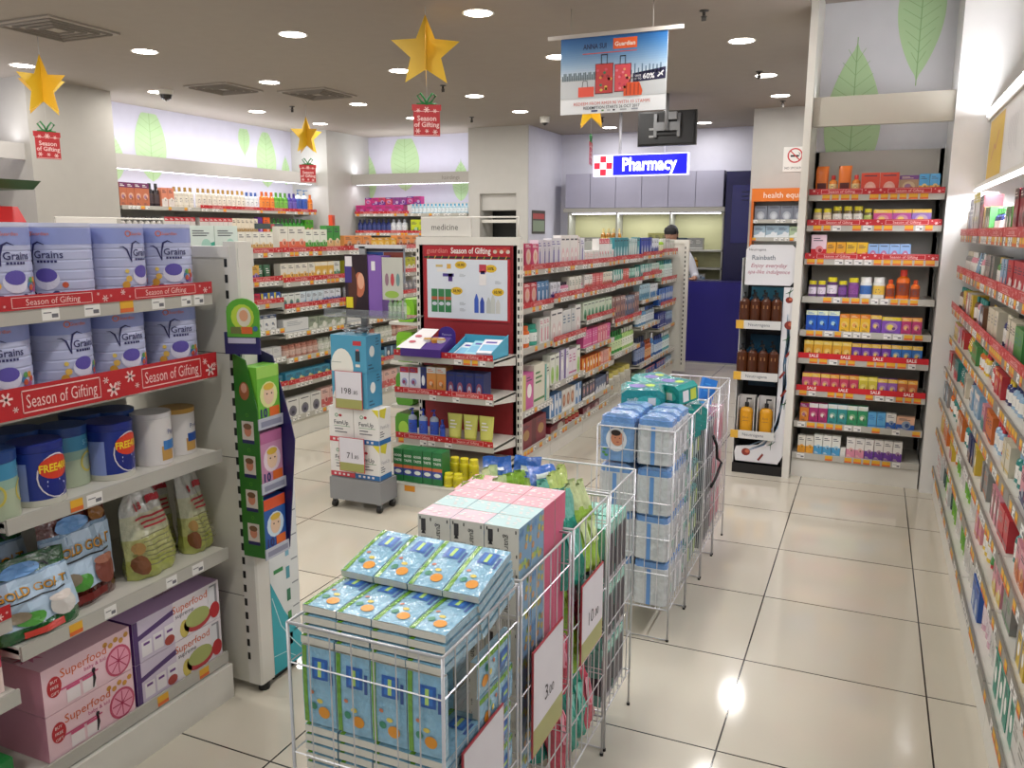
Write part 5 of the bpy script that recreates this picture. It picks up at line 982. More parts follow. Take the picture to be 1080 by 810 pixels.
# ------------------------------------------------------------------ wheeled stand between the shelves
t = root('wheeled_stand', 'grey wheeled stand stacked with white and blue boxes beside the end cap', 'stand', (-2.47, 1.42, 0))
GY = M('#8b8c8e', .4)
MB().box(0, .345, 0, .175, .055, .185, GY).box(.01, .335, .01, .165, .185, .19, M('#6d6e70')).obj('base_tray', t)
for i, (x, y) in enumerate(((.02, .02), (.325, .02), (.02, .155), (.325, .155))):
    m = MB(); m.tube([(x-.01, y, .022), (x+.01, y, .022)], .022, BLK, 10); m.box(x-.013, x+.013, y-.006, y+.006, .03, .058, M('#77787a')); m.obj('caster', t)
m = MB(); m.box(.15, .19, .150, .168, .19, 1.5, M('#9a9b9d', .4)); m.obj('pole', t)
CLR = M('#dfe4e6', .05, trans=.9)
m = MB(); m.box(.0, .52, .01, .22, 1.115, 1.121, CLR); m.box(.0, .52, .01, .014, 1.121, 1.16, CLR); m.obj('acrylic_tray', t)
m = MB(); m.box(.12, .43, .15, .2, 1.49, 1.51, M('#c8c9ca', .4)); m.obj('sign_rail', t)
def femup(side):
    m = MB(); w, h, d = .165, .205, .125; m.box(-w/2, w/2, -d/2, d/2, 0, h, M('#e0dedb', .35)); mp, mq = flat(-d/2-.0008), flat(-d/2-.0014)
    RB = M('#c23a4a', .35) if side == 0 else M('#2a6aa8', .35)
    m.dec(g_rect(-w/2, w/2, 0, .028), RB, mp); m.dec(g_text('FemUp', 0, .115, .034, bold=.01), M('#2f3a44'), mp); m.dec(g_ring(-.03, .155, .011, .004), M('#2a8a5a'), mp); m.dec(g_ell(-.005, .155, .011, .008), M('#b02a3a'), mp); m.dec(g_rect(-.05, .06, .092, .095), M('#4a8a5a'), mp); lines(m, -.045, .05, .05, .085, 2, M('#7a7a80'), mp)
    for i in range(4): m.dec(g_rect(-.06+.03*i, -.045+.03*i, .008, .02), M('#e6dcdc'), mq)
    m.dec(g_poly([(w/2-.045, h), (w/2, h-.045), (w/2, h)]), M('#d8cc3a') if side else M('#e0dedb'), mp)
    s = lambda a, b: (w/2+.0008, a, b)
    m.dec(g_rect(-.06, .06, 0, .028), RB, s); m.dec(g_poly([(-.05, h), (.02, h), (-.0, h-.06), (-.05, h-.04)]), M('#cdc43a'), s); m.dec(g_text('FemUp', 0, .1, .03), M('#9a9aa2'), s); lines(m, -.05, .0, .04, .08, 3, M('#4a4a55'), s)
    return m.mesh('care_box')
f0, f1 = femup(0), femup(1)
for lv, nm in ((0, 'lower'), (1, 'upper')):
    put(f0, 'care_box', f'white box with red foot band, {nm} tier of the wheeled stand', 'box', (-2.385, 1.498, .191+.206*lv), 0, 'red-footed boxes'); put(f1, 'care_box', f'white box with blue foot band, {nm} tier of the wheeled stand', 'box', (-2.217, 1.498, .191+.206*lv), 0, 'blue-footed boxes')
def bluebox():
    m = MB(); w, h, d = .235, .205, .15; m.box(-w/2, w/2, -d/2, d/2, 0, h, M('#4a94b4', .35), side=M('#3f8cb0', .35)); mp, mq = flat(-d/2-.0008), flat(-d/2-.0014)
    v, f = g_ell(-.045, .02, .075, .11, 20); v = [(max(a, -w/2), max(b, 0)) for a, b in v]; m.dec((v, f), M('#dcdcd4', .35), mp); m.dec(g_rect(-.12, -.05, .05, .053), M('#7a8a84'), mq); m.dec(g_rect(.03, .085, .15, .175), M('#b8323a'), mp); m.dec(g_rect(.045, .075, .06, .12), M('#20303c'), mp); m.dec(g_rect(.05, .07, .12, .13), M('#c86a6a'), mp); m.dec(g_rect(.045, .075, .03, .045), M('#d8d4cc'), mq)
    s = lambda a, b: (w/2+.0008, a, b); m.dec(g_ell(-.02, .115, .026, .032), M('#dfe2e0'), s); lines(m, .02, .06, .14, .19, 3, M('#24506a'), s); lines(m, -.06, .0, .01, .05, 2, M('#24506a'), s); return m.mesh('care_box')
bbx = bluebox()
for lv, nm in ((0, 'lower'), (1, 'upper')): put(bbx, 'care_box', f'blue box with white circle, {nm} of the two blue boxes on the stand', 'box', (-2.31, 1.497, .605+.206*lv), 0, 'blue boxes on the stand')
def pricesign(txt, sm, label, x, y, z, w=.175, h=.185, rz=0, nm='price_sign', big=.05):
    t = root(nm, label, 'sign', (x, y, z), rz); m = MB(); m.box(0, w, 0, .004, 0, h, M('#b8404a', .35)); mp, mq = flat(-.0006), flat(-.0012)
    m.dec(g_rect(.003, w-.003, h*.26, h-.003), M('#d5d2da', .3), mp); m.dec(g_rect(.003, w-.003, .003, h*.26), M('#9c9c5c', .35), mp)
    m.dec(g_text(txt, w*.42, h*.48, big), M('#2a2730'), mq); m.dec(g_text(sm, w*.42+big*(.30*len(txt)+.28), h*.45, big*.6), M('#2a2730'), mq); m.obj('card', t); return t
pricesign('198', '.85', 'price sign 198.85 on the blue boxes of the wheeled stand', -2.40, 1.41, .60, .18, .215)
pricesign('71', '.85', 'price sign 71.85 on the lower white boxes of the wheeled stand', -2.385, 1.405, .235, .17, .20)
t = root('hair_device_box', 'tall dark purple box with a hair model photo on the acrylic tray', 'box', (-2.37, 1.50, 1.122))
m = MB(); m.box(0, .15, 0, .10, 0, .335, M('#2a1a20', .3), side=M('#7a55a8', .35)); m.dec(g_ell(.095, .17, .035, .07), M('#b8684a'), flat(-.0006)); m.dec(g_ell(.105, .19, .022, .045), M('#d8a084'), flat(-.0012)); m.dec(g_ell(.05, .15, .03, .12), M('#4a2418'), flat(-.0012)); m.dec(g_rect(.0, .045, .18, .28), M('#3a2a7a'), flat(-.0014)); m.dec(g_rect(.005, .05, .27, .325), M('#d8d2d6'), flat(-.002)); m.dec(g_rect(.005, .05, .04, .10), M('#d8c81e'), flat(-.002)); m.obj('body', t)
t = root('hair_device_box', 'lilac box with small white price tag beside the dark model box', 'box', (-2.215, 1.50, 1.122)); MB().box(0, .085, 0, .10, 0, .33, M('#7e5aa8', .35)).dec(g_rect(.02, .045, .25, .30), M('#dcdadc'), flat(-.0006)).obj('body', t)
t = root('brochure_holder', 'clear holder of blue and red leaflets above the stand tray', 'holder', (-2.30, 1.60, 1.30))
m = MB(); m.box(0, .26, 0, .004, 0, .21, M('#9aa0a8', .3)); m.dec(g_rect(.01, .12, .03, .17), M('#33549c', .3), flat(-.0006)); m.dec(g_rect(.125, .25, .06, .17), M('#8a4436', .3), flat(-.0006)); m.dec(g_ell(.18, .11, .05, .03), M('#c87a4a'), flat(-.0012)); m.dec(g_rect(.01, .25, .175, .2), M('#4a4850'), flat(-.0006)); m.dec(g_text('FIT', .06, .1, .03), M('#c8d4e6'), flat(-.0012)); m.obj('leaflets', t)
t = root('leaflet', 'pale leaflet picturing bottles standing at the lilac box', 'leaflet', (-2.12, 1.49, 1.125)); m = MB(); m.box(0, .13, 0, .003, .09, .32, M('#b9b9b0', .3)).box(.12, .13, 0, .003, 0, .1, M('#a8a8a0'))
for i, c in enumerate(('#8a6a7a', '#b8404a', '#6a8a8a')): m.dec(g_ell(.03+.035*i, .2, .012, .035), M(c), flat(-.0006))
m.dec(g_ell(.06, .12, .045, .02), M('#8fb04a'), flat(-.0006)); m.obj('sheet', t)
fill(FR(-2.12, 1.52, 0), 0, .13, 1.122, [G('pale green slim tube on the stand tray', 'care_bottle', 'bottle', .026, .1, .03, '#a8c8a0', '#8ab07a', 0, '#c8d8c0', 4)], 'wheeled stand', 'pole', .0, shelf='acrylic tray', fillall=False)
m = MB()
for i in range(9): m.tube([(.04*math.cos(i), .03*math.sin(i*2), .0+.004*i), (.05*math.cos(i+1), .03*math.sin(i+2), .01+.004*i), (.04*math.cos(i+2), .03*math.sin(i+3), .004*i)], .003, M('#c8c8cc', .2, .6))
put(m.mesh('wrapped_bundle'), 'wrapped_bundle', 'crumpled silvery wrapped bundle on top of the blue boxes', 'bundle', (-2.31, 1.52, 1.018), 0, sc=(1.6, 1.5, 1.2))

# ------------------------------------------------------------------ wire baskets
WIRE = M('#cfcfd2', .3, .35)
def basket(label, x0, x1, y0, y1, h, zb, group, dropright=None, frontopen=False):
    t = root('wire_basket', label, 'wire basket', (x0, y0, 0), 0, group); w, d = x1-x0, y1-y0; r, R_ = .0017, .0035
    f = MB(); f.tube([(0, 0, h), (w, 0, h), (w, d, h), (0, d, h)], R_, WIRE, 6, True); f.obj('rim', t); f = MB(); f.tube([(0, 0, zb), (w, 0, zb), (w, d, zb), (0, d, zb)], R_, WIRE, 6, True); f.obj('base_frame', t)
    for (x, y) in ((0, 0), (w, 0), (w, d), (0, d)): m = MB(); m.tube([(x, y, h), (x, y, .004)], R_, WIRE, 6); m.lathe([(0, 0, BLK), (.006, 0, BLK), (.006, .008, BLK), (0, .008, BLK)], x, y, 8); m.obj('leg', t)
    m = MB(); m.tube([(w*.2, 0, zb), (w*.2, 0, zb*.7), (w*.45, 0, zb*.7), (w*.45, 0, .006), (w, 0, .006)], R_*.8, WIRE); m.obj('foot_rail', t)
    def panel(P, L, nm):
        m = MB(); n = max(2, round(L/.047))
        for i in range(1, n): a = L*i/n; m.tube([P(a, zb), P(a, h)], r, WIRE, 4)
        for k in range(1, 5): z = zb+(h-zb)*(k/5 if k < 4 else .88); m.tube([P(0, z), P(L, z)], r*1.1, WIRE, 4)
        m.obj(nm, t)
    panel(lambda a, z: (a, 0, z), w, 'wire_panel'); panel(lambda a, z: (a, d, z), w, 'wire_panel'); panel(lambda a, z: (0, a, z), d, 'wire_panel'); panel(lambda a, z: (w, a, z), d, 'wire_panel')
    m = MB()
    for i in range(1, 8): m.tube([(w*i/8, 0, zb), (w*i/8, d, zb)], r, WIRE, 4)
    for i in range(1, 5): m.tube([(0, d*i/5, zb), (w, d*i/5, zb)], r, WIRE, 4)
    m.obj('base_grid', t); return t
XL, XR = -.662, -.318
NB = [(-1.165, -.825), (-.805, -.485), (-.46, -.165), (-.14, .135)]
NL = ('wire basket of blue wipes packs, closest to the entrance', 'wire basket of tissue boxes between the wipes and the green bags', 'wire basket full of green bags behind the tissue boxes', 'wire basket of dark pad packs at the far end of the front row')
for (a, b), l in zip(NB, NL): basket(l, XL, XR, a, b, .83, .13, 'front row of wire baskets')
FB_ = [(.62, .93), (.95, 1.26), (1.28, 1.57), (1.59, 1.88)]
FL_ = ('wire basket of blue and white diaper packs, first of the rear row', 'wire basket of teal diaper packs in the rear row', 'wire basket of dark packs with a black strap in the rear row', 'wire basket of pink packs at the far end of the rear row')
for (a, b), l in zip(FB_, FL_): basket(l, -.60, -.298, a, b, .845, .13, 'rear row of wire baskets')
FXL = -.60
# wipes packs
def wipes():
    m = MB(); w, d, h = .078, .165, .02; B = FILM('#8cc0dc'); E = M('#d8d5c8', .5)
    n = 8; vs = []
    def hz(a, b): return h*(.72+.28*math.cos(a*1.3)*math.cos(b*1.3))
    for j in range(n+1):
        for i in range(n+1): a, b = -1+2*i/n, -1+2*j/n; vs.append((a*w/2, b*d/2, hz(a, b)))
    m.add(vs, [(j*(n+1)+i, j*(n+1)+i+1, (j+1)*(n+1)+i+1, (j+1)*(n+1)+i) for j in range(n) for i in range(n)], B, True)
    m.box(-w/2, w/2, -d/2, d/2, 0, h*.72, E, side=FILM('#9cc4da'))
    def T(e): return lambda a, b: (a, b, hz(a*2/w, b*2/d)+e)
    m.dec(grid_rect(-w/2+.002, -w/2+.013, -d/2, d/2, 2, 8), FILM('#6aa82a'), T(.0008))
    m.dec(g_ell(.012, -.052, .013, .013, 14, 2), M('#e0942a', .35), T(.0012)); m.dec(g_ell(-.012, -.042, .008, .008, 12, 1), M('#3a8a6a', .35), T(.0012)); m.dec(g_ell(.004, -.028, .007, .005), M('#dcc85a', .35), T(.0012)); m.dec(g_ell(-.014, -.012, .005, .004), M('#c87a5a', .35), T(.0012))
    m.dec(grid_rect(-.012, .024, .018, .062, 3, 4), M('#2f62b0', .35), T(.001)); m.dec(grid_rect(-.006, .018, .024, .056, 2, 3), M('#3a7ac8', .35), T(.0014)); m.dec(grid_rect(.002, .01, .024, .056, 1, 3), M('#b8dc7a', .35), T(.0018)); m.dec(grid_rect(.028, .034, .01, .05, 1, 3), M('#3a5a9a', .35), T(.001))
    return m.mesh('wipes_pack')
wm = wipes(); cx = [XL+.02+.04+.080*i for i in range(4)]; BC_ = ('', 'first', 'second', 'third', 'fourth')
for lv in range(4):
    for c in range(4):
        lab = f'blue wipes pack, {("lowest", "lower-middle", "upper-middle", "topmost")[lv]} layer, {ORD[c+1]} column from the end panel'
        put(wm, 'wipes_pack', lab+', front row', 'pack', (cx[c], -1.155+.085+.003*lv, .786+.0205*lv), RN.gauss(0, .01), 'wipes packs in the front pile', rx=.0)
for lv in range(5):
    for c in range(4):
        put(wm, 'wipes_pack', f'blue wipes pack, {ORD[lv+1]} layer up, rear pile, {ORD[c+1]} column from the end panel', 'pack', (cx[c]+.004, -.915-.005*lv, .80+.0215*lv), RN.gauss(0, .01), 'wipes packs in the rear pile', rx=.2)
for c in range(4):
    put(wm, 'wipes_pack', f'upright blue wipes pack behind the front wires, {ORD[c+1]} from the end panel', 'pack', (cx[c], -1.137, .700), 0, 'upright wipes packs', rx=PI/2)
    for lv in range(7): put(wm, 'wipes_pack', f'flat wipes pack under the upright ones, {ORD[lv+1]} layer down, {ORD[c+1]} column', 'pack', (cx[c], -1.155+.085, .594-.0205*lv), RN.gauss(0, .012), 'flat wipes packs under the upright row')
for lv in range(8):
    put(wm, 'wipes_pack', f'blue wipes pack on edge along the aisle side, {ORD[lv+1]} from the top', 'pack', (XR-.022, -.93+.01*(lv % 2), .70-.085*lv if lv < 6 else .2), 0, 'wipes packs along the aisle side', ry=PI/2) if lv < 6 else None
# core stuffing behind the rows is real stacked packs too
for c in range(3):
    for lv in range(4): put(wm, 'wipes_pack', f'wipes pack deep in the basket, {ORD[c+1]} column, {ORD[lv+1]} level', 'pack', (XL+.06+.085*c, -.915, .17+.085+.155*lv), 0, 'wipes packs deep in the basket', rx=PI/2, sc=(1, .9, 4.5))
# tissue boxes
def tissue(top, sidec):
    m = MB(); w, d, h = .086, .074, .125; m.box(-w/2, w/2, -d/2, d/2, 0, h, M('#d2d2ca', .35), top=M(top, .35), side=M(sidec, .35)); mp = flat(-d/2-.0007); K = M('#2a2a2e')
    m.dec(g_rect(-.034, -.022, .085, .115), M('#3a3a3e'), mp); m.dec(g_poly([(-.034, .078), (-.028, .092), (-.022, .078)]), K, mp)
    v, f = g_text('guardian', 0, 0, .02); m.dec(([(b+.014, .074-a*1.0) for a, b in v], f), K, mp)
    for i in range(9): m.dec(g_rect(-.034+.0035*i, -.0325+.0035*i, .03+.004*(i % 3), .072), M('#7a7a78'), mp)
    for i in range(14): m.dec(g_rect(-.032+.005*i, -.0305+.005*i, .006, .022+.004*(i % 2)), M('#8a8a88'), mp)
    for a, b in ((-.038, .118), (-.01, .117), (.034, .117), (.036, .06), (.036, .012)): m.dec(g_rect(a, a+.003, b-.006, b+.002), K, mp)
    tp = lambda a, b: (a, b, h+.0007); r = random.Random(hash(top) % 999 if False else len(top)+ord(top[2]))
    for i in range(16): m.dec(g_ell(r.uniform(-.038, .038), r.uniform(-.032, .032), .005, .004, 6), M('#e8e2e0' if i % 2 else '#dfeaea', .35), tp)
    s = lambda a, b: (w/2+.0007, a, b); r = random.Random(5)
    if sidec == '#7ba4c4':
        for i in range(16): m.dec(g_ell(r.uniform(-.032, .032), r.uniform(.008, .118), .008, .009, 7), M(('#c8b85a', '#5f8fc0', '#a8c86a', '#c89a6a')[i % 4], .35), s)
    return m.mesh('tissue_box')
TM = {'pink-topped': tissue('#e3a9b6', '#d05a7e'), 'pale blue-topped': tissue('#b9d8da', '#7ba4c4'), 'pale pink-topped': tissue('#e3c3cf', '#7ba4c4')}
rows = [('pale pink-topped', 'pale pink-topped', 'pale blue-topped'), ('pale blue-topped',)*3, ('pink-topped', 'pink-topped', 'pink-topped'), ('pink-topped',)*3]
for ry, r in enumerate(rows):
    for c, k in enumerate(r):
        for lv in range(5):
            if lv < 4 and ry in (1, 2) and c < 2: continue
            put(TM[k], 'tissue_box', f'{k} white-fronted tissue box, {ORD[5-lv]} from top, {ORD[ry+1]} row back, {("stand-side", "middle", "aisle")[c]} column', 'box', (-.565+.0875*c-.0+(0), -.752+.040+.0765*ry, .927-.1255*(5-lv)), RN.gauss(0, .006), f'{k} tissue boxes')
for i, (x, y, z, k) in enumerate(((-.625, -.59, .80, 'pale blue-topped'), (-.625, -.51, .80, 'pale blue-topped'), (-.635, -.44, .87, 'pink-topped'))):
    pass
for i, (x, y) in enumerate(((-.615, -.44), (-.615, -.36))): put(TM['pink-topped'], 'tissue_box', f'pink-topped tissue box heaped beside the end panel side column, {("nearer the entrance", "farther back")[i]}', 'box', (x, y, .775), .1, 'heaped tissue boxes')
for i, (x, y) in enumerate(((-.628, -.60), (-.628, -.52))): put(TM['pale blue-topped'], 'tissue_box', f'pale blue-topped tissue box low beside the end panel side column, {("nearer the entrance", "farther back")[i]}', 'box', (x, y, .74), .05, 'low tissue boxes') if False else None
# green and teal bags
def bagcol(c, c2, seed):
    return bagmesh(.125, .30, .055, [(0, c), (.8, c2)], [(grid_rect(-.04, .04, .1, .2, 4, 4), c2)], seed=seed, necked=True, name='refill_bag')
GM = [('lime green', '#98dc28', '#b4e05a'), ('teal green', '#1fa08a', '#7fd0c0'), ('pale lime', '#b8e45a', '#dcecb0'), ('yellow-green', '#c0dc3a', '#d8ea90'), ('pink', '#dc4a66', '#e8a0b0')]
gmm = [(n, bagcol(a, b, 30+i)) for i, (n, a, b) in enumerate(GM)]
gtop = [(n, bagmesh(.15, .30, .08, [(0, a), (.72, b)], [(grid_rect(-.04, .04, .1, .18, 4, 4), b)], seed=60+i, necked=False, name='refill_bag')) for i, (n, a, b) in enumerate(GM)]
q = 0
for lv, z in enumerate((.14, .37, .645)):
    for j in range(4):
        for c in range(5):
            kk = (0, 1, 2, 3, 0)[(c+j) % 5] if lv == 2 else (4, 1, 0, 1, 4)[(c+2*j+lv) % 5]
            if c == 4 and lv == 2: kk = 1 if j < 3 else 3
            if lv == 2: kk = (0, 2, 0, 1, 1)[c] if j < 2 else (2, 0, 3, 3, 2)[c]
            nm, me = (gtop if lv == 2 else gmm)[kk]; q += 1
            put(me, 'refill_bag', f'{nm} refill bag, {("bottom", "middle", "top")[lv]} tier, {ORD[j+1]} row, {ORD[c+1]} from the gondola side', 'bag', (XL+.045+.064*c, -.44+.07*j, z+RN.uniform(-.01, .02)), PI/2+RN.gauss(0, .12), f'{nm} refill bags', ry=RN.gauss(0, .08) if lv == 2 else 0, sc=(.52, 1.05, .80) if lv < 2 else (.58, .95, .86))
for i, (x, y, z, rz, tl) in enumerate(((-.63, -.25, .905, .5, -.9), (-.555, -.20, .90, .1, -1.0), (-.48, -.27, .905, .7, -.8))):
    m = MB(); NX, NY = 8, 5
    for sgn, hx in ((0, '#1f66c4'), (.0015, '#dfe6ec')):
        vs = [((a-4)*.013, (b-2.5)*.016, .008*math.sin(a*.9+i)+.006*math.sin(b*1.4+i*2)-sgn) for b in range(NY+1) for a in range(NX+1)]
        m.add(vs, [(b*(NX+1)+a, b*(NX+1)+a+1, (b+1)*(NX+1)+a+1, (b+1)*(NX+1)+a) for b in range(NY) for a in range(NX)], FILM(hx), True)
    vs = [((a-4)*.012, (b-1.2)*.009-.004, .008*math.sin(a*.9+i)+.006*math.sin((1.2+b)*1.4+i*2)+.0022) for b in range(3) for a in range(2, 7)]
    m.add(vs, [(b*5+a, b*5+a+1, (b+1)*5+a+1, (b+1)*5+a) for b in range(2) for a in range(4)], M('#e8edf2', .3), True)
    put(m.mesh('bag_top'), 'folded_bag', ('blue and white crinkled bag top, nearest the end cap', 'blue and white crinkled bag top in the middle of three', 'blue and white crinkled bag top nearest the aisle')[i], 'bag', (x, y, z), rz, 'blue bag tops on the green bags', rx=-tl, sc=(.8, .8, .8))
# dark pads
def padpack(c, c2, w=.06, h=.19, d=.11, dark='#3a3440'):
    m = MB(); m.box(-w/2, w/2, -d/2, d/2, 0, h, FILM(c), side=M(dark, .4)); s = lambda a, b: (w/2+.0008, a, b); m.dec(g_rect(-d/2, d/2, h*.82, h), FILM(c2), s); m.dec(g_rect(-d/2, d/2, 0, h*.1), M('#b8b4ba'), s); m.dec(g_rect(-w/2, w/2, h*.2, h*.5), M(dark), flat(-d/2-.0008)); return m.mesh('pad_pack')
pk = padpack('#7fc8b8', '#8fd0c0')
for lv in range(3):
    for j in range(2):
        for c in range(5): put(pk, 'pad_pack', f'aqua and black pad pack, {("lowest", "middle", "top")[lv]} tier, {("entrance", "pharmacy")[j]} side row, {ORD[c+1]} from gondola side', 'pack', (XL+.042+.064*c, -.075+.12*j, .135+.195*lv), RN.gauss(0, .015), 'aqua pad packs')
# price cards hanging on the aisle side of the front baskets
def cardon(txt, sm, label, y0, z0, w, h): return pricesign(txt, sm, label, XR+.006, y0, z0, w, h, PI/2, 'price_card', .055)
cardon('3', '.00', 'price card 3.00 hung on the wires of the tissue box basket', -.745, .36, .20, .27); cardon('10', '.00', 'price card 10.00 hung on the wires of the green bag basket', -.40, .42, .19, .23); cardon('5', '.00', 'price card hung low on the wires of the wipes basket', -1.10, .34, .19, .26)
# diapers
def diaper(face):
    w, d, h = .135, .10, .185; m = MB(); BLU = FILM('#7da7da'); WT = FILM('#d6d9dc')
    def rb(x0, x1, y0, y1, z0, z1, mat):
        c = .012; m.prism([(x0+c, y0), (x1-c, y0), (x1, y0+c), (x1, y1-c), (x1-c, y1), (x0+c, y1), (x0, y1-c), (x0, y0+c)], z0, z1, mat, axis='z')
    rb(-w/2, w/2, -d/2, d/2, 0, h*.82, BLU if face else WT); rb(-w/2+.003, w/2-.003, -d/2+.003, d/2-.003, h*.82, h*.94, FILM('#6f9cd8')); m.prism([(-w/2+.01, h*.94), (w/2-.01, h*.94), (w/2-.03, h), (-w/2+.03, h)], -d/2+.015, d/2-.015, FILM('#93b4e0'))
    mp, mq, mr = flat(-d/2-.0012), flat(-d/2-.0018), flat(-d/2-.0024)
    if face:
        m.dec(g_ell(0, .085, .042, .048, 18), M('#dfe2e6', .35), mp); m.dec(g_ell(.004, .09, .026, .03, 16), M('#c88464', .5), mq); m.dec(g_ell(-.002, .112, .02, .012, 14), M('#2a1c18', .6), mr)
        for a in (-.004, .014): m.dec(g_ell(a, .092, .003, .002, 8), M('#2a1c18'), mr)
        m.dec(g_ell(.006, .076, .006, .0025, 8), M('#a04a4a'), mr)
        for a, b in ((-.05, .03), (-.04, .02), (-.046, .045)): m.dec(g_ell(a, b, .008, .005, 8), M('#5aa04a'), mq)
    else:
        m.dec(g_rect(-w*.1, w*.02, 0, h*.8), M('#6a98d4', .3), mp); m.dec(g_rect(w*.1, w*.25, .02, .05), M('#b8bcc0'), mp)
    s = lambda a, b: (w/2+.0012, a, b); m.dec(g_rect(-d*.4, d*.1, h*.05, h*.6), M('#cfd3d6', .3), s); m.dec(g_ell(d*.25, h*.3, .012, .02), M('#8ab8a0'), s)
    return m.mesh('diaper_pack')
df, dw = diaper(True), diaper(False)
for lv in range(4):
    for j in range(3):
        for c in range(2):
            me = df if (lv == 3 and c == 0) else dw
            put(me, 'diaper_pack', f'{"blue diaper pack with baby face" if me is df else "blue and white diaper pack"}, {("lowest", "second", "third", "top")[lv]} tier, {ORD[j+1]} row back, {("gondola", "aisle")[c]} side', 'pack', (FXL+.075+.148*c, .685+.1025*j-.005, .137+.186*lv+(.012 if lv == 3 else 0)), RN.gauss(0, .03), 'blue diaper packs')
def teald():
    m = MB(); w, d, h = .17, .10, .11; T = FILM('#14908c'); m.prism([(-w/2, .01), (-w/2+.01, 0), (w/2-.01, 0), (w/2, .01), (w/2, h-.02), (w/2-.02, h), (-w/2+.02, h), (-w/2, h-.02)], -d/2, d/2, T); mp, mq = flat(-d/2-.001), flat(-d/2-.0016); tp = lambda a, b: (a, b, h+.001)
    m.dec(g_ell(.02, .05, .05, .03), FILM('#3ab8b0'), mp); m.dec(g_rect(.02, .05, .03, .07), M('#dfe0e0'), mq); m.dec(g_text('soft', -.04, .06, .03), M('#dfe8e8'), mq); m.dec(g_ell(-.02, 0, .035, .02), M('#7a6ab0', .3), tp); m.dec(g_ell(.03, .01, .02, .015), M('#b8d04a', .3), tp); s = lambda a, b: (w/2+.001, a, b); m.dec(g_rect(-.03, .0, .02, .08), M('#d6d8dc'), s); m.dec(g_rect(.01, .04, .02, .08), M('#b8c84a'), s); return m.mesh('diaper_pack')
tdm = teald()
for lv in range(6):
    for j in range(2): put(tdm, 'diaper_pack', f'teal diaper pack, {ORD[lv+1]} tier up, {("entrance", "pharmacy")[j]} half of the second rear basket', 'pack', (-.45+(.03 if lv > 4 else 0), 1.03+.13*j, .137+.118*lv+(.01 if lv == 5 else 0)), .0 if lv < 5 else .35, 'teal diaper packs', sc=(1.55, 1.2, 1.05))
for i, (x, y, z, rz, l) in enumerate(((-.52, .98, .858, .3, 'teal diaper pack lying across the blue packs, nearest the gondola'), (-.42, 1.12, .862, -.5, 'teal diaper pack lying on top toward the aisle'), (-.53, 1.22, .86, .9, 'teal diaper pack lying on top at the back'))):
    put(tdm, 'diaper_pack', l, 'pack', (x, y, z), rz, 'teal diaper packs on top', sc=(1.05, 1.2, .8), rx=.12)
dk = padpack('#5a5a66', '#8a8a94', .09, .19, .11, '#34323c')
for lv in range(3):
    for j in range(2):
        for c in range(3): put(dk, 'pad_pack', f'dark grey pack, {("lowest", "middle", "top")[lv]} tier, {("entrance", "pharmacy")[j]} row, {ORD[c+1]} from the gondola side', 'pack', (FXL+.055+.095*c, 1.35+.125*j, .137+.195*lv), RN.gauss(0, .015), 'dark grey packs')
pp = padpack('#d88aa8', '#e8c0cc', .085, .19, .11, '#c05a72')
for lv in range(3):
    for j in range(2):
        for c in range(3): put(pp, 'pad_pack', f'pink pack, {("lowest", "middle", "top")[lv]} tier, {("entrance", "pharmacy")[j]} row, {ORD[c+1]} from the gondola side', 'pack', (FXL+.055+.092*c, 1.665+.125*j, .137+.195*lv), RN.gauss(0, .015), 'pink packs')
put(carton(.09, .14, .02, '#2a7ad0', '#4a9ae0', 4), 'leaflet_card', 'bright blue card standing up in the last rear basket', 'card', (-.40, 1.72, .725), .9, ry=.3)
m = MB(); m.tube([(0, 0, .25), (.012, .03, .2), (.015, .05, .13), (.03, .09, .10), (.012, .03, .03), (0, 0, 0)], .007, BLK, 6); put(m.mesh('strap'), 'strap', 'black strap hanging on the aisle side of the third rear basket', 'strap', (-.290, 1.42, .40), 0)

# ------------------------------------------------------------------ pharmacy
LV = M('#a6a5ba', .45)
for i in range(6):
    x = -3.58+.352*i
    t = root('wall_cabinet', f'lilac grey overhead pharmacy cabinet, {od(i+1)} from the lilac side wall', 'cabinet', (x, 8.40, 1.90), 0, 'overhead pharmacy cabinets'); MB().box(0, .35, .015, .3, 0, .45, M('#8f8ea2', .5)).obj('body', t); MB().box(.003, .347, 0, .014, .003, .447, LV).obj('door', t)
struct('trim_pharmacy_lintel', MB().box(-3.60, -1.44, 8.38, 8.7, 1.845, 1.898, M('#a9a79f')))
t = root('pharmacy_shelving', 'open medicine shelving under the lilac cabinets', 'shelving', (-3.55, 8.42, 0))
SB = M('#a7a79b', .5)
MB().box(0, 2.1, .27, .275, .9, 1.84, M('#b9b88c', .6)).obj('back_panel', t)
for z in (1.36, 1.13, .98, .80): MB().box(0, 2.1, 0, .27, z-.02, z, M('#b9b9b2', .4)).obj('shelf', t)
for x in (0, .68, 1.40, 2.08): MB().box(x, x+.02, 0, .27, 0, 1.84, SB).obj('divider', t)
MB().box(0, 2.1, .02, .27, 0, .9, M('#9a9a9e')).obj('base', t)
cove('warm strip light inside the medicine shelving under the cabinets', -3.5, -1.5, 0, 8.46, 1.825, 'x', False, 3.2)
FP = FR(-3.55, 8.42, 0)
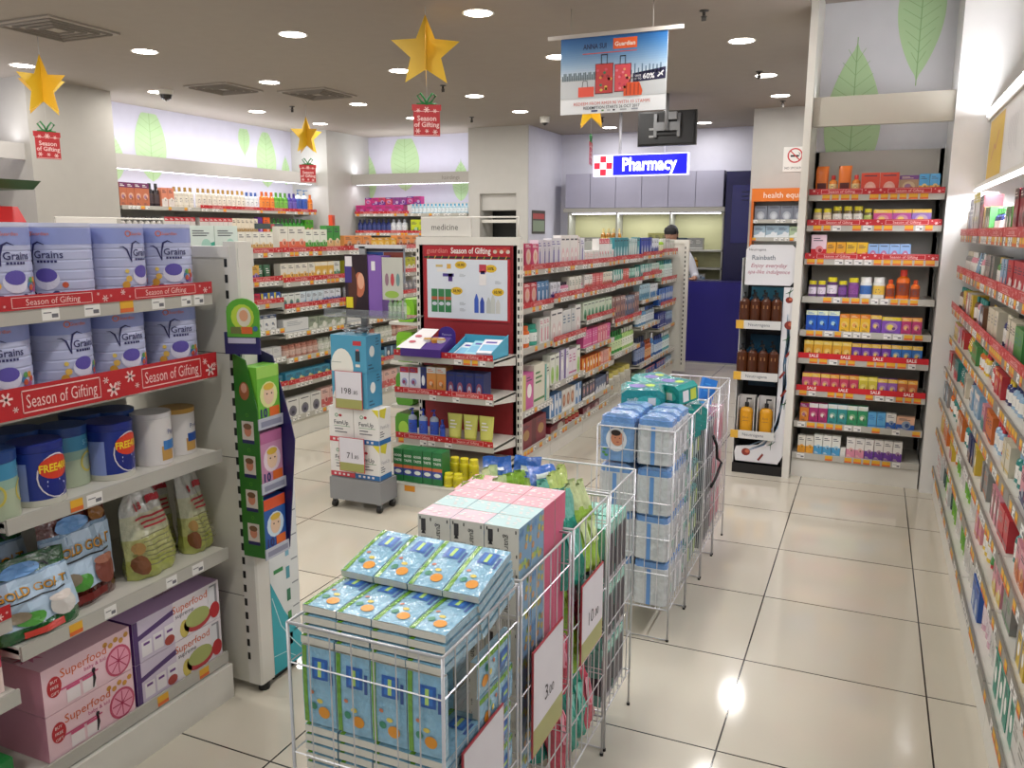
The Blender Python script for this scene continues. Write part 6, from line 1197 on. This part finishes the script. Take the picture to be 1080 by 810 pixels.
MX = [G('grey medicine carton', 'medicine_carton', 'box', .1, .1, .08, '#8a8a86', '#c8c8c2', 4, n=4), G('amber medicine bottle', 'medicine_bottle', 'bottle', .07, .13, .06, '#a8701e', '#d8c88a', 0, '#d0a84a', 4), G('white medicine carton', 'medicine_carton', 'box', .12, .07, .08, '#bcbcb4', '#7a9ac0', 2, n=3), G('olive medicine carton', 'medicine_carton', 'box', .09, .1, .08, '#9a9a5a', '#dcd8a8', 1, n=3), G('dark medicine carton', 'medicine_carton', 'box', .12, .1, .08, '#3a4a5a', '#7a8a9a', 4, n=2)]
for i, (z, hm) in enumerate(((1.361, .36), (1.131, .16), (.981, .12))):
    fill(FP, .03, 2.05, z, [dict(g_, h=g_['h']*(2.1 if g_['st'] in (0, 1) else 1.5)) for g_ in MX] if i == 0 else MX[i:]+MX[:i], 'pharmacy shelving', 'lilac side wall', .05, shelf=('counter-top row', 'second row', 'third row')[i], hmax=hm, maxn=18)
BLU2 = M('#1c1670', .35)
t = root('pharmacy_counter', 'glossy deep blue pharmacy counter front beside the gondola end', 'counter', (-2.6, 7.70, 0)); MB().box(0, 1.6, 0, .03, .02, .985, BLU2).obj('front_panel', t); MB().box(0, 1.6, .0, .28, .985, 1.0, M('#211a66', .3)).obj('worktop', t); MB().box(.02, 1.58, .04, .26, 0, .98, M('#2a2a50')).obj('body', t); MB().box(0, 1.6, -.004, .01, 0, .02, M('#8a8a90')).obj('plinth', t)
t = root('blue_partition', 'tall dark blue partition with framed notices beside the sign pillar', 'partition', (-1.43, 8.35, 0)); m = MB(); m.box(0, .42, 0, .35, 0, 2.33, M('#15134a', .4)); m.obj('panel', t)
m = MB(); m.box(.08, .40, -.006, 0, 1.45, 2.16, M('#2c2c6a', .25)); m.dec(g_text('NEXT', .36, 1.82, .03), M('#c8c8d8'), flat(-.0068)); lines(m, .2, .38, 1.95, 2.1, 3, M('#15134a'), flat(-.0066)); m.obj('notice_board', t)
# hanging sign
t = root('pharmacy_sign', 'lit blue Pharmacy sign with red and white checker hanging from the ceiling', 'sign', (-2.70, 6.90, 2.205))
MB().box(0, 1.09, .0, .08, 0, .24, M('#d8d6f0', .4, emit=.9)).obj('case', t)
m = MB(); m.dec(g_rect(.235, 1.075, .012, .228), M('#0a0adf', .4, emit=.9), flat(-.001)); m.obj('blue_face', t)
m = MB(); m.dec(g_rect(.008, .23, .006, .234), M('#ecebf4', .4, emit=1.0), flat(-.001)); s_ = .072
for i, j in ((1, 0), (0, 1), (2, 1), (1, 2)): m.dec(g_rect(.011+s_*i, .011+s_*(i+1)-.002, .012+s_*j, .012+s_*(j+1)-.002), M('#e01838', .4, emit=.8), flat(-.002))
m.obj('checker_face', t); m = MB(); m.dec(g_text('Pharmacy', .655, .13, .20, .62, bold=.03), M('#ffffff', .4, emit=1.2), flat(-.002)); m.obj('lettering', t)
for x in (.3, .82): MB().tube([(x, .04, .24), (x, .04, ZC-2.205)], .018, M('#c4c4cc')).obj('hanger', t)
# television seen from behind
t = root('television', 'black television hanging on a grey ceiling pole, seen from behind', 'tv', (-1.92, 5.90, 2.42))
m = MB(); m.box(0, .58, .02, .06, 0, .33, M('#0f0f10', .35)).box(.02, .56, .0, .02, .02, .31, M('#1a1a1c', .5)); m.obj('body', t)
m = MB(); G1 = M('#77787a', .4, .3); m.box(.17, .43, -.03, .0, .14, .22, G1).box(.17, .2, -.025, 0, .08, .3, G1).box(.4, .43, -.025, 0, .08, .3, G1).box(.2, .4, -.02, 0, .1, .12, BLK).box(.32, .40, -.06, -.01, .24, .31, M('#8d8e90')); m.obj('bracket', t)
MB().box(.12, .17, -.006, 0, .15, .17, M('#9a9a9a')).box(.12, .17, -.006, 0, .08, .1, M('#9a9a9a')).obj('sticker', t)
MB().tube([(.30, -.045, .14), (.30, -.045, ZC-2.42)], .02, M('#8f9092', .4, .3), 8).obj('pole', t)
# promotional banner
t = root('hanging_banner', 'hanging suitcase offer banner with blue sky under the ceiling', 'banner', (-1.508, 2.60, 2.29))
w, h = .656, .44; mp, mq, mr, ms = flat(-.0012), flat(-.0018), flat(-.0024), flat(-.003)
m = MB(); m.box(0, w, 0, .004, 0, h, M('#e2e4e6', .4))
sky = [mixh('#ccd6de', '#1c5590', (i/17)**.8) for i in range(18)]
for i, c in enumerate(sky): m.dec(g_rect(0, w, .21+.01278*i, .21+.01278*(i+1)), M(c, .4), mp)
m.dec(g_rect(0, w, .09, .21), M('#bfc2c4', .4), mp)
for i in range(22): a = .01*0+.009+.0105*i*1.0; m.dec(g_rect(a, a+.008, .195, .225+.018*abs(math.sin(i*2.1))), M('#5f7078', .5), mq)
for i in range(9): a = .44+.022*i; m.dec(g_rect(a, a+.008, .21, .235+.035*abs(math.sin(i*1.7))), M('#5a748c', .5), mq)
def case(a, b, w_, h_, c, c2):
    m.dec(g_rect(a+w_*.3, a+w_*.34, b+h_, b+h_*1.32), BLK, mr); m.dec(g_rect(a+w_*.64, a+w_*.68, b+h_, b+h_*1.32), BLK, mr); m.dec(g_rect(a+w_*.3, a+w_*.68, b+h_*1.3, b+h_*1.34), BLK, mr)
    m.dec(g_rect(a-.004, a+w_+.004, b-.005, b+h_+.004), M('#5a1c22'), mq); m.dec(g_rect(a, a+w_, b, b+h_), M(c, .4), mr)
    r = random.Random(3)
    for i in range(14): m.dec(g_ell(a+r.uniform(.1, .9)*w_, b+r.uniform(.08, .92)*h_, w_*.09, h_*.05, 7), M(c2[i % len(c2)], .4), ms)
case(.225, .115, .105, .165, '#b8302e', ['#d88a3a', '#8a1c2a', '#d8b04a', '#c84a5a', '#3a6a4a']); case(.345, .12, .095, .15, '#d0454e', ['#e07a8a', '#c02a4a', '#e09a6a'])
m.dec(g_rect(.115, .215, .098, .155), M('#e04a30', .4), mr); m.dec(g_line([(.14, .155), (.145, .19), (.17, .19), (.175, .155)], .004), BLK, mr)
m.dec(g_poly([(.40, .09), (.51, .09), (.515, .115), (.495, .165), (.42, .165), (.40, .13)]), M('#d8501e', .4), ms); m.dec(g_line([(.43, .165), (.445, .19), (.475, .19), (.485, .165)], .005), BLK, ms)
for i in range(4): m.dec(g_rect(.415+.024*i, .42+.024*i, .095, .158), M('#8a2a18'), flat(-.0036))
m.dec(g_text('ANNA SUI', .215, .385, .042, .145, bold=.015), M('#18204a'), mq); m.dec(g_rect(.33, .475, .36, .42), M('#dd5a26', .4), mq); m.dec(g_text('Guardian', .402, .388, .034, .13, bold=.02), M('#f0e2d6'), mr); m.dec(g_rect(.14, .475, .342, .347), M('#c84a3a'), mq)
m.dec(g_poly([(.455, .165), (.65, .175), (.65, .24), (.455, .215)]), M('#1e1c3e', .4), mq); m.dec(g_text('SAVE', .485, .2, .017), M('#e6e6ea'), mr); m.dec(g_text('UP TO', .485, .183, .015), M('#e6e6ea'), mr); m.dec(g_text('60%', .55, .195, .042, .09, bold=.02), M('#f0f0f2'), mr)
m.dec(g_poly([(.60, .19), (.635, .222), (.64, .217), (.607, .185)]), M('#f0f0f2'), mr); m.dec(g_poly([(.605, .212), (.63, .205), (.635, .19), (.622, .2)]), M('#f0f0f2'), mr)
m.dec(g_text('REDEEM FROM RM59.90 WITH 10 STAMPS', .325, .058, .026, .5), M('#c8503e'), mq); m.dec(g_text('REDEMPTION STARTS 26 OCT 2017', .325, .033, .024, .35, bold=.01), M('#2a2a30'), mq)
for a, c, w_ in ((.20, '#26306a', .04), (.265, '#5a8a4a', .014), (.30, '#b0b4b8', .02), (.335, '#22242a', .014), (.38, '#a8acb0', .04), (.45, '#9aa0a8', .04)): m.dec(g_rect(a, a+w_, .010, .019), M(c), mq)
m.obj('board', t); m = MB(); m.box(-.085, w+.09, -.006, .01, h, h+.022, M('#b5aea6', .5)); m.obj('rail', t)
for x in (.06, w-.09): MB().tube([(x, .002, h+.02), (x, .002, ZC-2.29)], .003, M('#9a948c')).obj('hanger', t)
# christmas stars
def star(label, x, y, ztop, s, rz, tz, trz):
    t = root('hanging_star', label, 'star ornament', (x, y, ztop), rz, 'golden paper stars'); R1 = .215*s; Y = M('#e6bd28', .4)
    pts = []
    for i in range(10):
        a = PI/2+PI*i/5; q = R1 if i % 2 == 0 else R1*.45; pts.append((q*math.cos(a), q*math.sin(a)-R1-.02))
    m = MB(); m.prism(pts, -.0012, .0012, Y); m.obj('star_plate', t); m = MB(); m.prism(pts, -.0012, .0012, M('#dca622', .45)); o = m.obj('star_plate', t); o.rotation_euler = (0, 0, PI/2)
    MB().tube([(0, 0, -.02), (0, 0, ZC-ztop)], .0016, M('#b8b8b8')).obj('string', t)
    g = root('gift_tag', 'red Season of Gifting tag under '+tz, 'tag', (x, y, ztop-.03-R1*1.81), trz, 'red gift tags'); m = MB(); w = .16; m.tube([(.003, .003, ZC-(ztop-.03-R1*1.81)), (.003, .003, -.12)], .001, M('#c8c8c8')); m.obj('string', g)
    m = MB(); z0 = -.30; m.box(-w/2, w/2, -.0015, .0015, z0, z0+.18, M('#b8262c', .4)); m.box(-w/2-.008, w/2+.008, -.002, .002, z0+.15, z0+.185, M('#b8262c', .4)); mp = flat(-.0026)
    m.dec(g_text('Season', 0, z0+.105, .042, bold=.02), PINKL, mp); m.dec(g_text('of Gifting', 0, z0+.068, .04, bold=.02), PINKL, mp)
    for a, b, r_ in ((-.05, .15, .012), (0, .155, .018), (.05, .148, .012), (-.055, .03, .016), (.0, .03, .012), (.05, .025, .015)): flake(m, a, z0+b, r_, mp, PINKL)
    for z_ in (.004, .144): m.dec(g_rect(-w/2+.004, w/2-.004, z0+z_, z0+z_+.003), PINKL, mp)
    m.obj('card', g); m = MB()
    for sx in (-1, 1): m.tube([(0, 0, z0+.185), (sx*.03, 0, z0+.20), (sx*.055, 0, z0+.235), (sx*.035, 0, z0+.25), (sx*.012, 0, z0+.22), (0, 0, z0+.19)], .006, M('#1f7a3a', .4)); m.tube([(0, 0, z0+.19), (sx*.06, 0, z0+.188)], .005, M('#1f7a3a', .4))
    m.obj('bow', g)
star('large golden paper star with gift tag, seen face on near the middle', -2.225, 2.20, 2.875, 1, .50, 'the large face-on star', .50)
star('golden paper star hanging before the big plain pillar', -5.04, 1.80, 2.80, 1, 1.70, 'the star before the big plain pillar', 1.25)
star('small-looking golden paper star in front of the corner pillar', -5.29, 5.05, 2.80, .95, 1.25, 'the star in front of the corner pillar', .65)
star('golden paper star partly hidden behind the suitcase banner', -1.93, 4.48, 2.86, 1, 1.1, 'the star behind the suitcase banner', 1.75)
# ceiling fittings
for i, (x, y, l) in enumerate(((-4.72, 1.70, 'square ceiling air vent nearest the entrance on the milk powder side'), (-5.35, 3.92, 'square ceiling air vent beside the dome camera'), (-4.72, 4.5, 'square ceiling air vent near the hanging star of the corner'))):
    t = root('air_vent', l, 'air vent', (x, y, ZC-.001), 0, 'ceiling air vents'); m = MB(); w = .27 if i != 1 else .25
    m.box(-w, w, -w, w, -.012, 0, M('#a39b92', .7)); m.obj('frame', t)
    for k3 in range(4): q = w*(.86-.2*k3); m = MB(); m.tube([(-q, -q, -.016), (q, -q, -.016), (q, q, -.016), (-q, q, -.016)], .008, M('#7d766e', .7), 4, True); m.obj('louver', t)
t = root('dome_camera', 'small dark dome security camera on the ceiling by the leaf wall', 'camera', (-5.95, 3.80, ZC)); MB().lathe([(0, 0, WHT), (.07, 0, WHT), (.06, -.04, M('#8a8680')), (.055, -.045, M('#2c2a28', .2)), (.045, -.08, M('#2c2a28', .2)), (0, -.1, BLK)], n=18).obj('dome', t)
t = root('dome_camera', 'small dark dome camera beside the pharmacy side wall', 'camera', (-3.3, 6.9, ZC)); MB().lathe([(0, 0, WHT), (.06, 0, WHT), (.05, -.07, M('#2c2a28', .2)), (0, -.1, BLK)], n=18).obj('dome', t)
for i, (x, y) in enumerate(((-.72, 2.95), (-2.75, 3.1), (-.66, 5.05), (-.64, 6.75), (-5.5, 5.1), (-4.1, 6.6), (-2.7, 7.2), (-3.4, 4.6))):
    t = root('sprinkler', f'small metal ceiling sprinkler head, {od(i+1)} counted from the vitamin bay', 'sprinkler', (x, y, ZC), 0, 'ceiling sprinklers'); SM = M('#4a4642', .4, .5); MB().lathe([(0, 0, SM), (.03, 0, SM), (.028, -.006, SM), (.01, -.01, SM), (.01, -.03, SM), (.02, -.034, SM), (.02, -.037, SM), (0, -.038, SM)], n=10).box(-.014, .014, -.003, .003, -.06, -.034, SM).obj('head', t)
t = root('notice_poster', 'small dark notice poster on the lilac pharmacy side wall', 'poster', (-3.752, 7.62, 1.56)); m = MB(); m.box(0, .004, 0, .46, 0, .30, M('#4a4644')); mp = lambda a, b: (.0046, a, b); m.dec(g_rect(.03, .43, .19, .26), M('#b04a4a'), mp); m.dec(g_rect(.03, .43, .03, .17), M('#8a9a84'), mp); m.obj('sheet', t)

# ------------------------------------------------------------------ pharmacist behind the counter
def skin(name, pts, edges, rads, mat, parent, sub=2):
    me = bpy.data.meshes.new(name); me.from_pydata(pts, edges, []); o = bpy.data.objects.new(name, me); COL.objects.link(o); o.parent = parent
    md = o.modifiers.new('s', 'SKIN'); me.skin_vertices or None
    if not me.skin_vertices: me.attributes
    return o
def limb(m, pts, rs, mat, n=12):
    """smooth tapering limb through the joints"""
    P = [Vector(p) for p in pts]; out = []; rr = []
    for i in range(len(P)-1):
        for k in range(4):
            t = k/4; p0 = P[max(0, i-1)]; p1 = P[i]; p2 = P[i+1]; p3 = P[min(len(P)-1, i+2)]
            out.append(.5*((2*p1)+(p2-p0)*t+(2*p0-5*p1+4*p2-p3)*t*t+(3*p1-p0-3*p2+p3)*t**3)); rr.append(rs[i]*(1-t)+rs[i+1]*t)
    out.append(P[-1]); rr.append(rs[-1]); m.tube(out, rr, mat, n)
t = root('person', 'pharmacist in white coat with dark tied hair, leaning on the blue counter', 'person', (-2.05, 8.16, 0), 0)
SK = M('#b98a70', .55); CT = M('#c9cbd4', .7); HR = M('#17151a', .5); TR = M('#23242c', .7)
# trunk, neck, head and both legs as one body surface made of rings
def body():
    m = MB(); prof = [(.80, .16, .11), (.9, .165, .115), (1.0, .15, .105), (1.1, .155, .11), (1.22, .175, .115), (1.30, .18, .11), (1.35, .15, .09), (1.385, .07, .06), (1.42, .05, .052), (1.45, .052, .058), (1.48, .066, .078), (1.53, .074, .088), (1.58, .076, .09), (1.62, .062, .074), (1.645, .03, .04)]
    n = 18; vs = []; fs = []
    for z, rx, ry in prof:
        for i in range(n): a = 2*PI*i/n; vs.append((rx*math.cos(a), ry*math.sin(a)-.04*max(0, (z-1.0)), z))
    for j in range(len(prof)-1):
        for i in range(n): q = (i+1) % n; fs.append((j*n+i, j*n+q, j*n+n+q, j*n+n+i))
    m.add(vs, fs, SK, True)
    for s in (-1, 1): limb(m, [(s*.09, 0, .86), (s*.1, 0, .5), (s*.1, .02, .09)], [.1, .065, .045], SK); limb(m, [(s*.1, .03, .05), (s*.105, -.12, .03)], [.04, .03], SK)
    # nose, ears, eyes, mouth
    y = -.04*.55-.09; m.lathe([(0, 1.52, SK), (.012, 1.525, SK), (.006, 1.56, SK), (0, 1.57, SK)], 0, y, 8)
    for s in (-1, 1): m.lathe([(0, 1.52, SK), (.012, 1.53, SK), (.012, 1.56, SK), (0, 1.57, SK)], s*.078, -.02, 8); m.dec(g_ell(s*.028, 1.565, .012, .005), M('#1c1414'), flat(y-.0))
    m.dec(g_ell(0, 1.505, .02, .005), M('#8a4a44'), flat(y+.006))
    return m
b_ = body().obj('body', t)
m = MB(); n = 18; prof = [(.52, .24, .17), (.8, .20, .145), (1.0, .175, .13), (1.15, .185, .135), (1.28, .205, .135), (1.35, .18, .11), (1.39, .085, .075)]; vs = []; fs = []
for z, rx, ry in prof:
    for i in range(n): a = 2*PI*i/n; vs.append((rx*math.cos(a), ry*math.sin(a)-.04*max(0, (z-1.0)), z))
for j in range(len(prof)-1):
    for i in range(n): q_ = (i+1) % n; fs.append((j*n+i, j*n+q_, j*n+n+q_, j*n+n+i))
m.add(vs, fs, CT, True)
limb(m, [(.17, -.01, 1.32), (.25, -.05, 1.22), (.335, -.12, 1.06), (.36, -.2, 1.03)], [.07, .062, .05, .04], CT); limb(m, [(-.17, -.01, 1.32), (-.24, -.03, 1.15), (-.22, -.14, 1.04), (-.16, -.2, 1.03)], [.07, .06, .05, .04], CT); m.obj('coat', t)
for s, (x, y, z) in ((1, (.36, -.21, 1.025)), (-1, (-.15, -.21, 1.025))):
    m = MB(); limb(m, [(x, y+.02, z), (x-.005*s, y-.04, z-.004), (x-.01*s, y-.08, z-.008)], [.024, .034, .03], SK, 10)
    for k4 in range(4): fx = x-.01*s-.026+.0175*k4; L = (.055, .068, .064, .05)[k4]; limb(m, [(fx, y-.08, z-.006), (fx, y-.08-L*.5, z-.002), (fx, y-.08-L, z-.014)], [.0095, .0085, .006], SK, 7)
    limb(m, [(x-.03*s, y-.03, z-.004), (x-.055*s, y-.06, z-.006), (x-.06*s, y-.09, z-.01)], [.012, .010, .007], SK, 7); m.obj('hand', t)
m = MB(); vs = []; fs = []; prof = [(1.46, .07, .06, .03), (1.52, .083, .085, .02), (1.58, .086, .098, .01), (1.63, .078, .09, .0), (1.665, .05, .06, .0), (1.68, .01, .012, .0)]
for z, rx, ry, oy in prof:
    for i in range(n): a = 2*PI*i/n; yy = ry*math.sin(a); yy = yy if (yy > -.03 or z > 1.6) else -.03; vs.append((rx*math.cos(a), yy+oy-.022, z))
for j in range(len(prof)-1):
    for i in range(n): q_ = (i+1) % n; fs.append((j*n+i, j*n+q_, j*n+n+q_, j*n+n+i))
m.add(vs, fs, HR, True); m.lathe([(0, 1.545, HR), (.078, 1.56, HR), (.084, 1.6, HR), (.07, 1.64, HR), (0, 1.66, HR)], 0, -.085, 14, sy=.5); m.lathe([(0, 1.55, HR), (.035, 1.56, HR), (.042, 1.59, HR), (.03, 1.62, HR), (0, 1.63, HR)], 0, .10, 12); m.obj('hair', t)
m = MB()
for s in (-1, 1): limb(m, [(s*.09, 0, .88), (s*.1, 0, .5), (s*.1, .02, .10)], [.115, .078, .06], TR)
m.obj('trousers', t); m = MB()
for s in (-1, 1): limb(m, [(s*.1, .05, .045), (s*.105, -.05, .045), (s*.11, -.15, .03)], [.048, .048, .03], BLK)
m.obj('shoes', t)
